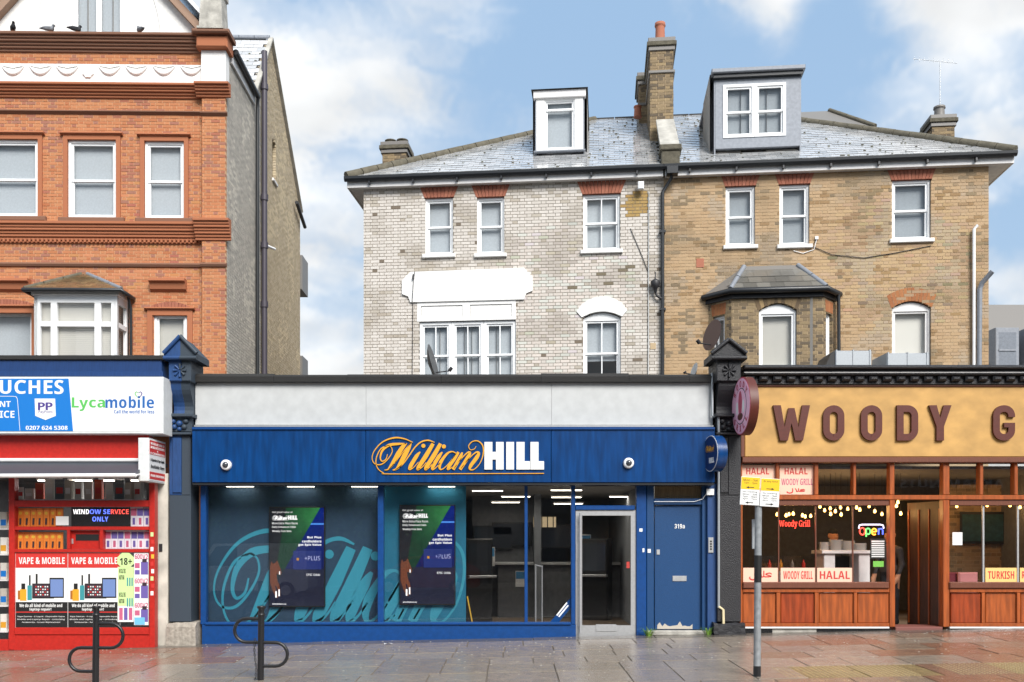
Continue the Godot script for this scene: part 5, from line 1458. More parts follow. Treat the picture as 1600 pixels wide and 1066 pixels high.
func build_betting() -> void:
	var o := thing("betting_shop", "blue-fronted betting shop with a wide glazed front and pale panel above its sign", "shop", Vector3(-0.9, 0, 0))
	mat("smoked", srgb("3a3d42"), 0.08, {"spec": 0.7})
	mat("sky_band", srgb("4a8fc0"), 0.5)
	mat("lamp_white", srgb("fff6e6"), 0.5, {"glow": 2.2})
	mat("vinyl_reflected", srgb("2c4c66"), 0.6, {"tex": M.white_paint.albedo_texture, "tri": 0.3})  # left board: the reflection lying over it is put into this darker colour
	mat("vinyl_teal", srgb("1b7a9b"), 0.6, {"tex": M.white_paint.albedo_texture, "tri": 0.3})
	mat("vinyl_script", srgb("3a9fb8"), 0.6)
	mat("carpet", srgb("7d6a55"), 0.95, {"tex": M.brick.albedo_texture, "tri": 1.0})
	mat("room_grey", srgb("83878b"), 0.9, {"tex": M.white_paint.albedo_texture, "tri": 0.4})
	mat("ceiling_white", srgb("b5b5b2"), 0.9)
	# flat roof, coping, pale cladding, sign fascia
	var yr := L(o, 700, 592, 0).y
	bx(o, "flat_roof", M.felt, L(o, 302, 590, 0).x, L(o, 1116, 590, 0).x, yr - 0.25, yr - 0.06, -6.1, -0.16)
	var g := Geo.new()
	var x := L(o, 303, 590, 0.1).x
	var xe := L(o, 1114, 590, 0.1).x
	var pr := RandomNumberGenerator.new(); pr.seed = 3
	while x < xe:
		var x2 := minf(x + pr.randf_range(1.0, 1.7), xe)
		g = Geo.new()
		var dy := pr.randf_range(-0.015, 0.02)
		g.sweep_x([Vector2(-0.15, yr + 0.07 + dy), Vector2(0.08, yr + 0.06 + dy), Vector2(0.12, yr + 0.02), Vector2(0.11, yr - 0.07), Vector2(0.06, yr - 0.075), Vector2(-0.15, yr - 0.055)], x, x2 - 0.004)
		put(g, "felt_coping", M.felt, o)
		x = x2
	for k in [[305, 571], [572, 861], [862, 1113]]: bp(o, o, "cladding_panel", M.grey_panel, k[0], 598, k[1] + 0.7, 664, -0.15, 0.02, 0.001)
	bp(o, o, "cladding_trim", M.aluminium, 303, 664.5, 1115, 667, -0.15, 0.06)
	var fas := node("fascia", o)
	for k in [[300, 571], [571.5, 861], [861.5, 1117]]: bp(o, fas, "fascia_panel", M.shop_blue, k[0], 669, k[1], 754, -0.15, 0.28, 0.006)
	bp(o, fas, "drip_edge", M.frame_blue, 300, 667.5, 1117, 671, 0.281, 0.31)
	bp(o, fas, "soffit", M.black_gutter, 301, 755, 1116, 758, -0.15, 0.26)
	# name
	var u := 0.2 * (16.0 - 0.28) / FOCAL
	var base := L(o, 560 + 105 * 0.2, 670 + 320 * 0.2, 0.28)
	var nm := node("shop_name", o, "gold script and white block lettering")
	script_name(nm, M.gold, base.x, base.y, u, 0.281, 0.02, 9999, 1.0)
	block_name(nm, M.print_white, base.x, base.y, u, 0.281, 0.025)
	# frame: jambs, mullions, transom, stall riser
	var yb := L(o, 700, 975, -0.02).y
	bp(o, o, "jamb", M.frame_blue, 313, 758, 321, 976, -0.15, 0.0, 0.006)
	bp(o, o, "mullion", M.frame_blue, 590, 758, 599, 976, -0.15, 0.0, 0.006)
	bp(o, o, "mullion", M.frame_blue, 819.5, 758, 824.5, 976, -0.15, 0.0, 0.006)
	bp(o, o, "mullion", M.frame_blue, 892.5, 758, 899, 976, -0.15, 0.0, 0.006)
	bp(o, o, "door_transom", M.frame_blue, 899.5, 790, 992, 797, -0.15, 0.0, 0.006)
	bp(o, o, "post", M.frame_blue, 994.5, 758, 1010, 994, -0.15, 0.01, 0.006)
	var rs := rect(o, 315, 976.5, 900, 1020, 0.02)
	bx(o, "stall_riser", M.frame_blue, rs[0], rs[1], -0.2, rs[3], -0.15, 0.02, 0.008)
	bp(o, o, "riser_ledge", M.frame_blue, 320, 973, 892, 977, -0.12, 0.05, 0.01)
	for k in [[321, 590], [599, 819.5], [824.5, 892.5]]: 
		pane(o, "window_pane", M.shop_glass, rect(o, k[0] - 1, 757, k[1] + 1, 975, -0.08), -0.08)
		pane(o, "added_mirror_pane", M.shop_glass, rect(o, k[0] - 1, 757, k[1] + 1, 975, -0.08), -0.1)  # second sheet added behind the glass to strengthen the street reflection
	pane(o, "transom_pane", M.shop_glass, rect(o, 899, 757, 993, 791, -0.08), -0.08)
	# glazed aluminium door
	var d := rect(o, 899.5, 797.5, 994, 996, -0.03)
	var door := node("glazed_door", o, "silver framed glass door with a long pull handle")
	g = Geo.new()
	g.plate([d[0], d[0] + 0.11, d[1] - 0.09, d[1]], [d[2], d[2] + 0.2, d[3] - 0.09, d[3]], [[1, 1]], -0.1, -0.03)
	put(g, "door_frame", M.aluminium, door)
	pane(door, "door_pane", M.shop_glass, PackedFloat64Array([d[0] + 0.1, d[1] - 0.08, d[2] + 0.19, d[3] - 0.08]), -0.065)
	g = Geo.new(); var hx := d[0] + 0.075
	g.tube([Vector3(hx, d[2] + 0.08, 0.05), Vector3(hx, d[3] - 0.05, 0.05)], 0.019, 12); put(g, "pull_handle", M.aluminium, door)
	for y in [d[2] + 0.2, d[3] - 0.2]:
		g = Geo.new(); g.tube([Vector3(hx, y, -0.03), Vector3(hx, y, 0.05)], 0.012, 8); put(g, "handle_standoff", M.steel, door)
	bp(o, door, "letter_plate", M.aluminium, 931, 976, 963, 987, -0.03, -0.02, 0.004)
	bp(o, door, "lock_plate", M.aluminium, 899.5, 850, 903.5, 876, -0.03, -0.02, 0.003)
	bp(o, door, "push_sticker", mat("sticker_red", srgb("b53a34"), 0.5), 979, 878, 984, 888, -0.062, -0.06)
	# inner pull handles seen through the side light
	g = Geo.new()
	for k in [837, 847]:
		g = Geo.new(); g.tube([L(o, k, 972, -0.35), L(o, k, 884, -0.35)], 0.012, 8); put(g, "inner_rail", M.steel, o)
	g = Geo.new(); g.tube([L(o, 836, 883, -0.35), L(o, 848, 886, -0.3)], 0.012, 8); put(g, "inner_rail", M.steel, o)
	# flat door with its fanlight
	bp(o, o, "door_jamb", M.door_blue, 1010.5, 758, 1022, 990, -0.2, -0.02, 0.008)
	bp(o, o, "door_jamb", M.door_blue, 1097, 758, 1105, 988, -0.2, -0.02, 0.008)
	bp(o, o, "door_head", M.door_blue, 1022.3, 779, 1096.7, 789, -0.2, -0.03, 0.008)
	bp(o, o, "lintel", M.door_blue, 1022.3, 754.5, 1096.7, 757, -0.2, -0.03)
	mat("fanlight_glass", srgb("8a7658"), 0.25, {"tex": M.shop_blue.albedo_texture, "tri": Vector3(8.0, 0.3, 1.0)})
	bp(o, o, "fanlight", M.fanlight_glass, 1023, 757.5, 1096, 779, -0.14, -0.12)
	var fd := node("flat_door", o, "flush blue door with number and flaking paint at the foot")
	bp(o, fd, "leaf", M.door_blue, 1023, 790, 1096.5, 984, -0.14, -0.09, 0.004)
	mat("bare_wood", srgb("c9c0b2"), 0.9, {"tex": M.brick.albedo_texture, "tri": 4.0})
	var fl := PackedVector2Array()
	for i in 15: fl.append(Vector2(lerpf(L(o, 1027, 0, -0.09).x, L(o, 1082, 0, -0.09).x, i / 14.0), L(o, 1050, 979.0 - (4.0 + 4.0 * sin(i * 2.3)) * (0.5 + 0.5 * sin(i * 0.9)), -0.09).y))
	fl.append(Vector2(L(o, 1082, 0, -0.09).x, L(o, 1050, 983, -0.09).y)); fl.append(Vector2(L(o, 1027, 0, -0.09).x, L(o, 1050, 983, -0.09).y))
	g = Geo.new(); g.prism(fl, -0.09, -0.086); put(g, "bare_patch", M.bare_wood, fd)
	word(o, fd, "319a", M.print_white, 1054, 819, 1070, 826, -0.088, 0.006)
	bp(o, fd, "letter_plate", M.aluminium, 1051, 900, 1073, 908.5, -0.09, -0.078, 0.004)
	bp(o, fd, "lock", M.steel, 1026, 859, 1031, 867, -0.09, -0.075, 0.003)
	bp(o, o, "door_step", M.old_stone, 1012, 986, 1104, 993, -0.2, 0.03, 0.01)
	# end pier with entry phone, gas pipe and cable
	bp(o, o, "end_pier", M.pier_blue, 1105.3, 756, 1121, 996, -0.2, 0.05, 0.01)
	bp(o, o, "entry_phone", M.aluminium, 1107, 840, 1115, 864, 0.05, 0.075, 0.005)
	for i in 4: bp(o, o, "bell_push", M.print_black, 1109.5, 845 + i * 4, 1112.5, 847.5 + i * 4, 0.075, 0.079)
	bp(o, o, "cable_box", M.upvc, 1104.5, 764, 1116, 774, 0.05, 0.1, 0.006)
	g = Geo.new(); g.tube([L(o, 1105, 770, 0.06), L(o, 1098, 780, 0.0), L(o, 1085, 784, 0.0), L(o, 1022, 784, 0.0)], 0.006, 6); put(g, "cable", M.upvc, o)
	mat("galvanised", srgb("a9aeb2"), 0.45, {"metal": 0.4, "tex": M.white_board.albedo_texture, "tri": 2.0})
	g = Geo.new(); g.tube([L(o, 1113, 583, 0.1), L(o, 1113, 650, 0.1), L(o, 1123, 652, 0.16), L(o, 1123, 950, 0.12)], 0.022, 8); put(g, "conduit", M.galvanised, o)
	mat("cream_pipe", srgb("d2c39c"), 0.6)
	g = Geo.new(); g.tube([L(o, 1123, 948, 0.12), L(o, 1130, 953, 0.14), L(o, 1131, 1000, 0.15)], 0.024, 8); put(g, "service_pipe", M.cream_pipe, o)
	for k in [[999, 826, 1004, 831], [1004, 857, 1007, 863], [1012, 858, 1017, 864]]: bp(o, o, "sticker", M.print_white, k[0], k[1], k[2], k[3], 0.01 if k[0] < 1010 else -0.02, 0.012 if k[0] < 1010 else -0.018)
	# inside
	var fy := 0.05
	var cy := L(o, 700, 757, -0.1).y
	room_box(o, L(o, 314, 0, 0).x, L(o, 1008, 0, 0).x, fy, cy, -6.0, -0.16, M.room_grey, M.carpet, M.ceiling_white)
	bx(o, "partition", M.room_dark, 0.05, 1.35, fy, cy, -4.2, -4.1)
	bx(o, "partition", M.room_grey, 1.36, 1.5, fy, cy, -4.2, -3.4)
	# backing boards of the window display
	for k in [[321, 596, M.vinyl_reflected, -0.36], [596.5, 728, M.vinyl_teal, -0.36]]:
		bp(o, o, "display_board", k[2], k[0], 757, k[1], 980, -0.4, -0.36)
	var un := 0.45 * (16.36) / FOCAL
	var b2 := L(o, 333, 972, -0.36)
	script_name(o, M.vinyl_script, b2.x, b2.y, un, -0.358, 0.002, L(o, 727, 0, -0.36).x, 1.35, 1.27)
	# counter and its screen
	var ct := thing("service_counter", "dark betting counter with a pale ledge at the back of the betting shop", "counter", Vector3(0.9, fy, -4.0))
	bx(ct, "counter_front", M.room_dark, -1.2, 1.6, 0.002, 1.1, -0.1, 0.3, 0.01); bx(ct, "counter_top", M.grey_panel, -1.25, 1.65, 1.102, 1.16, -0.1, 0.42, 0.01)
	for k in [[762, 767, -1.5], [806, 776, -2.6], [790, 785, -3.2], [885, 766, -1.2], [885, 777, -1.9], [888, 787, -2.6], [975, 776, -2.4]]:
		lamp_panel(k[0], k[1], k[2], 0.6, 0.12, "slim lit ceiling strip inside the betting shop", 0.1)
	for k in [375, 470, 570, 690]: lamp_panel(k, 760, -0.25, 0.5, 0.1, "slim ceiling strip over the window display boards", 0.015)
	# wall screens in the betting room
	for k in [[770, 840, "blank wall screen beside the partition in the betting shop"], [800, 835, "blank wall screen over the betting counter"], [868, 838, "blank wall screen above the counter end of the betting shop"]]:
		var q := at_world(k[0], k[1], -3.95)
		var t := thing("wall_screen", k[2], "screen", Vector3(q.x, q.y, -4.05))
		bx(t, "casing", M.print_black, -0.42, 0.42, -0.25, 0.25, 0.0, 0.06, 0.008); bx(t, "panel", M.smoked, -0.39, 0.39, -0.22, 0.22, 0.06, 0.064)
	for k in [[742, -2.6, 0.5, "tall dark betting terminal standing by the teal display board"], [930, -3.2, -0.3, "tall dark betting terminal seen through the glazed door"]]:
		var q := at_world(k[0], 900, k[1])
		var t := thing("betting_terminal", k[3], "terminal", Vector3(q.x, fy + 0.001, k[1]), k[2])
		bx(t, "cabinet", M.print_black, -0.3, 0.3, 0.0, 1.65, -0.25, 0.2, 0.03); bx(t, "dark_panel", M.smoked, -0.25, 0.25, 1.0, 1.55, 0.2, 0.206); bx(t, "ledge", M.aluminium, -0.3, 0.3, 0.88, 0.93, 0.2, 0.36, 0.01)
	for k in [[762, 870, 0.5, "white notice on the dark wall beside the counter"], [815, 905, 0.42, "white notice low on the counter front"], [915, 850, 0.5, "white notice on the back wall seen through the glazed door"]]:
		var q := at_world(k[0], k[1], -3.6)
		var t := thing("wall_notice", k[3], "notice", Vector3(q.x, q.y, -3.69 if k[0] != 915 else -4.09))
		bx(t, "sheet", M.print_white, -k[2] * 0.3, k[2] * 0.3, -k[2] * 0.4, k[2] * 0.4, 0.0, 0.004); bx(t, "printed_band", M.sky_band, -k[2] * 0.28, k[2] * 0.28, 0.0, k[2] * 0.36, 0.004, 0.006)
	var hq := at_world(851, 816, -4.0)
	var ht := thing("lit_hatch", "warm lit hatch with upright bars over the betting counter", "hatch", Vector3(hq.x, hq.y, -4.04))
	bx(ht, "hatch_panel", mat("warm_panel", srgb("e8cfa4"), 0.5, {"glow": 0.16}), -0.24, 0.24, -0.11, 0.11, 0.07, 0.075)
	for i in 4: bx(ht, "hatch_bar", M.print_black, -0.19 + i * 0.12, -0.17 + i * 0.12, -0.11, 0.11, 0.076, 0.09)
	screens()
	# yellow pole leaning by the boards, corner sticker
	g = Geo.new(); g.tube([L(o, 738, 974, -0.3) , L(o, 730, 932, -0.34)], 0.012, 8)
	mat("yellow_tape", srgb("e0b23a"), 0.5)
	var wy := put(g, "yellow_rod", M.yellow_tape); wy.position = o.position
	tag(wy, "short yellow rod leaning by the teal display board in the window", "rod")
	var st := PackedVector2Array([Vector2(L(o, 858, 0, -0.07).x, L(o, 0, 974, -0.07).y), Vector2(L(o, 872, 0, -0.07).x, L(o, 0, 974, -0.07).y), Vector2(L(o, 892, 0, -0.07).x, L(o, 0, 950, -0.07).y), Vector2(L(o, 892, 0, -0.07).x, L(o, 0, 934, -0.07).y)])
	g = Geo.new(); g.prism(st, -0.076, -0.073); put(g, "corner_sticker", M.shop_blue, o)
	for k in [[870, 962, 886, 942], [873, 964, 888, 946]]:
		g = Geo.new(); g.ribbon([Vector2(L(o, k[0], 0, -0.07).x, L(o, 0, k[1], -0.07).y), Vector2(L(o, k[2], 0, -0.07).x, L(o, 0, k[3], -0.07).y)], [0.025, 0.025], -0.073, -0.072); put(g, "sticker_line", M.print_white, o)
	# dome cameras on the fascia
	for k in [[354, 727, "white dome camera on the blue fascia above the script display board"], [982, 724, "white dome camera on the blue fascia above the glazed door"]]:
		var t := thing("dome_camera", k[2], "camera", at_world(k[0], k[1], 0.281), 0.0, "dome cameras on the blue fascia")
		g = Geo.new(); g.lathe([Vector2(0.088, 0.0), Vector2(0.088, 0.05), Vector2(0.075, 0.07), Vector2(0.05, 0.075)], Transform3D(Basis(Vector3.RIGHT, PI / 2), Vector3.ZERO), 20); put(g, "housing", M.upvc, t)
		g = Geo.new()
		var pf := []
		for i in 7: pf.append(Vector2(0.052 * cos(i * PI / 12), 0.07 + 0.045 * sin(i * PI / 12)))
		g.lathe(pf, Transform3D(Basis(Vector3.RIGHT, PI / 2), Vector3.ZERO), 16); put(g, "dome", M.smoked, t)

func screens() -> void:
	mat("screen_black", srgb("151a22"), 0.25, {"glow": 0.06, "gcol": srgb("2a3038")})
	var w := 256; var h := 470
	var im := Image.create(w, h, false, Image.FORMAT_RGB8)
	var f := FastNoiseLite.new(); f.frequency = 0.02; f.seed = 3
	for y in h:
		for x in w:
			var u := float(x) / w; var v := float(y) / h
			var c := Color(0.13, 0.14, 0.16)
			var wedge := 0.93 - v * 1.05
			if u < wedge + 0.0 and u > 0.3 - v * 0.3: c = Color(0.1, 0.22, 0.16).lerp(Color(0.24, 0.58, 0.32), clampf((u - 0.15) * 1.25, 0.0, 1.0) * clampf(1.15 - v * 2.6, 0.0, 1.0))
			if u >= wedge: c = Color(0.03, 0.14, 0.5).lerp(Color(0.1, 0.11, 0.26), clampf(v * 1.3, 0.0, 1.0))
			if v > 0.62: c = c.lerp(Color(0.15, 0.16, 0.2), 0.75)
			if u >= wedge and absf(v - 0.165) < 0.008: c = Color(0.3, 0.55, 0.9)
			c = c * (1.0 + 0.12 * f.get_noise_2d(x, y))
			im.set_pixel(x, y, c)
	var tx := ImageTexture.create_from_image(im)
	var scr := mat("screen_print", Color.WHITE, 0.25, {"tex": tx})
	scr.emission_enabled = true; scr.emission_texture = tx; scr.emission = Color.BLACK; scr.emission_energy_multiplier = 0.16
	mat("screen_white", srgb("ffffff"), 0.5, {"glow": 0.2})
	mat("horse", srgb("8e4c2c"), 0.6, {"tex": M.old_stone.albedo_texture, "tri": 7.0})
	mat("card_navy", srgb("1b2a6b"), 0.4, {"glow": 0.15})
	for k in [[421, 793, 506.5, 948, "lit advertising screen hung before the dark script display board"], [625, 790, 707.5, 945, "lit advertising screen hung before the teal display board"]]:
		var c := at_world((k[0] + k[2]) / 2.0, k[3], -0.27)
		var t := thing("advertising_screen", k[4], "screen", c, 0.0, "advertising screens in the betting shop window")
		var sx := func(px: float) -> float: return L(t, k[0] + px, 0, 0.0).x
		var sy := func(py: float) -> float: return L(t, 0, k[1] + py, 0.0).y
		bx(t, "casing", M.print_black, sx.call(-1.0), sx.call(86.5), sy.call(156.0), sy.call(-1.0), -0.05, -0.004, 0.006)
		pane(t, "display", scr, PackedFloat64Array([sx.call(0.5), sx.call(85.0), sy.call(154.0), sy.call(0.5)]), -0.002)
		var wr := func(s: String, a: float, b: float, cc: float, d: float, kind: String) -> void: word_in(t, s, M.screen_white, sx.call(a), sx.call(cc), sy.call(d), sy.call(b), -0.001, 0.002, kind)
		wr.call("Get great value at", 4.0, 6.0, 36.0, 9.5, "r")
		wr.call("More Extra Place Races", 4.0, 23.0, 44.0, 26.5, "r"); wr.call("Daily Enhanced Odds", 4.0, 29.0, 41.0, 33.0, "r"); wr.call("Weekly Free Bets", 4.0, 35.5, 34.0, 39.5, "r")
		wr.call("But Plus", 59.0, 45.0, 81.0, 48.5, "b"); wr.call("cardholders", 51.0, 51.0, 81.0, 55.0, "b"); wr.call("get Epic Value", 45.0, 56.5, 81.0, 61.0, "b")
		script_name(t, M.screen_white, sx.call(4.0), sy.call(19.5), 24.0 / 850.0 * 16.27 / FOCAL, -0.001, 0.002, sx.call(30.0), 1.5)
		block_name(t, M.screen_white, sx.call(4.0) - 2.5 * 16.27 / FOCAL, sy.call(19.5), 42.0 / 1345.0 * 16.27 / FOCAL, -0.001, 0.002)
		bx(t, "card", M.card_navy, sx.call(37.0), sx.call(81.0), sy.call(97.0), sy.call(68.0), -0.002, 0.001)
		wr.call("+PLUS", 55.0, 76.0, 79.0, 83.0, "r"); wr.call("EPIC Odds", 58.0, 103.5, 79.0, 107.0, "r")
		bx(t, "card_chip", M.gold, sx.call(42.5), sx.call(46.0), sy.call(83.0), sy.call(79.0), 0.001, 0.003)
		wr.call("BeGambleAware.org", 4.5, 150.0, 26.0, 152.5, "b")
		# the printed race horse, cut to its outline
		var hp := PackedVector2Array()
		for q in [[1, 92], [3, 84], [5, 88], [9, 87], [12, 83], [14, 88], [17, 96], [19, 102], [17, 106], [13, 104], [11, 104], [11.5, 110], [13, 117], [15, 120], [16.5, 128], [17, 139], [14.5, 139], [13, 130], [11, 124], [8.5, 122], [10, 130], [14, 141], [11, 142], [6, 133], [3, 124], [1, 118]]: hp.append(Vector2(sx.call(float(q[0])), sy.call(float(q[1]))))
		var g := Geo.new()
		if Geometry2D.triangulate_polygon(hp).size(): g.prism(hp, -0.002, 0.001)
		if g.v.size(): put(g, "printed_horse", M.horse, t)
		for q in [[14.0, 128.0, 17.0, 139.0], [9.0, 131.0, 12.5, 141.0], [15.0, 100.0, 17.5, 105.0]]: bx(t, "horse_marking", M.screen_white, sx.call(q[0]), sx.call(q[2] - 1.0), sy.call(q[3]), sy.call(q[1]), 0.001, 0.002)

func build_vape() -> void:
	var o := thing("vape_shop", "red-framed corner kiosk shop under a white light-box sign and dark awning", "shop", Vector3(-7.4, 0, 0.3))
	mat("sign_white", srgb("dcdedd"), 0.4, {"tex": M.white_paint.albedo_texture, "tri": 0.5})
	mat("sign_blue", srgb("1173c4"), 0.45)
	mat("lyca_green", srgb("57b757"), 0.5); mat("lyca_blue", srgb("155fa8"), 0.5); mat("purple", srgb("4b3a86"), 0.5)
	mat("awning", srgb("4a5058"), 0.45, {"tex": M.brick.albedo_texture, "tri": 1.5})
	# navy band and felt
	bp(o, o, "navy_band", M.navy, -60, 562, 252, 588, -0.5, 0.1, 0.015)
	bp(o, o, "navy_band_rail", M.navy, -60, 580.5, 254, 588.5, 0.101, 0.14, 0.01)
	bp(o, o, "felt_coping", M.felt, -60, 555, 254, 562, -0.5, 0.14, 0.01)
	var ry := L(o, 100, 560, 0).y
	bx(o, "flat_roof", M.felt, L(o, -60, 0, 0).x, L(o, 258, 0, 0).x, ry - 0.25, ry - 0.06, -6.6, -0.51)
	# light-box sign
	var sg := node("shop_sign", o)
	var r := rect(o, -60, 588.8, 255, 678, 0.3)
	bx(sg, "sign_box", M.sign_white, r[0], r[1], r[2], r[3], -0.1, 0.3, 0.01)
	var fr := rect(o, -60, 592, 251, 674, 0.302)
	bx(sg, "sign_face", M.print_white, fr[0], fr[1], fr[2], fr[3], 0.301, 0.304)
	var bl := PackedVector2Array([Vector2(fr[0], fr[2]), Vector2(L(o, 114, 0, 0.304).x, fr[2]), Vector2(L(o, 107, 0, 0.304).x, fr[3]), Vector2(fr[0], fr[3])])
	var g := Geo.new(); g.prism(bl, 0.304, 0.307); put(g, "blue_print", M.sign_blue, sg)
	word(o, sg, "UCHES", M.print_white, -0.5, 594, 99, 616, 0.307)
	word(o, sg, "NT", M.print_white, -0.5, 627, 16.5, 636, 0.307); word(o, sg, "ICE", M.print_white, -0.5, 642, 22.5, 653, 0.307)
	var c := func(px: float, py: float) -> Array: var p := L(o, px, py, 0.307); return [p.x, p.y, 0.008]
	pen(sg, M.print_white, [[c.call(-20.0, 619.5), c.call(20.0, 619.5), c.call(26.0, 622.0), c.call(27.5, 630.0), c.call(31.0, 673.0)]], 0.307)
	var bd := PackedVector2Array()
	for k in [[54, 623], [86, 623], [87, 650], [71, 656.5], [55, 650]]: var p := L(o, k[0], k[1], 0.307); bd.append(Vector2(p.x, p.y))
	g = Geo.new(); g.prism(bd, 0.307, 0.31); put(g, "badge", M.print_white, sg)
	word(o, sg, "P", M.purple, 59, 629, 70, 641, 0.31); word(o, sg, "P", M.purple, 71, 629, 82, 641, 0.31)
	word(o, sg, "PayPoint", M.purple, 60, 641.5, 82, 647, 0.31, 0.002, "r")
	word(o, sg, "0207 624 5308", M.print_white, 40, 665.5, 105.5, 672, 0.307)
	word(o, sg, "Lyca", M.lyca_green, 112, 621, 164, 642.5, 0.304); word(o, sg, "mobile", M.lyca_blue, 164.5, 619, 240.5, 638, 0.304)
	word(o, sg, "Call the world for less", M.lyca_blue, 178, 640.5, 241, 646.5, 0.304)
	var h := func(px: float, py: float, wd: float) -> Array: var p := L(o, px, py, 0.304); return [p.x, p.y, wd]
	pen(sg, M.lyca_green, [[h.call(215.0, 621.0, 0.008), h.call(211.0, 616.0, 0.016), h.call(213.0, 612.5, 0.014), h.call(216.0, 614.5, 0.006)]], 0.304)
	pen(sg, M.purple, [[h.call(216.0, 614.5, 0.006), h.call(219.5, 612.5, 0.014), h.call(221.5, 616.0, 0.016), h.call(217.0, 622.0, 0.006)]], 0.304)
	# red board, awning
	bp(o, o, "red_board", M.shop_red, -60, 680, 232, 717, -0.1, 0.1, 0.006)
	bp(o, o, "awning_cassette", M.white_board, -60, 716, 231, 722, -0.1, 0.2, 0.02)
	g = Geo.new()
	var a0 := L(o, -60, 722, 0.15); var a1 := L(o, 227, 722, 0.15); var b0 := L(o, -60, 744, 0.75); var b1 := L(o, 212, 743, 0.75)
	g.quad(b0, b1, a1, a0); g.quad(a0 - Vector3(0, 0.012, 0), a1 - Vector3(0, 0.012, 0), b1 - Vector3(0, 0.012, 0), b0 - Vector3(0, 0.012, 0)); g.tri(b1, a1 - Vector3(0, 0.12, 0), a1)
	put(g, "awning_cloth", M.awning, o)
	g = Geo.new(); g.tube([b0, b1], 0.035, 10); put(g, "awning_bar", M.white_board, o)
	g = Geo.new(); g.tube([L(o, 228, 735, 0.1), L(o, 219, 741, 0.4), b1], 0.02, 6); put(g, "awning_arm", M.white_board, o)
	# window frame, one grid of red timber
	var z := 0.0
	var px := [-60, 0, 13, 22, 232.5, 241.5]
	bp(o, o, "post", M.shop_red, 13, 728, 22, 1016, -0.1, 0.04, 0.008); bp(o, o, "post", M.shop_red, 232.5, 728, 241.5, 1013, -0.1, 0.04, 0.008)
	for k in [[782, 792], [823, 828.5], [858.5, 863.5]]: bp(o, o, "rail", M.shop_red, 22.3, k[0], 232.2, k[1], -0.08, 0.03, 0.006)
	bp(o, o, "bottom_rail", M.shop_red, 22.3, 981, 232.2, 992, -0.08, 0.05, 0.006)
	var rs := rect(o, 13, 992.5, 241, 1020, 0.03)
	bx(o, "stall_riser", M.shop_red, rs[0], rs[1], -0.5, rs[3], -0.1, 0.03)
	bp(o, o, "side_sill", M.shop_red, -60, 1000, 12.5, 1019, -0.1, 0.03, 0.006)
	bp(o, o, "hatch_post", M.shop_red, 104, 828.7, 108.5, 858.3, -0.08, 0.03, 0.006); bp(o, o, "hatch_post", M.shop_red, 155, 828.7, 160.5, 858.3, -0.08, 0.03, 0.006)
	bp(o, o, "hatch_board", M.shop_red, 109, 829, 154.5, 858, -0.12, -0.06); bp(o, o, "hatch_slot", M.print_black, 118, 835, 154, 845, -0.06, -0.055)
	bp(o, o, "hatch_latch", M.aluminium, 109.5, 842, 114, 850, -0.06, -0.045, 0.003)
	for k in [[22, 745, 233, 783], [22, 791, 233, 824], [22, 828, 105, 859], [160, 828, 233, 859], [22, 863, 233, 982], [-60, 745, 13, 1001]]: pane(o, "window_pane", M.glass, rect(o, k[0], k[1], k[2], k[3], -0.02), -0.02)
	# inside: shallow lit showcase with stock
	var f := rect(o, -60, 740, 243, 1020, -0.5)
	room_box(o, f[0], f[1], -0.35, L(o, 100, 740, -0.1).y, -2.2, -0.1, M.room_dark, M.room_dark, M.room_dark)
	# shelf stock behind the top light
	var shelf := rect(o, 22, 781, 233, 784, -0.3)
	bx(o, "showcase_shelf", M.white_board, shelf[0], shelf[1], shelf[2], shelf[3], -0.6, -0.12)
	var rr := RandomNumberGenerator.new(); rr.seed = 77
	var cols := ["d8d8d4", "c9c4bb", "c4502e", "e3e0d8", "5f6a70", "b8b2a6"]
	for i in 13:
		var p0 := 24.0 + i * 15.5
		var q := rect(o, p0, 781.0 - rr.randf_range(16, 32), p0 + rr.randf_range(9, 15), 781, -0.25)
		var t := thing("boxed_product", "small boxed product on the shelf behind the top light of the kiosk window", "box", o.position + Vector3((q[0] + q[1]) / 2, q[2] + 0.001, -0.28), 0.0, "boxed products on the kiosk window shelf")
		var hw := (q[1] - q[0]) / 2
		mat("stock%d" % (i % 6), srgb(cols[i % 6]), 0.6) if i < 6 else null
		t.rotation.y = rr.randf_range(-0.5, 0.5)
		bx(t, "carton", M["stock%d" % (i % 6)], -hw, hw, 0, q[3] - q[2], -0.05, 0.05, 0.004)
		bx(t, "carton_label", M.print_white if i % 2 else M.print_red, -hw * 0.7, hw * 0.7, (q[3] - q[2]) * 0.3, (q[3] - q[2]) * 0.6, 0.05, 0.052)
	for i in 10:
		var q := rect(o, -14.0 + (i % 2) * 13.0, 800.0 + (i / 2) * 40, -3.0 + (i % 2) * 14.0, 826.0 + (i / 2) * 40, -0.2)
		if i % 2 == 0: bx(o, "side_shelf", M.white_board, q[0] - 0.3, q[1] + 0.2, q[2] - 0.02, q[2], -0.5, -0.12)
		var t := thing("shelf_product", "coloured packet on a shelf in the narrow kiosk side window", "packet", o.position + Vector3((q[0] + q[1]) / 2, q[2] + 0.001, -0.24), 0.0, "packets in the kiosk side window")
		bx(t, "packet_body", M["stock%d" % ((i * 5) % 6)], -0.055, 0.055, 0, q[3] - q[2], -0.04, 0.04, 0.004)
		bx(t, "packet_label", M.print_blue if i % 3 else M.gold, -0.045, 0.045, 0.05, 0.15, 0.04, 0.042)
	for i in 4: lamp_strip(Vector3(-8.2 + i * 0.55, L(o, 100, 741, -0.1).y - 0.04, -0.7))
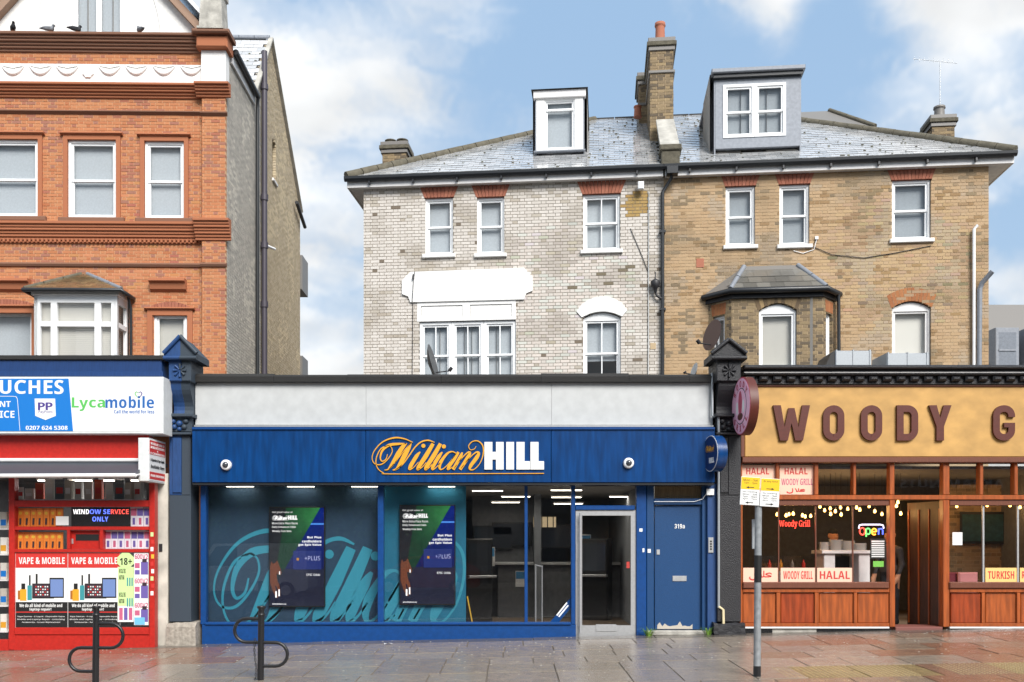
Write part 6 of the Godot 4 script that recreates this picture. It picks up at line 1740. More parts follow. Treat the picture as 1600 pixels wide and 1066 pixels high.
	# orange packs in two rows
	mat("pack_orange", srgb("e2812e"), 0.5); mat("pack_dark", srgb("3b2a33"), 0.5); mat("pack_white", srgb("e6e3ea"), 0.5); mat("pack_violet", srgb("6a5aa0"), 0.5); mat("pack_pink", srgb("c0607f"), 0.5)
	for row in [[792.5, 823, 0], [830, 858.5, 1]]:
		for i in 7:
			var q := rect(o, 25.0 + i * 10.3, row[0] + 1.5, 34.7 + i * 10.3, row[1], -0.05)
			var t := thing("orange_vape_pack", ["orange vape pack in the window row level with the lit text", "orange vape pack in the window row beside the red hatch"][row[2]], "pack", o.position + Vector3((q[0] + q[1]) / 2, q[2] + 0.001, -0.07), 0.0, ["orange packs, upper row", "orange packs, lower row"][row[2]])
			var hw := (q[1] - q[0]) / 2
			var hh := q[3] - q[2]
			t.rotation.y = rr.randf_range(-0.16, 0.16); t.position.z -= rr.randf() * 0.02
			bx(t, "carton", M.pack_orange, -hw, hw, 0, hh, -0.03, 0.0, 0.003)
			g = Geo.new(); g.tube([Vector3(0, hh * 0.1, 0.008), Vector3(0.005, hh * 0.45, 0.008)], 0.015, 6); put(g, "device_print", M.pack_dark, t)
			g = Geo.new(); g.lathe([Vector2(0.028, 0), Vector2(0.028, 0.003)], Transform3D(Basis(Vector3.RIGHT, PI / 2), Vector3(0, hh * 0.72, 0.0)), 10); put(g, "pack_logo", M.yellow_tape, t)
	for row in [[793, 823, 203.0, 3, 0], [829.5, 858, 162.5, 7, 1]]:
		for i in row[3]:
			var q := rect(o, row[2] + i * 10.2, row[0], row[2] + 9.7 + i * 10.2, row[1], -0.05)
			var t := thing("white_vape_pack", ["white and violet vape pack beside the lit window text", "white and violet vape pack in the row beside the red hatch"][row[4]], "pack", o.position + Vector3((q[0] + q[1]) / 2, q[2] + 0.001, -0.07), 0.0, ["white packs, upper row", "white packs, lower row"][row[4]])
			var hw := (q[1] - q[0]) / 2
			var hh := q[3] - q[2]
			t.rotation.y = rr.randf_range(-0.12, 0.12); t.position.z -= rr.randf() * 0.02
			bx(t, "carton", M.pack_white, -hw, hw, 0, hh, -0.03, 0.0, 0.003)
			bx(t, "carton_band", M.pack_violet if i % 3 else M.pack_pink, -hw + 0.004, hw - 0.004, hh * 0.56, hh * 0.94, 0.0, 0.002)
			bx(t, "device_print", M.pack_pink if i % 2 else M.pack_violet, -hw * 0.4, hw * 0.4, hh * 0.1, hh * 0.45, 0.0, 0.003)
	# lit text
	var led := thing("lit_window_sign", "dark lit sign reading window service only in the kiosk", "sign", o.position + Vector3(L(o, 156, 823, -0.06).x, L(o, 156, 823, -0.06).y + 0.001, -0.06))
	var lr := rect(o, 111, 793, 202, 823, -0.06)
	var lx := led.position.x - o.position.x
	var ly := led.position.y
	bx(led, "casing", M.print_black, lr[0] - lx, lr[1] - lx, 0, lr[3] - lr[2], -0.04, 0.0, 0.004)
	mat("led_white", srgb("ffffff"), 0.5, {"glow": 0.4}); mat("led_blue", srgb("5f78ff"), 0.5, {"glow": 0.5}); mat("led_red", srgb("ff5a50"), 0.5, {"glow": 0.4})
	for k in [["WIND", M.led_white, 114, 796, 139, 803.5], ["OW SE", M.led_blue, 140, 796, 172, 803.5], ["RVICE", M.led_red, 173, 796, 201, 803.5], ["ONLY", M.led_blue, 144, 807.5, 169, 815]]:
		word(led, led, k[0], k[1], k[2], k[3], k[4], k[5], 0.001)
	note_card(o, "paper_note", "small white paper note stuck over the orange packs", 87, 807, 107, 821, M.print_white)
	# posters
	for i in 2:
		var x := [24.0, 106.0][i] as float
		var t := poster(o, ["red and white vape and mobile poster with a plain edge beside the red post", "red and white vape and mobile poster overlapped by the 18+ sticker"][i], x, 864.0, x + 81.5, 981.0)
		posterise(t, x)
	stickers(o)

func lamp_strip(p: Vector3) -> void:
	var t := thing("strip_light", "short lit strip light over the kiosk window stock", "strip light", p, 0.0, "strip lights over the kiosk stock")
	bx(t, "housing", M.white_board, -0.22, 0.22, 0, 0.03, -0.03, 0.03)
	bx(t, "tube", M.lamp_white, -0.2, 0.2, -0.022, -0.002, -0.02, 0.02)
	var l := AreaLight3D.new()
	l.name = "lamp"; t.add_child(l)
	l.area_size = Vector2(0.4, 0.04); l.light_energy = 0.25; l.shadow_enabled = true
	l.position.y = -0.03; l.rotation.x = -PI / 2

func note_card(o: Node3D, called: String, label: String, x0: float, y0: float, x1: float, y1: float, m: Material, z := -0.01) -> Node3D:
	var q := rect(o, x0, y0, x1, y1, z)
	var t := thing(called, label, "note", o.position + Vector3((q[0] + q[1]) / 2, q[2], z))
	bx(t, "sheet", m, (q[0] - q[1]) / 2, (q[1] - q[0]) / 2, 0, q[3] - q[2], -0.002, 0.0)
	return t

func poster(o: Node3D, label: String, x0: float, y0: float, x1: float, y1: float) -> Node3D:
	var q := rect(o, x0, y0, x1, y1, 0.0)
	var t := thing("poster", label, "poster", o.position + Vector3((q[0] + q[1]) / 2, q[2], 0.0))
	bx(t, "sheet", M.print_white, (q[0] - q[1]) / 2, (q[1] - q[0]) / 2, 0, q[3] - q[2], -0.004, 0.0)
	return t

func posterise(t: Node3D, x: float) -> void:
	var p := func(called: String, m: Material, a: float, b: float, c: float, d: float, z: float) -> void: bp(t, t, called, m, x + a, b, x + c, d, 0.0, z)
	p.call("red_print", M.print_red, 0.3, 864.3, 81.2, 887.5, 0.002)
	p.call("black_print", M.print_black, 0.3, 941.0, 81.2, 980.7, 0.002)
	p.call("red_rule", M.print_red, 0.3, 956.0, 81.2, 957.5, 0.003)
	word(t, t, "VAPE & MOBILE", M.print_white, x + 5, 871, x + 77, 881.5, 0.002)
	word(t, t, "We do all kind of mobile and", M.print_white, x + 6, 943.5, x + 73, 949, 0.002); word(t, t, "laptop repair!", M.print_white, x + 22, 950, x + 56, 955.5, 0.002)
	word(t, t, "Vape Devices - E-Liquid - Disposable Vapes", M.print_white, x + 3, 962.5, x + 77, 965, 0.002, 0.002, "r")
	word(t, t, "Mobile and Laptop Repair - Unlocking", M.print_white, x + 3, 967, x + 77, 969.5, 0.002, 0.002, "r")
	word(t, t, "Accessories - Screen Replacement", M.print_white, x + 10, 971.5, x + 70, 974, 0.002, 0.002, "r")
	# printed goods
	p.call("laptop_print", M.print_black, 26.0, 912.0, 60.0, 935.5, 0.002); p.call("laptop_screen_print", M.pack_dark, 27.5, 913.5, 58.5, 933.5, 0.003)
	p.call("tablet_print", M.print_black, 53.0, 903.0, 75.5, 934.5, 0.004); p.call("tablet_screen_print", mat("tab_blue", srgb("6f86b8"), 0.4), 54.5, 905.5, 74.0, 932.5, 0.005)
	for i in 4:
		for j in 6: p.call("icon_print", M.print_white if (i + j) % 3 else M.print_red, 31.0 + j * 3.6, 916.0 + i * 4.2, 33.0 + j * 3.6, 918.0 + i * 4.2, 0.0035)
	p.call("bottle_print", M.gold, 7.0, 921.0, 17.0, 939.0, 0.003); p.call("bottle_cap_print", M.print_black, 9.0, 912.0, 15.0, 921.0, 0.004)
	p.call("bottle_print", mat("amber", srgb("a5672a"), 0.4), 3.5, 923.0, 8.5, 937.0, 0.002)
	p.call("tank_print", mat("teal_print", srgb("3c8f95"), 0.4), 18.5, 915.0, 25.5, 938.0, 0.003); p.call("tip_print", M.print_black, 21.0, 899.0, 23.5, 914.8, 0.003); p.call("tip_print", M.print_black, 31.5, 897.0, 34.5, 911.8, 0.0025)

func stickers(o: Node3D) -> void:
	mat("lime", srgb("c7e29a"), 0.5)
	var t := poster(o, "pale green age limit poster reading 18+ beside the violet packs poster", 184, 886, 209, 972)
	t.position.z += 0.012
	bp(t, t, "green_print", M.lime, 184.2, 886.2, 208.8, 947, 0.0, 0.002)
	var oc := PackedVector2Array()
	for k in 8:
		var p := L(t, 196.0 + 14.0 * cos(TAU * (k + 0.5) / 8), 876.0 + 13.0 * sin(TAU * (k + 0.5) / 8), 0.004); oc.append(Vector2(p.x, p.y))
	var g := Geo.new(); g.prism(oc, -0.002, 0.004); put(g, "octagon_print", M.lime, t)
	word(t, t, "18+", M.print_black, 187, 872, 206, 883, 0.004)
	for i in 2:
		word(t, t, "WE CALL THIS", M.print_black, 186, 889 + i * 37, 196, 896 + i * 37, 0.002); word(t, t, "NASTY BAR", M.print_black, 186, 899 + i * 37, 194, 906 + i * 37, 0.002)
		for j in 3: bp(t, t, "device_print", M.teal_print, 198 + j * 3.6, 903 + i * 32, 200 + j * 3.6, 916 + i * 32, 0.0, 0.003)
	for j in 3: bp(t, t, "pack_print", M.pack_pink if j != 1 else M.pack_violet, 186 + j * 7.5, 950, 191.5 + j * 7.5, 969, 0.0, 0.002)
	var v := poster(o, "tall white and violet poster of vape packs against the red post", 209.5, 864, 232, 977)
	v.position.z += 0.006
	for i in 3:
		word(v, v, "600V2", M.pack_pink, 210.5, 866 + i * 38, 231, 874 + i * 38, 0.002)
		bp(v, v, "pack_print", M.pack_violet, 220, 878 + i * 37, 231, 898 + i * 37, 0.0, 0.003); bp(v, v, "pack_print", M.pack_dark, 222, 873.5 + i * 37, 229, 879 + i * 37, 0.0, 0.004)
		bp(v, v, "text_print", M.pack_pink, 210.5, 880 + i * 37, 218, 888 + i * 37, 0.0, 0.002); bp(v, v, "text_print", M.pack_violet, 210.5, 891 + i * 37, 218, 898 + i * 37, 0.0, 0.002)
	bp(v, v, "blue_print", mat("sky_print", srgb("6fb7dc"), 0.5), 210, 965, 226, 976.5, 0.0, 0.0045)
	var cs := [M.lime, M.print_red, M.print_white, M.yellow_tape, M.print_red, M.print_white]
	for i in 9: note_card(o, "post_sticker", "small sticker on the red post of the kiosk", 235 + (i % 2), 832 + i * 11.5, 239.5 + (i % 2), 838.5 + i * 11.5, cs[i % 6], 0.043).set_meta("group", "stickers on the red post")
	# projecting box sign
	var s := thing("projecting_sign", "white box sign with red lettered sides over the kiosk post", "sign", Vector3(-5.95, at_world(241, 752, 0.8).y, 0.08))
	bx(s, "sign_box", M.sign_white, -0.085, 0.085, 0, 0.7, -0.02, 0.72, 0.008)
	bx(s, "sign_face", M.print_white, 0.085, 0.089, 0.02, 0.68, 0.0, 0.7)
	for k in [[0.44, 0.67], [0.04, 0.16]]: bx(s, "red_print", M.print_red, 0.089, 0.091, k[0], k[1], 0.01, 0.69)
	for k in [["WE SELL ALL KIND OF", 0.6, 0.64, M.print_white], ["MOBILE ACCESSORIES", 0.54, 0.58, M.print_white], ["&", 0.495, 0.525, M.print_white], ["E-CIGARETTES", 0.445, 0.48, M.print_white], ["E-Cigarettes & Vape Liquids", 0.32, 0.38, M.print_black], ["Available Here", 0.22, 0.28, M.print_black], ["PHONE UNLOCKING", 0.08, 0.12, M.print_white]]:
		var hold := Node3D.new()
		var wd := 0.6 if k[0].length() > 3 else 0.04
		var m := word_in(s, k[0], k[3], -wd / 2, wd / 2, k[1], k[2], 0.0, 0.002)
		m.transform = Transform3D(Basis(Vector3.UP, PI / 2), Vector3(0.092, 0, 0.35)) * m.transform
		hold.free()
	bx(s, "bracket", M.cast_iron, -0.02, 0.02, 0.3, 0.36, -0.3, -0.02)

func build_grill() -> void:
	var o := thing("grill_restaurant", "restaurant with an orange timber front and yellow sign board under black cornice", "restaurant", Vector3(6.4, 0, 0))
	mat("peach", srgb("f0c3ab"), 0.5); mat("peach_yellow", srgb("efc37a"), 0.5); mat("halal_red", srgb("c23b36"), 0.5); mat("halal_rose", srgb("b9627a"), 0.5)
	mat("marble", srgb("222326"), 0.2, {"tex": M.brick.albedo_texture, "tri": 1.0})
	mat("wood_red", srgb("a8471f"), 0.36, {"tex": M.wood.albedo_texture, "tri": Vector3(1.6, 0.22, 1.6)})
	mat("clay_wall", srgb("a08058"), 0.9)
	var X1 := 1690.0
	# cornice
	var cr := node("cornice", o)
	var ry := L(o, 1380, 585, 0).y
	bp(o, cr, "cornice_top", M.black_paint, 1163, 570, X1, 576, -0.3, 0.3, 0.02)
	bp(o, cr, "cornice_bed", M.black_paint, 1163, 576.5, X1, 586, -0.3, 0.22, 0.02)
	bp(o, cr, "cornice_face", M.black_paint, 1163, 586.5, X1, 601, -0.3, 0.12, 0.01)
	bp(o, cr, "cornice_line", M.white_board, 1163, 581.4, X1, 582.4, 0.221, 0.226)
	for i in 24: bp(o, cr, "scallop", M.black_paint, 1166 + i * 21.5, 587, 1180 + i * 21.5, 595, 0.12, 0.2, 0.03)
	bx(o, "flat_roof", M.felt, L(o, 1163, 0, 0).x, L(o, X1, 0, 0).x, ry - 0.15, ry, -5.2, -0.31)
	bp(o, o, "sign_board", M.sign_yellow, 1164, 604, X1, 714, -0.2, 0.06, 0.01)
	bp(o, o, "board_mould", M.wood_dark, 1160, 601.3, X1, 604, -0.2, 0.09, 0.006); bp(o, o, "board_mould", M.wood_dark, 1160, 714.3, X1, 723, -0.2, 0.1, 0.012); bp(o, o, "board_mould", M.wood_dark, 1158, 604.3, 1163.5, 714, -0.2, 0.09, 0.006)
	var nm := node("shop_name", o, "raised brown capital letters")
	for k in [["W", 1207, 1264.5], ["O", 1285, 1318], ["O", 1344, 1377], ["D", 1400, 1433], ["Y", 1450, 1485], ["G", 1550, 1584]]:
		timber_letter(o, nm, k[0], k[1], 634, k[2], 689)
	# timber grid
	var posts := [[1156, 1160], [1213, 1218], [1273, 1279], [1333.5, 1338], [1390.5, 1398], [1474, 1484], [1531.5, 1537], [1585.5, 1591], [1640, 1645]]
	for k in posts: bp(o, o, "transom_post", M.wood, k[0], 723.3, k[1], 773.5, -0.12, 0.02, 0.008)
	bp(o, o, "transom_rail", M.wood, 1156, 773.8, X1, 781, -0.12, 0.03, 0.008)
	for k in [[1156, 1160.5], [1390.5, 1399], [1474, 1484]]: bp(o, o, "door_post", M.wood, k[0], 781.3, k[1], 980, -0.12, 0.02, 0.008)
	for k in [[1161, 1390], [1484.5, X1]]:
		bp(o, o, "window_head", M.wood_dark, k[0], 781.3, k[1], 790, -0.1, 0.0, 0.006)
		bp(o, o, "window_sill", M.wood_dark, k[0], 910, k[1], 920, -0.12, 0.06, 0.015)
		bp(o, o, "panel_rail", M.wood, k[0], 920.3, k[1], 926, -0.1, 0.025, 0.006); bp(o, o, "panel_rail", M.wood, k[0], 974.3, k[1], 979.5, -0.1, 0.025, 0.006)
		bp(o, o, "plinth_line", M.white_board, k[0], 979.8, k[1], 982.5, -0.1, 0.04, 0.004)
	for k in [[1160.5, 1213], [1220, 1273], [1280, 1334], [1340, 1391], [1486, 1534], [1540, 1589], [1595, 1640]]: bp(o, o, "timber_panel", M.wood_red if k[0] in [1220, 1486] else M.wood, k[0], 926.5, k[1], 974, -0.1, -0.015, 0.012)
	for k in [[1213.3, 1219.7], [1273.3, 1279.7], [1334.3, 1339.7], [1534.3, 1539.7], [1589.3, 1594.7]]: bp(o, o, "panel_stile", M.wood, k[0], 926.3, k[1], 974, -0.1, 0.02, 0.006)
	# marble plinth tiles, one lost
	for i in 10:
		var a := 1161.0 + i * 23.2
		if i in [2, 3, 4]: continue
		var q := rect(o, a, 983, a + 22.8, 996, 0.02)
		bx(o, "plinth_tile", M.marble, q[0], q[1], -0.05, q[3], -0.1, 0.02 if a < 1390 else 0.021)
	for i in 9:
		var a := 1485.0 + i * 23.2
		var q := rect(o, a, 983, a + 22.8, 996, 0.02)
		if i in [2, 3]: continue
		bx(o, "plinth_tile", M.marble, q[0], q[1], -0.05, q[3], -0.1, 0.02)
	var pb := rect(o, 1161, 983, X1, 996, -0.0)
	bx(o, "plinth_bed", M.old_stone, pb[0], L(o, 1392, 0, 0).x, -0.05, pb[3], -0.12, 0.0); bx(o, "plinth_bed", M.old_stone, L(o, 1484, 0, 0).x, pb[1], -0.05, pb[3], -0.12, 0.0)
	bp(o, o, "door_step", mat("red_step", srgb("7a4a42"), 0.7), 1399.5, 980, 1473.5, 990, -0.5, 0.01, 0.01)
	for k in [[1160, 1213, 0], [1218, 1273, 0], [1279, 1333.5, 1], [1338, 1390.5, 1], [1398, 1474, 1], [1484, 1531.5, 1], [1537, 1585.5, 1], [1591, 1640, 1]]: pane(o, "transom_pane", M.shop_glass, rect(o, k[0], 723, k[1], 774, -0.06), -0.06)
	for k in [[1160.5, 1217], [1217, 1275], [1275, 1333], [1333, 1391], [1484, 1537], [1537, 1591], [1591, X1]]: pane(o, "window_pane", M.glass, rect(o, k[0] + 0.4, 789.5, k[1] - 0.4, 911, -0.05), -0.05)
	for k in [1217, 1275, 1333]: bp(o, o, "glazing_bar", M.wood_dark, k - 0.8, 790, k + 0.8, 910, -0.07, -0.03)
	for k in [1537, 1591]: bp(o, o, "glazing_bar", M.aluminium, k - 1.3, 790, k + 1.3, 910, -0.07, -0.03)
	# notices in the glass
	for k in [[1158.5, 1212.5], [1218.5, 1272.5]]:
		var t := note_card(o, "halal_notice", ["peach halal notice in the transom beside the black pilaster", "peach halal notice in the transom beside the clear pane"][int(k[0] > 1200)], k[0], 727, k[1], 773, M.peach, -0.05)
		t.set_meta("group", "peach notices in the transom"); t.set_meta("category", "notice")
		var dx: float = k[0] - 1218.5
		word(t, t, "HALAL", M.halal_red, 1226 + dx, 731, 1262 + dx, 741.5, 0.0); word(t, t, "WOODY GRILL", M.halal_rose, 1221 + dx, 748, 1270 + dx, 758, 0.0)
		var ar := rect(t, 1230 + dx, 763, 1258 + dx, 771, 0.0)
		halal_script(t, M.halal_red, ar[0], ar[1], ar[2], ar[3], 0.0)
	var low := [[1161.5, 1216, "", "pink notice with red Arabic lettering at the window foot"], [1220, 1274, "WOODY GRILL", "pink notice reading woody grill at the window foot"], [1277, 1332, "HALAL", "pink notice reading halal at the window foot"], [1540, 1589, "TURKISH", "yellow notice reading turkish at the window foot"], [1594, 1640, "R", "yellow notice beside the turkish notice at the window foot"]]
	for k in low:
		var t := note_card(o, "window_notice", k[3], k[0], 887.5, k[1], 910, M.peach if k[0] < 1400 else M.peach_yellow, -0.04)
		t.set_meta("category", "notice")
		if k[2] == "": 
			var ar := rect(t, k[0] + 10, 892, k[1] - 10, 907, 0.0)
			halal_script(t, M.halal_red, ar[0], ar[1], ar[2], ar[3], 0.0)
		elif k[2] == "R": word(t, t, "R", M.halal_red, 1597, 893, 1602, 904, 0.0)
		else: word(t, t, k[2], M.halal_red, k[0] + 4, 892.5, k[1] - 4, 905, 0.0)
	note_card(o, "paper_notice", "white paper notice on the glass beside the brick-lined wall", 1488.5, 832, 1504, 852, M.print_white, -0.04)
	# opening hours card and open sign
	var oh := note_card(o, "hours_card", "black and white opening hours card under the neon open sign", 1360, 842, 1384, 873, M.print_black, -0.06)
	for i in 8: bp(oh, oh, "hours_line", M.print_white, 1362, 845 + i * 3.4, 1382, 847 + i * 3.4, 0.0, 0.001)
	note_card(o, "green_card", "small green card under the opening hours card", 1364.5, 877, 1381, 886, mat("neon_green_card", srgb("7cc552"), 0.5), -0.06)
	neon(o)
	# door leaf opened inward, with upright strips
	var dl := node("door_leaf", o, "timber door folded inward with upright strips")
	dl.position = Vector3(L(o, 1473, 0, -0.1).x, 0, -0.12); dl.rotation.y = deg_to_rad(-76)
	bx(dl, "leaf", mat("door_brown", srgb("4f2d1e"), 0.45, {"tex": M.wood.albedo_texture, "tri": Vector3(2.0, 0.3, 2.0)}), -0.92, 0.0, 0.14, L(o, 1430, 783, -0.2).y, -0.04, 0.0, 0.006)
	for i in 4: bx(dl, "upright_strip", M.wood, -0.88 + i * 0.27, -0.85 + i * 0.27, 0.18, L(o, 1430, 786, -0.2).y - 0.1, 0.0, 0.02, 0.006)
	# room
	var yc := L(o, 1400, 733, -0.1).y
	room_box(o, L(o, 1158, 0, 0).x, L(o, X1 - 1, 0, 0).x, 0.12, yc, -5.0, -0.13, M.room_dark, M.carpet, M.room_dark)
	var bw := node("dining_brick_wall", o)
	bw.position = Vector3(L(o, 1478, 0, -2.6).x, 0, -2.6)
	brick_wall(bw, 0, 3.2, 0.15, yc - 0.1, [], paint_stock, M.mortar_tan, 901, 0)
	var pic := note_card(o, "framed_picture", "dark framed picture on the brick wall inside the restaurant", 1500, 800, 1572, 850, M.print_black, -2.5)
	bp(pic, pic, "canvas", mat("canvas", srgb("2f5a63"), 0.6, {"tex": M.old_stone.albedo_texture, "tri": 2.0}), 1504, 804, 1568, 846, 0.0, 0.004)
	pic.set_meta("category", "picture")
	# counter, plates, seats
	var ct := thing("serving_counter", "white serving counter inside the restaurant window", "counter", Vector3(at_world(1315, 920, -1.0).x, 0.12, -1.0))
	bx(ct, "counter_top", M.white_board, -0.45, 0.45, 1.3, 1.36, -0.3, 0.3, 0.01)
	for k in [-0.4, 0.22]: bx(ct, "counter_leg", M.white_board, k, k + 0.2, 0.002, 1.298, -0.25, 0.25, 0.01)
	bx(ct, "counter_back", M.print_black, -0.19, 0.21, 0.002, 1.25, -0.2, -0.18)
	for k in [[-0.33, 7, 0.09], [-0.12, 9, 0.12], [0.1, 8, 0.12], [0.3, 6, 0.13]]:
		var t := thing("plate_stack", "stack of white plates on the white serving counter", "plates", ct.position + Vector3(k[0], 1.36, 0.05), 0.0, "stacks of plates on the serving counter")
		for i in k[1]:
			var g := Geo.new(); g.lathe([Vector2(k[2] * 0.6, 0.0), Vector2(k[2], 0.018), Vector2(k[2], 0.022), Vector2(k[2] * 0.6, 0.006)], Transform3D(Basis(), Vector3(0, i * 0.021, 0)), 16); put(g, "plate", M.print_white, t)
	var fr := thing("display_fridge", "grey chiller cabinet behind the serving counter", "chiller", Vector3(at_world(1225, 920, -2.2).x, 0.12, -2.2))
	bx(fr, "cabinet", M.lead, -0.7, 0.7, 0.002, 0.95, -0.3, 0.3, 0.01); bx(fr, "glass_guard", M.glass, -0.65, 0.65, 0.952, 1.25, 0.2, 0.21)
	for i in 5:
		var t := thing("sauce_bottle", "small sauce bottle on the grey chiller cabinet", "bottle", fr.position + Vector3(-0.5 + i * 0.22, 0.952, 0.0), 0.0, "bottles on the chiller cabinet")
		var g := Geo.new(); g.lathe([Vector2(0.035, 0), Vector2(0.035, 0.14), Vector2(0.012, 0.19), Vector2(0.012, 0.22)], Transform3D(), 10); put(g, "bottle_body", [M.print_white, M.print_red, M.gold, M.lead, M.print_red][i], t)
	for k in [[1500, M.print_black, "dark red seat beside the paper notice inside the restaurant"], [1526, M.peach, "pink draped seat behind the restaurant window"]]:
		var t := thing("dining_chair", k[2], "chair", Vector3(at_world(k[0], 920, -1.2).x, 0.12, -1.2), 0.3)
		bx(t, "seat", mat("seat_" + str(k[0]), srgb("7a2c38") if k[0] == 1500 else srgb("d08a8a"), 0.6), -0.22, 0.22, 0.42, 0.48, -0.22, 0.22, 0.02)
		bx(t, "backrest", M["seat_" + str(k[0])], -0.22, 0.22, 0.481, 0.95, -0.24, -0.18, 0.03)
		for c in 4: bx(t, "leg", M.wood_dark, -0.2 + (c % 2) * 0.36, -0.16 + (c % 2) * 0.36, 0.0, 0.419, -0.2 + (c / 2) * 0.36, -0.16 + (c / 2) * 0.36)
	# hanging bulbs
	var rr := RandomNumberGenerator.new(); rr.seed = 21
	mat("bulb", srgb("ffd79a"), 0.3, {"glow": 3.0, "gcol": srgb("ffb860")})
	for k in [[515, 75], [540, 95], [570, 85], [572, 115], [597, 100], [625, 80], [628, 117], [663, 87], [710, 80], [727, 92], [777, 73], [807, 100], [287, 117], [335, 122], [350, 116], [373, 113], [422, 122], [437, 128], [466, 125], [930, 52], [922, 72], [945, 112], [1045, 80], [845, 115], [1243, 73], [1405, 68], [1527, 68], [1580, 78]]:
		var z := rr.randf_range(-2.2, -0.7) if k[0] < 900 or k[0] > 1200 else rr.randf_range(-1.6, -1.0)
		var p := at_world(1130 + k[0] / 3.404, 770 + k[1] / 3.404, z)
		var t := thing("pendant_bulb", "small glowing pendant bulb hanging inside the restaurant", "bulb", p, 0.0, "pendant bulbs inside the restaurant")
		var g := Geo.new(); g.lathe([Vector2(0.0, -0.03), Vector2(0.018, -0.025), Vector2(0.026, -0.005), Vector2(0.02, 0.02), Vector2(0.011, 0.04)], Transform3D(), 10); put(g, "globe", M.bulb, t)
		g = Geo.new(); g.lathe([Vector2(0.013, 0.04), Vector2(0.013, 0.075), Vector2(0.006, 0.08)], Transform3D(), 8); put(g, "socket", M.print_black, t)
		g = Geo.new(); g.tube([Vector3(0, 0.08, 0), Vector3(0, yc - p.y - 0.002, 0)], 0.003, 4); put(g, "flex", M.print_black, t)
		var l := OmniLight3D.new(); l.name = "lamp"; t.add_child(l); l.light_energy = 0.018; l.light_color = Color(1.0, 0.78, 0.5); l.light_size = 0.026; l.omni_range = 8.0; l.omni_attenuation = 2.0; l.shadow_enabled = true
	# ducts on the flat roof
	for k in [[1278, 548, 1362, 572, -0.9, "galvanised roof duct with a dark open end over the restaurant"], [1386, 552, 1452, 574, -0.8, "low silver roof unit over the yellow sign board"]]:
		var q := rect(o, k[0], k[1], k[2], k[3], k[4])
		var t := thing("roof_duct", k[5], "duct", Vector3(o.position.x + (q[0] + q[1]) / 2, ry + 0.001, k[4]))
		var hw := (q[1] - q[0]) / 2
		var hh := q[3] - ry
		var x0 := -hw if k[0] > 1300 else -hw * 0.35
		bx(t, "duct_box", M.galvanised, x0, hw, 0.0, hh, -0.7, 0.0, 0.01)
		for i in 3: bx(t, "duct_flange", M.galvanised, lerpf(x0, hw, i * 0.46 + 0.02), lerpf(x0, hw, i * 0.46 + 0.05), 0.0, hh + 0.015, -0.71, 0.012)
		if k[0] < 1300:
			var g := Geo.new(); g.prism(PackedVector2Array([Vector2(-hw, 0.0), Vector2(x0 - 0.005, 0.0), Vector2(x0 - 0.005, hh), Vector2(-hw * 0.5, hh * 0.9)]), -0.68, -0.02); put(g, "duct_mouth", M.print_black, t)
	for k in [[1250, 1275], [1365, 1385], [1455, 1490], [1500, 1560]]:
		var q := rect(o, k[0], 566, k[1], 574, -0.7)
		var t := thing("roof_cowl", "low galvanised pipe lying behind the black cornice", "pipe", Vector3(o.position.x + (q[0] + q[1]) / 2, ry + 0.09, -0.7), 0.0, "pipes on the restaurant roof")
		var g := Geo.new(); g.tube([Vector3(-(q[1] - q[0]) / 2, 0, 0), Vector3((q[1] - q[0]) / 2, 0, 0)], 0.088, 12); put(g, "pipe_run", M.galvanised, t)

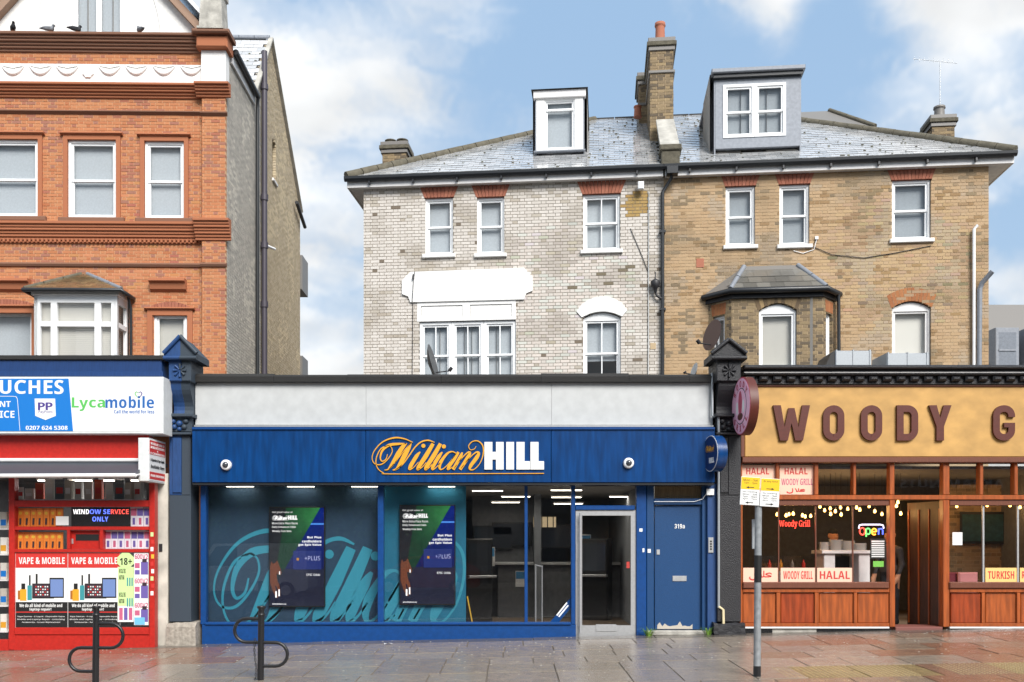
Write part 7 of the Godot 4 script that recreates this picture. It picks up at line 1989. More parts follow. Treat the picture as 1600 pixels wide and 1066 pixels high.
func timber_letter(o: Node3D, parent: Node, c: String, px0: float, py0: float, px1: float, py1: float) -> void:   # thick cut-out capitals
	var r := rect(o, px0, py0, px1, py1, 0.062)
	var w := r[1] - r[0]; var h := r[3] - r[2]
	var g := Geo.new()
	var poly := func(pts: Array) -> void:
		var p := PackedVector2Array()
		for q in pts: p.append(Vector2(r[0] + q[0] * w, r[3] - q[1] * h))
		g.prism(p, 0.062, 0.112)
	if c == "W": poly.call([[0, 0], [0.21, 0], [0.31, 0.62], [0.42, 0.08], [0.58, 0.08], [0.69, 0.62], [0.79, 0], [1, 0], [0.81, 1], [0.6, 1], [0.5, 0.5], [0.4, 1], [0.19, 1]])
	elif c == "Y": poly.call([[0, 0], [0.34, 0], [0.5, 0.36], [0.66, 0], [1, 0], [0.665, 0.6], [0.665, 1], [0.335, 1], [0.335, 0.6]])
	else:
		var s := 0.112
		var out := []; var wid := []
		var rx := w / 2 - s / 2; var cx := (r[0] + r[1]) / 2
		var yt := r[3] - s / 2; var yb := r[2] + s / 2
		var k := minf(rx, 0.12)
		var corner := func(x: float, y: float, a0: float, a1: float) -> void:
			for i in 7: var a := deg_to_rad(lerpf(a0, a1, i / 6.0)); out.append(Vector2(x + cos(a) * k, y + sin(a) * k))
		if c == "D":
			g.prism(PackedVector2Array([Vector2(r[0], r[2]), Vector2(r[0] + s, r[2]), Vector2(r[0] + s, r[3]), Vector2(r[0], r[3])]), 0.062, 0.1124)
			out.append(Vector2(cx - rx, yt))
			corner.call(cx + rx - k, yt - k, 90.0, 0.0); corner.call(cx + rx - k, yb + k, 0.0, -90.0)
			out.append(Vector2(cx - rx, yb))
		elif c == "O":
			out.append(Vector2(cx, yt)); corner.call(cx + rx - k, yt - k, 90.0, 0.0); corner.call(cx + rx - k, yb + k, 0.0, -90.0); corner.call(cx - rx + k, yb + k, 270.0, 180.0); corner.call(cx - rx + k, yt - k, 180.0, 90.0); out.append(Vector2(cx, yt))
		else:
			out.append(Vector2(cx + rx, yt - h * 0.24)); corner.call(cx + rx - k, yt - k, 0.0, 90.0); corner.call(cx - rx + k, yt - k, 90.0, 180.0); corner.call(cx - rx + k, yb + k, 180.0, 270.0); corner.call(cx + rx - k, yb + k, -90.0, 0.0); out.append(Vector2(cx + rx, yb + h * 0.36))
			g.prism(PackedVector2Array([Vector2(cx, yb + h * 0.28), Vector2(r[1], yb + h * 0.28), Vector2(r[1], yb + h * 0.41), Vector2(cx, yb + h * 0.41)]), 0.062, 0.1124)
		for i in out.size(): wid.append(s)
		g.ribbon(out, wid, 0.062, 0.112)
	put(g, "letter", M.letter_brown, parent)

func neon(o: Node3D) -> void:
	for k in [["neon_red", "ff4a3a", 0.7], ["neon_white", "e9e2ff", 0.6], ["neon_green", "5fe06a", 0.6], ["neon_yellow", "ffb43a", 0.7], ["neon_blue", "4a62ff", 0.8]]: mat(k[0], srgb(k[1]), 0.4, {"glow": k[2]})
	var c := at_world(1362, 842, -0.1)
	var t := thing("neon_open_sign", "multicoloured neon sign reading open behind the glass", "neon sign", c)
	var tube := func(m: Material, pts: Array) -> void:
		var g := Geo.new(); var p := []
		for q in pts: p.append(L(t, q[0], q[1], 0.0))
		g.tube(p, 0.012, 7); put(g, "neon_tube", m, t)
	var ring := func(cx: float, cy: float, rx: float, ry: float, a0: float, a1: float) -> Array:
		var out := []
		for i in 13: var a := deg_to_rad(lerpf(a0, a1, i / 12.0)); out.append([cx + cos(a) * rx, cy - sin(a) * ry])
		return out
	tube.call(M.neon_white, [[1342, 826], [1343, 821], [1347, 820], [1375, 820], [1380, 821], [1381, 826]])
	tube.call(M.neon_red, ring.call(1347.5, 830.5, 4.2, 5.5, 0.0, 360.0))
	tube.call(M.neon_green, [[1353.5, 826], [1353.5, 839]]); tube.call(M.neon_green, ring.call(1356.5, 830.5, 3.6, 4.6, 150.0, -150.0))
	tube.call(M.neon_yellow, [[1362.5, 831], [1369, 831]]); tube.call(M.neon_yellow, ring.call(1366, 831, 3.6, 4.8, 0.0, 310.0))
	tube.call(M.neon_blue, [[1373, 835.5], [1373, 826]]); tube.call(M.neon_blue, [[1373, 829], [1375, 826.5], [1378, 826.5], [1379.5, 829], [1379.5, 835.5]])
	var l := OmniLight3D.new(); l.name = "lamp"; t.add_child(l); l.light_energy = 0.018; l.light_color = Color(1.0, 0.6, 0.5); l.light_size = 0.1; l.omni_range = 6.0; l.omni_attenuation = 2.0; l.shadow_enabled = true; l.position.z = 0.03
	var s := thing("neon_name_sign", "red neon script sign hanging behind the restaurant glass", "neon sign", at_world(1242, 822, -0.4))
	word(s, s, "Woody Grill", M.neon_red, 1217, 813, 1266, 826, 0.0, 0.01, "s")
	l = OmniLight3D.new(); l.name = "lamp"; s.add_child(l); l.light_energy = 0.018; l.light_color = Color(1.0, 0.35, 0.25); l.light_size = 0.1; l.omni_range = 6.0; l.omni_attenuation = 2.0; l.shadow_enabled = true; l.position.z = 0.04

func pilaster(label: String, px0: float, px1: float, split: float, ma: Material, mb: Material, apex: float, base: Material) -> void:
	var c := at_world((px0 + px1) / 2, 1000, 0.2)
	var t := thing("shop_pilaster", label, "pilaster", Vector3(c.x, ground(c.x, 0.2) - 0.03, 0.0), 0.0, "")
	var q := func(called: String, m: Material, a: float, b: float, cc: float, d: float, z: float, bev: float) -> void: bp(t, t, called, m, a, b, cc, d, -0.3, z, bev)
	var gy := L(t, px0, 1000, 0.0).y
	q.call("shaft", ma, px0 + 2, 680, split, 774, 0.12, 0.01); q.call("shaft", mb, split + 0.05, 680, px1 - 2, 774, 0.12, 0.01); q.call("lower_shaft", mb, px0 + 2, 774.1, px1 - 2, 972, 0.118, 0.01)
	q.call("raised_panel", ma, px0 + 7, 684, split, 770, 0.145, 0.006)
	# plinth, knocked about
	var r := rect(t, px0 - 3, 973, px1 + 5, 1010, 0.2)
	var g := Geo.new()
	var rr := RandomNumberGenerator.new(); rr.seed = int(px0)
	var n := 7
	var row := []
	for j in n + 1:
		var line := []
		for i in n + 1:
			var edge := 1.0 if i in [0, n] or j == n else 0.3
			line.append(Vector3(lerpf(r[0], r[1], float(i) / n) + rr.randf_range(-0.012, 0.012) * edge, lerpf(-0.1, r[3], float(j) / n) - (rr.randf() * 0.03 if j == n else 0.0), 0.2 - rr.randf() * 0.03 * edge - (0.03 if j == n else 0.0)))
		row.append(line)
	for j in n:
		for i in n: g.quad(row[j][i], row[j][i + 1], row[j + 1][i + 1], row[j + 1][i])
	for j in n:
		g.quad(row[j][n], Vector3(r[1], row[j][n].y, -0.3), Vector3(r[1], row[j + 1][n].y, -0.3), row[j + 1][n])
		g.quad(Vector3(r[0], row[j][0].y, -0.3), row[j][0], row[j + 1][0], Vector3(r[0], row[j + 1][0].y, -0.3))
	for i in n: g.quad(row[n][i], row[n][i + 1], Vector3(row[n][i + 1].x, r[3], -0.3), Vector3(row[n][i].x, r[3], -0.3))
	put(g, "plinth", base, t)
	# leaf block
	q.call("leaf_block", mb, px0 + 1, 652, px1 - 1, 675, 0.14, 0.01); q.call("impost", mb, px0 - 1, 646, px1 + 1, 651.5, 0.24, 0.015); q.call("impost", mb, px0, 675.5, px1, 679.5, 0.2, 0.012)
	for k in [[0.25, 0.35, 0.03], [0.7, 0.35, 0.03], [0.48, 0.6, 0.035], [0.2, 0.75, 0.03], [0.78, 0.75, 0.028], [0.48, 0.2, 0.025]]:
		var p := L(t, lerpf(px0 + 2, px1 - 2, k[0]), lerpf(675, 653, k[1]), 0.15)
		g = Geo.new()
		var pf := []
		for i in 6: pf.append(Vector2(k[2] * 1.6 * cos(i * PI / 10), k[2] * 1.6 * sin(i * PI / 10)))
		g.lathe(pf, Transform3D(Basis(Vector3.RIGHT, PI / 2), p), 7)
		put(g, "carved_leaf", ma if k[0] < 0.5 else mb, t)
	# scrolled console
	for k in [[px0 + 4, split, ma], [split + 0.05, px1 - 3, mb]]:
		var a := L(t, k[0], 600, 0.25).x; var b := L(t, k[1], 600, 0.25).x
		var yt := L(t, px0, 596, 0.3).y; var yb := L(t, px0, 646, 0.2).y
		var pr := [Vector2(-0.3, yt)]
		for i in 9:
			var s := i / 8.0
			pr.append(Vector2(0.27 - 0.17 * sin(s * PI * 0.5) + 0.035 * sin(s * TAU), lerpf(yt, yb, s)))
		pr.append(Vector2(-0.3, yb))
		g = Geo.new(); g.sweep_x(pr, a, b); put(g, "console", k[2], t)
	# neck block with a flower, then the gabled cap
	q.call("neck_block", ma, px0 + 1, 562, split, 595.5, 0.33, 0.012); q.call("neck_block", mb, split + 0.05, 562, px1 - 2, 595.5, 0.33, 0.012)
	for i in 8:
		var cc := L(t, (px0 + px1) / 2, 579, 0.33)
		g = Geo.new(); var a := TAU * i / 8
		g.tube([cc + Vector3(cos(a) * 0.02, sin(a) * 0.02, 0.005), cc + Vector3(cos(a) * 0.11, sin(a) * 0.11, 0.012)], 0.016, 6, [0.01, 0.024])
		put(g, "carved_petal", ma if cos(a) < 0.0 else mb, t)
	for k in [[px0 - 7, (px0 + px1) / 2, ma, 0], [(px0 + px1) / 2, px1 + 7, mb, 1]]:
		var a := L(t, k[0], 562, 0.4); var b := L(t, k[1], 562, 0.4); var top := L(t, (px0 + px1) / 2, apex, 0.4)
		var h1 := L(t, k[0], 552, 0.4).y
		g = Geo.new()
		if k[3] == 0: g.prism(PackedVector2Array([Vector2(a.x, a.y), Vector2(b.x, a.y), Vector2(top.x, top.y), Vector2(a.x, h1)]), -0.25, 0.38)
		else: g.prism(PackedVector2Array([Vector2(a.x, a.y), Vector2(b.x, a.y), Vector2(b.x, h1), Vector2(top.x, top.y)]), -0.25, 0.38)
		put(g, "gabled_cap", k[2], t)
		g = Geo.new()
		var e0 := Vector3(a.x if k[3] == 0 else b.x, h1, 0.4)
		g.tube([e0, Vector3(top.x, top.y, 0.4)], 0.035, 8); g.tube([Vector3(a.x, a.y + 0.03, 0.4), Vector3(b.x, b.y + 0.03, 0.4)], 0.035, 8)
		put(g, "cap_moulding", k[2], t)

func disc(called: String, label: String, c: Vector3, tilt: float, rad: float, deep: float, rim: Material, face: Material, edge: Material) -> Node3D:
	var t := thing(called, label, "sign", c, -PI / 2 + deg_to_rad(tilt), "")
	var b := Basis(Vector3.RIGHT, PI / 2)
	var g := Geo.new(); g.lathe([Vector2(rad, -deep), Vector2(rad, 0.0)], Transform3D(b, Vector3.ZERO), 36); put(g, "drum", rim, t)
	g = Geo.new(); g.lathe([Vector2(rad * 0.99, 0.0), Vector2(rad * 0.985, 0.004)], Transform3D(b, Vector3.ZERO), 36); put(g, "edge_ring", edge, t)
	g = Geo.new(); g.lathe([Vector2(rad * 0.955, 0.004), Vector2(rad * 0.95, 0.008)], Transform3D(b, Vector3.ZERO), 36); put(g, "disc_face", face, t)
	return t

func dish(label: String, c: Vector3, rad: float, facing: Vector3, m: Material, mount: Vector3) -> void:
	var t := thing("satellite_dish", label, "satellite dish", mount)
	var f := facing.normalized()
	var s := f.cross(Vector3.UP).normalized()
	var b := Basis(s, f, s.cross(f))
	var at := Transform3D(b, c - mount)
	var pf := [Vector2(0.001, -0.06)]
	for i in 6: pf.append(Vector2(rad * (i + 1) / 6.0, -0.06 + 0.1 * pow((i + 1) / 6.0, 2.0) * rad / 0.35))
	var g := Geo.new(); g.lathe(pf, at, 22); put(g, "reflector", m, t)
	g = Geo.new(); g.tube([at * Vector3(0, -0.05, -rad * 0.6), at * Vector3(0, rad * 0.9, -rad * 0.75)], 0.012, 6); put(g, "feed_arm", M.cast_iron, t)
	g = Geo.new(); g.tube([at * Vector3(0, rad * 0.85, -rad * 0.75), at * Vector3(0, rad * 1.05, -rad * 0.6)], 0.035, 8); put(g, "receiver", M.cast_iron, t)
	g = Geo.new(); g.tube([at * Vector3(0, -0.06, 0), Vector3(0, (c.y - mount.y) * 0.6, 0), Vector3.ZERO], 0.02, 6); put(g, "mast", M.cast_iron, t)

func bike_stand(label: String, px: float, dir: float) -> Node3D:
	var z := 3.86
	var x := at_world(px, 1000, z).x
	var t := thing("bicycle_stand", label, "bicycle stand", Vector3(x, ground(x, z), z), 0.0, "")
	t.rotation.z = -0.012
	var top := at_world(px, 948, z).y - t.position.y
	var g := Geo.new(); g.lathe([Vector2(0.042, -0.05), Vector2(0.04, top - 0.12), Vector2(0.048, top - 0.115), Vector2(0.048, top - 0.095), Vector2(0.038, top - 0.09), Vector2(0.038, top - 0.03), Vector2(0.056, top - 0.02), Vector2(0.056, top), Vector2(0.05, top + 0.008)], Transform3D(), 16); put(g, "post", M.stand_black, t)
	var y1 := at_world(px, 967, z).y - t.position.y; var y2 := at_world(px, 1004, z).y - t.position.y; var y3 := at_world(px, 1041, z).y - t.position.y
	if dir > 0: y1 -= 0.06; y2 -= 0.07; y3 -= 0.07
	for k in [[y1, y2, dir], [y2, y3, -dir]]:
		var pts := []
		var r: float = (k[0] - k[1]) / 2
		pts.append(Vector3(0, k[0], 0)); pts.append(Vector3(k[2] * 0.15, k[0], 0))
		for i in 11:
			var a := PI / 2 - PI * i / 10
			pts.append(Vector3(k[2] * (0.19 + cos(a) * r), (k[0] + k[1]) / 2 + sin(a) * r, 0))
		pts.append(Vector3(k[2] * 0.15, k[1], 0)); pts.append(Vector3(0, k[1], 0))
		g = Geo.new(); g.tube(pts, 0.022, 10); put(g, "hoop", M.stand_black, t)
	return t

func weed(label: String, px: float, sd: int) -> void:
	var p := at_world(px, 995, 0.12)
	var t := thing("weed_tuft", label, "weed", Vector3(p.x, ground(p.x, 0.12), 0.12))
	var r := RandomNumberGenerator.new(); r.seed = sd
	var g := Geo.new()
	for i in 70:
		var a := r.randf() * TAU; var ln := r.randf_range(0.06, 0.17); var w := 0.006
		var d := Vector3(cos(a), 0, sin(a) * 0.5); var b := d * r.randf() * 0.06; b.z = absf(b.z)
		g.col = lin("5f8a2e").lerp(lin("86a845"), r.randf())
		var side := Vector3(-d.z, 0, d.x) * w
		var m := b + d * ln * 0.5 + Vector3(0, ln * 0.8, 0); var e := b + d * ln * 1.1 + Vector3(0, ln * r.randf_range(0.5, 1.0), 0)
		g.quad(b - side, b + side, m + side, m - side); g.tri(m - side, m + side, e)
	tag(put(g, "blades", M.leaf, t), "", "", "", "stuff")

func build_street() -> void:
	mat("stand_black", srgb("232325"), 0.35, {"tex": M.brick.albedo_texture, "tri": 5.0})
	mat("leaf", Color.WHITE, 0.7, {"vc": true, "back": Color(0.1, 0.16, 0.04)})
	mat("charcoal_paint", srgb("3a4652"), 0.6, {"tex": M.brick.albedo_texture, "tri": 1.2})
	mat("chipped", srgb("b4ab9e"), 0.9, {"tex": M.old_stone.albedo_texture, "tri": 3.5})
	pilaster("half blue, half charcoal pilaster with gabled cap between kiosk and betting shop", 262, 300, 283, M.pier_blue, M.charcoal_paint, 525, M.chipped)
	pilaster("black painted pilaster with gabled cap between betting shop and restaurant", 1119, 1160, 1138, M.black_paint, M.black_paint, 530, M.black_paint)
	var wp := thing("kiosk_post", "flaking white painted post beside the red kiosk frame", "post", Vector3(at_world(252, 0, 0.1).x, ground(-5.9, 0.1), 0.0))
	bp(wp, wp, "post_shaft", M.lime_render, 243, 740, 262, 1012, -0.2, 0.1, 0.012); bp(wp, wp, "post_hasp", M.cast_iron, 248, 850, 253, 862, 0.1, 0.12, 0.004)
	# projecting discs
	var d := disc("projecting_disc_sign", "blue round sign with a white ring on the betting shop fascia", at_world(1110, 709, 0.45), 12.3, 0.3, 0.17, M.shop_blue, mat("disc_navy", srgb("1b2f5e"), 0.4), M.print_white)
	script_name(d, M.gold, -0.17, 0.04, 0.00039, 0.009, 0.002, 0.19, 1.5)
	block_name(d, M.print_white, -0.4, -0.16, 0.00042, 0.009, 0.002)
	var bk := Geo.new(); bk.tube([Vector3(0.0, 0, -0.08), Vector3(-0.32, 0, -0.08)], 0.025, 8); put(bk, "bracket", M.shop_blue, d)
	d = disc("projecting_disc_sign", "pink round restaurant sign in a brown drum on the black pilaster", at_world(1158, 635, 0.55), 4.5, 0.475, 0.14, M.letter_brown, mat("disc_pink", srgb("f7bfd8"), 0.5, {"tex": M.white_paint.albedo_texture, "tri": 6.0}), mat("disc_rose", srgb("b8475f"), 0.5))
	var g := Geo.new(); g.lathe([Vector2(0.3, 0.008), Vector2(0.295, 0.011)], Transform3D(Basis(Vector3.RIGHT, PI / 2), Vector3.ZERO), 30); put(g, "inner_ring", M.print_black, d)
	g = Geo.new(); g.lathe([Vector2(0.285, 0.011), Vector2(0.28, 0.014)], Transform3D(Basis(Vector3.RIGHT, PI / 2), Vector3.ZERO), 30); put(g, "inner_face", M.disc_pink, d)
	for k in [["WOODY", 90.0, -26.0], ["GRILL", -90.0, 26.0]]:
		for i in 5:
			var a := deg_to_rad(k[1] + k[2] * (i - 2))
			var m := word_in(d, k[0][i], M.disc_rose, -0.04, 0.04, -0.05, 0.05, 0.0, 0.003)
			m.transform = Transform3D(Basis(Vector3.BACK, a - PI / 2 if k[1] > 0 else a + PI / 2), Vector3(cos(a) * 0.365, sin(a) * 0.365, 0.01)) * m.transform
	for k in [[0.0, 0.05, 0.09, 0.2, M.disc_rose, "emblem"], [-0.16, -0.02, 0.05, 0.11, M.print_white, "emblem"], [0.16, -0.02, 0.05, 0.11, M.print_white, "emblem"], [0.0, -0.17, 0.13, 0.06, M.letter_brown, "emblem"]]:
		var el := PackedVector2Array()
		for i in 16: el.append(Vector2(k[0] + cos(TAU * i / 16) * k[2], k[1] + sin(TAU * i / 16) * k[3]))
		g = Geo.new(); g.prism(el, 0.013, 0.017); put(g, k[5], k[4], d)
	bk = Geo.new(); bk.tube([Vector3(0.0, 0, -0.07), Vector3(-0.45, 0, -0.07)], 0.03, 8); put(bk, "bracket", M.cast_iron, d)
	# dishes
	mat("dish_brown", srgb("6a5148"), 0.6, {"tex": M.brick.albedo_texture, "tri": 3.0}); mat("dish_grey", srgb("4a4d50"), 0.5)
	dish("dark grey satellite dish on the flat roof before the triple window", at_world(674, 566, -3.0), 0.36, Vector3(1, 0.25, 0.12), M.dish_grey, Vector3(at_world(680, 588, -3.0).x, at_world(680, 592, -0.4).y - 0.06, -3.0))
	dish("large rusty brown satellite dish above the black pilaster", at_world(1114, 524, -1.2), 0.29, Vector3(-1, 0.2, 0.38), M.dish_brown, Vector3(at_world(1124, 560, -1.2).x, 4.34, -1.2))
	dish("small pale satellite dish low on the flat roof", at_world(1083, 578, -2.0), 0.15, Vector3(-1, 0.3, 0.2), M.grey_panel, Vector3(at_world(1084, 592, -2.0).x, 4.34, -2.0))
	# bicycle stands and chain
	bike_stand("black hooped bicycle stand before the red kiosk", 149, 1.0)
	var st := bike_stand("black hooped bicycle stand with a chain, before the betting shop", 407, -1.0)
	var ch := thing("bicycle_chain", "rusty steel chain hanging from the bicycle stand hoop", "chain", st.position + Vector3(-0.06, 0, 0.0))
	var yt := at_world(400, 1000, 3.86).y - st.position.y
	for i in 17:
		g = Geo.new(); var pts := []
		for j in 13: pts.append(Vector3(cos(TAU * j / 12) * 0.011, sin(TAU * j / 12) * 0.022, 0))
		g.tube(pts, 0.0045, 5)
		var l := put(g, "link", M.cast_iron, ch)
		l.position = Vector3(-0.012 * sin(i * 0.4), yt - i * 0.032, 0.03); l.rotation = Vector3(0, (PI / 2 if i % 2 else 0.0) + 0.3, 0.1)
	# parking sign
	var z := 4.35
	var px := at_world(1183, 1053, z).x
	var s := thing("parking_sign_post", "grey sign post carrying two tilted yellow and white parking plates", "sign post", Vector3(px, ground(px, z), z))
	var top := L(s, 1186, 770, 0).y
	mat("post_grey", srgb("9a9ea1"), 0.5, {"tex": M.old_stone.albedo_texture, "tri": 2.0})
	g = Geo.new(); g.lathe([Vector2(0.045, -0.05), Vector2(0.043, 1.15), Vector2(0.043, 1.15), Vector2(0.043, top)], Transform3D(Basis(Vector3.BACK, -0.008), Vector3.ZERO), 14); put(g, "post", M.post_grey, s)
	g = Geo.new(); g.lathe([Vector2(0.046, L(s, 1185, 910, 0).y), Vector2(0.0455, L(s, 1185, 868, 0).y)], Transform3D(Basis(Vector3.BACK, -0.008), Vector3.ZERO), 14); put(g, "old_tape", M.print_black, s)
	g = Geo.new(); g.lathe([Vector2(0.048, 0.0), Vector2(0.0465, 0.13)], Transform3D(Basis(Vector3.BACK, -0.008), Vector3.ZERO), 14); put(g, "scuffed_foot", M.stand_black, s)
	bp(s, s, "side_plate", M.galvanised, 1175.5, 812, 1184, 858, -0.3, -0.28, 0.004)
	mat("plate_yellow", srgb("efc11f"), 0.4)
	for k in [[1156, 1186, 745.5, -1, ["Mon - Sat", "7am - 7pm"]], [1187, 1217, 748, 1, ["At any time", ""]]]:
		var q := rect(s, k[0], k[2], k[1], k[2] + 44, 0.06)
		var pl := node("parking_plate", s)
		pl.rotation.z = -0.055
		pl.position = Vector3((q[0] + q[1]) / 2, q[2], 0.06)
		var hw := (q[1] - q[0]) / 2
		var hh := q[3] - q[2]
		bx(pl, "plate", M.print_white, -hw, hw, 0, hh, -0.01, 0.0, 0.003)
		bx(pl, "yellow_print", M.plate_yellow, -hw + 0.004, hw - 0.004, hh * 0.56, hh - 0.004, 0.0, 0.0015)
		word_in(pl, k[4][0], M.print_black, -hw * 0.75, hw * 0.75, hh * 0.85, hh * 0.93, 0.0015, 0.001, "r")
		if k[4][1]: word_in(pl, k[4][1], M.print_black, -hw * 0.7, hw * 0.7, hh * 0.74, hh * 0.82, 0.0015, 0.001, "r")
		var ln := ["No loading", "Mon - Sat", "7am - 10am", "4pm - 7pm"]
		for i in 4: word_in(pl, ln[i], M.print_black, -hw * 0.75, hw * 0.75, hh * (0.44 - i * 0.085), hh * (0.5 - i * 0.085), 0.0005, 0.001, "r")
		for yy in [0.63, 0.09]:
			var e: float = k[3] * hw
			var ar := PackedVector2Array([Vector2(-e * 0.4, hh * (yy - 0.012)), Vector2(e * 0.15, hh * (yy - 0.012)), Vector2(e * 0.15, hh * (yy - 0.04)), Vector2(e * 0.45, hh * yy), Vector2(e * 0.15, hh * (yy + 0.04)), Vector2(e * 0.15, hh * (yy + 0.012)), Vector2(-e * 0.4, hh * (yy + 0.012))])
			g = Geo.new(); g.prism(ar, 0.001, 0.003); put(g, "arrow", M.print_black, pl)
	weed("green weed tuft at the foot of the blue post by the glazed door", 1013, 4)
	weed("green weed tuft at the foot of the end pier by the flat door", 1106, 9)
	# litter: a scrap of paper
	var lp := at_world(606, 1013, 0.55)
	var li := thing("paper_scrap", "crumpled white scrap of paper on the wet paving", "litter", Vector3(lp.x, ground(lp.x, 0.55) + 0.002, 0.55), 0.4)
	g = Geo.new(); g.quad(Vector3(-0.07, 0.005, 0.03), Vector3(0.0, 0.03, 0.035), Vector3(0.01, 0.012, -0.03), Vector3(-0.06, 0.02, -0.03)); g.quad(Vector3(0.0, 0.03, 0.035), Vector3(0.08, 0.004, 0.02), Vector3(0.07, 0.015, -0.025), Vector3(0.01, 0.012, -0.03)); put(g, "sheet", M.print_white, li)
	# slated mansard beyond the yellow house
	var mb := thing("mansard_building", "distant grey slated mansard with dormer windows beyond the yellow house", "building", Vector3(15.1, 0, -14.0))
	bx(mb, "wall", M.grey_panel, 0, 9, -0.5, 7.0, -2.6, 0)
	var yb := L(mb, 1575, 572, 0).y
	g = Geo.new(); g.quad(Vector3(0, 7.001, 0.1), Vector3(9, 7.001, 0.1), Vector3(9, 9.6, -1.6), Vector3(0.9, 9.6, -1.6)); g.quad(Vector3(0, 7.001, -2.6), Vector3(0, 7.001, 0.1), Vector3(0.9, 9.6, -1.6), Vector3(0.9, 9.6, -2.4)); g.quad(Vector3(0.9, 9.6, -1.6), Vector3(9, 9.6, -1.6), Vector3(9, 10.2, -4), Vector3(3, 10.2, -4))
	put(g, "roof", M.bay_slate, mb)
	for i in 3:
		var x := 0.15 + i * 1.0
		var dm := node("dormer", mb)
		bx(dm, "dormer_box", M.lead, x, x + 0.75, 6.9, 8.4, -1.6, 0.3, 0.02); bx(dm, "dormer_pane", M.house_glass, x + 0.1, x + 0.65, 7.1, 8.25, 0.301, 0.31); bx(dm, "glazing_bar", M.lead, x + 0.1, x + 0.65, 7.66, 7.72, 0.311, 0.33)

# ------------------------------------------------------------------ across the road: what the shop windows mirror
func leafy_tree(label: String, p: Vector3, h: float, sd: int) -> void:
	var t := thing("street_tree", label, "tree", p, 0.0, "trees across the road")
	var r := RandomNumberGenerator.new(); r.seed = sd
	var g := Geo.new()
	g.tube([Vector3(0, 0, 0), Vector3(0.05, h * 0.25, 0), Vector3(-0.05, h * 0.5, 0.05), Vector3(0.1, h * 0.8, 0)], 0.2, 10, [0.24, 0.18, 0.14, 0.05])
	for i in 7:
		var a := r.randf() * TAU; var y := h * r.randf_range(0.3, 0.55)
		g.tube([Vector3(0, y, 0), Vector3(cos(a) * 1.0, y + 0.9, sin(a) * 1.0), Vector3(cos(a) * 1.9, y + 1.4, sin(a) * 1.9)], 0.05, 6, [0.09, 0.06, 0.02])
	put(g, "trunk", M.bark, t)
	var c := Geo.new()
	var clumps := []
	for i in 46: clumps.append([Vector3(r.randfn(0, 1.15), h * 0.66 + r.randfn(0, h * 0.13), r.randfn(0, 1.15)), r.randf_range(0.45, 0.8)])
	for i in 3600:
		var k: Array = clumps[r.randi() % 46]
		var q: Vector3 = k[0] + Vector3(r.randfn(), r.randfn(), r.randfn()).normalized() * k[1] * sqrt(r.randf())
		var u := Vector3(r.randfn(), r.randfn() * 0.6, r.randfn()).normalized() * 0.09; var v := u.cross(Vector3(r.randfn(), r.randfn(), r.randfn())).normalized() * 0.06
		c.col = lin("43592a").lerp(lin("5f7a37"), r.randf())
		c.quad(q - u, q - v, q + u, q + v)
	tag(put(c, "crown", M.leaf, t), "", "", "", "stuff")

func vehicle(called: String, label: String, p: Vector3, paint: Material, tall: bool) -> void:
	var t := thing(called, label, "van" if tall else "car", p, 0.0, "vehicles parked across the road")
	var ln := 4.9 if tall else 4.1
	var top := 2.0 if tall else 1.42
	var pr := PackedVector2Array([Vector2(-ln / 2, 0.35), Vector2(-ln / 2, 0.95), Vector2(-ln / 2 + 0.9, 1.0 if not tall else 1.15), Vector2(-ln / 2 + 1.5, top), Vector2(ln / 2 - (0.1 if tall else 0.9), top + 0.02), Vector2(ln / 2 - 0.02, 0.95), Vector2(ln / 2, 0.4), Vector2(ln / 2 - 0.1, 0.3), Vector2(-ln / 2 + 0.1, 0.3)])
	var g := Geo.new(); g.prism(pr, -0.85, 0.85); put(g, "body", paint, t)
	for s in [-1, 1]:
		g = Geo.new()
		var wn := PackedVector2Array([Vector2(-ln / 2 + 1.1, 1.0 if not tall else 1.2), Vector2(-ln / 2 + 1.6, top - 0.1), Vector2(-0.1, top - 0.08), Vector2(-0.1, 1.0 if not tall else 1.2)])
		g.prism(wn, 0.851 if s > 0 else -0.862, 0.862 if s > 0 else -0.851); put(g, "side_window", M.smoked, t)
		if not tall:
			g = Geo.new(); g.prism(PackedVector2Array([Vector2(0.0, 1.0), Vector2(0.0, top - 0.08), Vector2(ln / 2 - 1.0, top - 0.08), Vector2(ln / 2 - 0.5, 1.0)]), 0.851 if s > 0 else -0.862, 0.862 if s > 0 else -0.851); put(g, "side_window", M.smoked, t)
		for x in [-ln / 2 + 0.8, ln / 2 - 0.8]:
			g = Geo.new(); g.lathe([Vector2(0.2, -0.1), Vector2(0.31, -0.09), Vector2(0.32, 0.0), Vector2(0.31, 0.09), Vector2(0.2, 0.1)], Transform3D(Basis(Vector3.RIGHT, PI / 2), Vector3(x, 0.32, s * 0.8)), 18)
			var w := put(g, "wheel", M.rubber, t)
			g = Geo.new(); g.lathe([Vector2(0.19, -0.105), Vector2(0.19, 0.105)], Transform3D(Basis(Vector3.RIGHT, PI / 2), Vector3(x, 0.32, s * 0.8)), 14); put(g, "rim", M.aluminium, w)

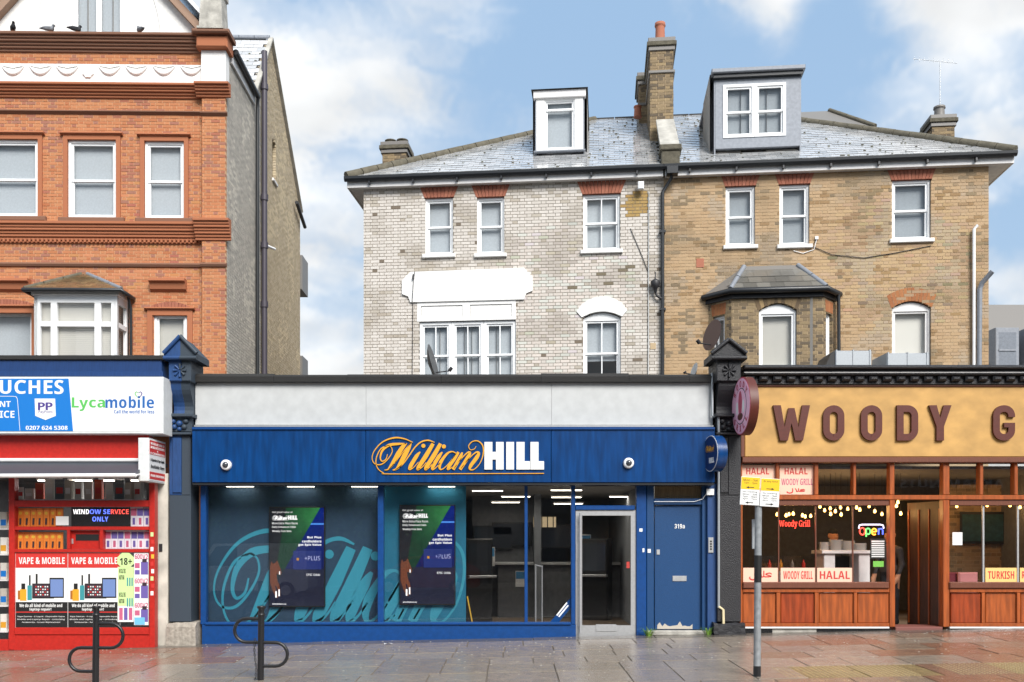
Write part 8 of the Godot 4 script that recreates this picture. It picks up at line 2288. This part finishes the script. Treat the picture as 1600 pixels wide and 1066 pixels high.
func build_opposite() -> void:
	mat("bark", srgb("5a4a3c"), 0.9, {"tex": M.brick.albedo_texture, "tri": 2.0})
	mat("far_brick", srgb("a8917c"), 0.9, {"tex": M.old_stone.albedo_texture, "tri": 0.7})
	mat("far_sign", srgb("46494c"), 0.6)
	mat("car_white", srgb("d6d8d8"), 0.25, {"coat": 0.8}); mat("car_black", srgb("23262a"), 0.25, {"coat": 0.8}); mat("car_red", srgb("8e2823"), 0.25, {"coat": 0.8})
	var specs := [[-32.0, -18.0, 8.6, 0], [-17.9, -6.0, 9.4, 1], [-5.9, 8.0, 8.8, 2], [8.1, 27.0, 9.2, 3], [27.1, 42.0, 8.5, 4]]
	for k in specs:
		var lab: String = ["terraced block across the road beyond the white van", "terraced block across the road behind the white van", "terraced block across the road behind the red car", "terraced block across the road carrying the nut shop sign", "terraced block across the road beyond the nut shop"][k[3]]
		var b := thing("opposite_terrace", lab, "building", Vector3(k[0], -0.8, 23.6), 0.0, "buildings across the road")
		var wd: float = k[1] - k[0]
		bx(b, "wall", M.far_brick, 0, wd, 4.9, k[2] + 0.8, 0, 8)
		bx(b, "shopfront", M.room_dark, 0, wd, 0, 3.6, 0.3, 8); bx(b, "fascia", M.far_sign, 0, wd, 3.601, 4.899, -0.1, 8)
		bx(b, "parapet", M.old_stone, -0.0, wd, k[2] + 0.801, k[2] + 1.0, -0.1, 8.1)
		var n := int(wd / 2.3)
		for i in n:
			for f in 2:
				var x := (i + 0.5) * wd / n - 0.5
				var w := node("window", b); bx(w, "frame", M.white_board, x, x + 1.0, 5.5 + f * 2.2, 6.9 + f * 2.2, -0.03, -0.001); bx(w, "glass", M.smoked, x + 0.1, x + 0.9, 5.6 + f * 2.2, 6.8 + f * 2.2, -0.05, -0.031)
			bx(b, "shop_window", M.smoked, (i + 0.1) * wd / n, (i + 0.9) * wd / n, 0.6, 3.3, 0.25, 0.299)
		if k[3] == 3:
			var hold := node("shop_sign", b, "white lettered nut shop sign")
			# faces the shops: letters turned to look along -z
			var w1 := word_in(hold, "AKRAM NUTS", M.print_white, -2.2, 2.2, -0.18, 0.18, 0.0, 0.01)
			w1.transform = Transform3D(Basis(Vector3.UP, PI), Vector3(18.5 - k[0], 4.05 + 0.85, -0.11)) * w1.transform
	leafy_tree("leafy street tree across the road by the white van", Vector3(-11.0, -0.6, 21.0), 7.0, 1)
	leafy_tree("leafy street tree across the road between the van and red car", Vector3(-6.4, -0.55, 21.2), 6.4, 2)
	vehicle("parked_van", "white van parked across the road", Vector3(-9.8, -0.42, 18.6), M.car_white, true)
	vehicle("parked_car", "red car parked across the road behind the white van", Vector3(-3.2, -0.3, 18.6), M.car_red, false)
	vehicle("parked_car", "black car parked across the road in front of the nut shop", Vector3(9.0, -0.05, 18.6), M.car_black, false)

# ------------------------------------------------------------------ people
func person(label: String, at: Vector3, yaw: float, top: Color, legs: Color, hair: Color, arms: Array) -> void:
	var t := thing("person", label, "person", at, yaw, "")
	var skin := lin("a9795c")
	var H := 1.0
	var b := []
	b.append([Vector3(0, 1.0, 0), 0.135, Vector3(0, 1.2, 0.0), 0.125]); b.append([Vector3(-0.1, 1.36, -0.01), 0.085, Vector3(0.1, 1.36, -0.01), 0.085]); b.append([Vector3(0, 1.2, 0), 0.125, Vector3(0, 1.34, 0), 0.115])
	b.append([Vector3(0, 1.4, 0), 0.055, Vector3(0, 1.53, 0.01), 0.05])
	b.append([Vector3(0, 1.64, 0.0), 0.088, Vector3(0, 1.6, 0.025), 0.078]); b.append([Vector3(0, 1.56, 0.05), 0.05, Vector3(0, 1.545, 0.06), 0.04]); b.append([Vector3(0, 1.63, 0.1), 0.012, Vector3(0, 1.605, 0.118), 0.014])
	for s in [-1, 1]:
		b.append([Vector3(s * 0.09, 1.0, 0), 0.1, Vector3(s * 0.1, 0.52, 0.01), 0.068]); b.append([Vector3(s * 0.1, 0.52, 0.01), 0.068, Vector3(s * 0.1, 0.1, -0.02), 0.045]); b.append([Vector3(s * 0.1, 0.05, -0.04), 0.045, Vector3(s * 0.12, 0.04, 0.16), 0.038])
		b.append([Vector3(s * 0.088, 1.615, 0.0), 0.02, Vector3(s * 0.092, 1.64, -0.005), 0.016])
		var el: Vector3 = arms[0] * Vector3(s, 1, 1); var wr: Vector3 = arms[1] * Vector3(s, 1, 1)
		b.append([Vector3(s * 0.185, 1.36, 0), 0.062, el, 0.045]); b.append([el, 0.045, wr, 0.032])
		var d := (wr - el).normalized()
		b.append([wr, 0.032, wr + d * 0.07, 0.036])
		for f in 4: b.append([wr + d * 0.08 + Vector3(0, 0, (f - 1.5) * 0.02), 0.0115, wr + d * (0.15 + 0.015 * (1 if f in [1, 2] else 0)) + Vector3(-s * 0.015, 0, (f - 1.5) * 0.022), 0.009])
		b.append([wr + d * 0.04 + Vector3(0, 0, 0.03), 0.012, wr + d * 0.09 + Vector3(-s * 0.01, 0, 0.06), 0.01])
	var wy: float = arms[1].y
	var tint := func(p: Vector3) -> Color:
		if p.y > 1.44: return skin
		if absf(p.x) > 0.17 and p.y < wy + 0.03 and p.y > wy - 0.25: return skin
		if p.z > 0.2 and p.y > 0.85 and absf(p.y - wy) < 0.1: return skin
		if p.y < 0.09: return lin("1c1b1b")
		return top if p.y > 0.97 else legs
	put(nets(b, 0.016, 0.05, tint), "body", M.cloth, t)
	put(nets([[Vector3(0, 1.68, -0.02), 0.088, Vector3(0, 1.62, -0.045), 0.08], [Vector3(0, 1.71, 0.03), 0.06, Vector3(0, 1.71, -0.02), 0.07]], 0.014, 0.04, func(_p): return hair), "hair", M.cloth, t)
	for s in [-1, 1]:
		var g := Geo.new(); g.lathe([Vector2(0.009, 0.0), Vector2(0.006, 0.005), Vector2(0.0, 0.006)], Transform3D(Basis(Vector3.RIGHT, PI / 2), Vector3(s * 0.032, 1.635, 0.092)), 8); put(g, "eye", M.print_black, t)

func build_people() -> void:
	mat("cloth", Color.WHITE, 0.85, {"vc": true})
	person("person in a grey top and dark trousers standing inside the restaurant doorway", Vector3(at_world(1391, 0, -1.2).x, 0.12, -1.2), -0.9, lin("3c3a3a"), lin("26262a"), lin("17151a"), [Vector3(0.24, 1.1, 0.02), Vector3(0.23, 0.9, 0.14)])
	person("person in black behind the serving counter inside the restaurant", Vector3(at_world(1302, 0, -2.4).x, 0.12, -2.4), 0.2, lin("222226"), lin("222226"), lin("1b1614"), [Vector3(0.25, 1.12, 0.05), Vector3(0.15, 1.08, 0.28)])

func _ready() -> void:
	rng.seed = 1
	materials()
	camera_and_light()
	build_ground()
	build_pair()
	build_red()
	build_betting()
	build_vape()
	build_grill()
	build_street()
	build_opposite()
	build_people()
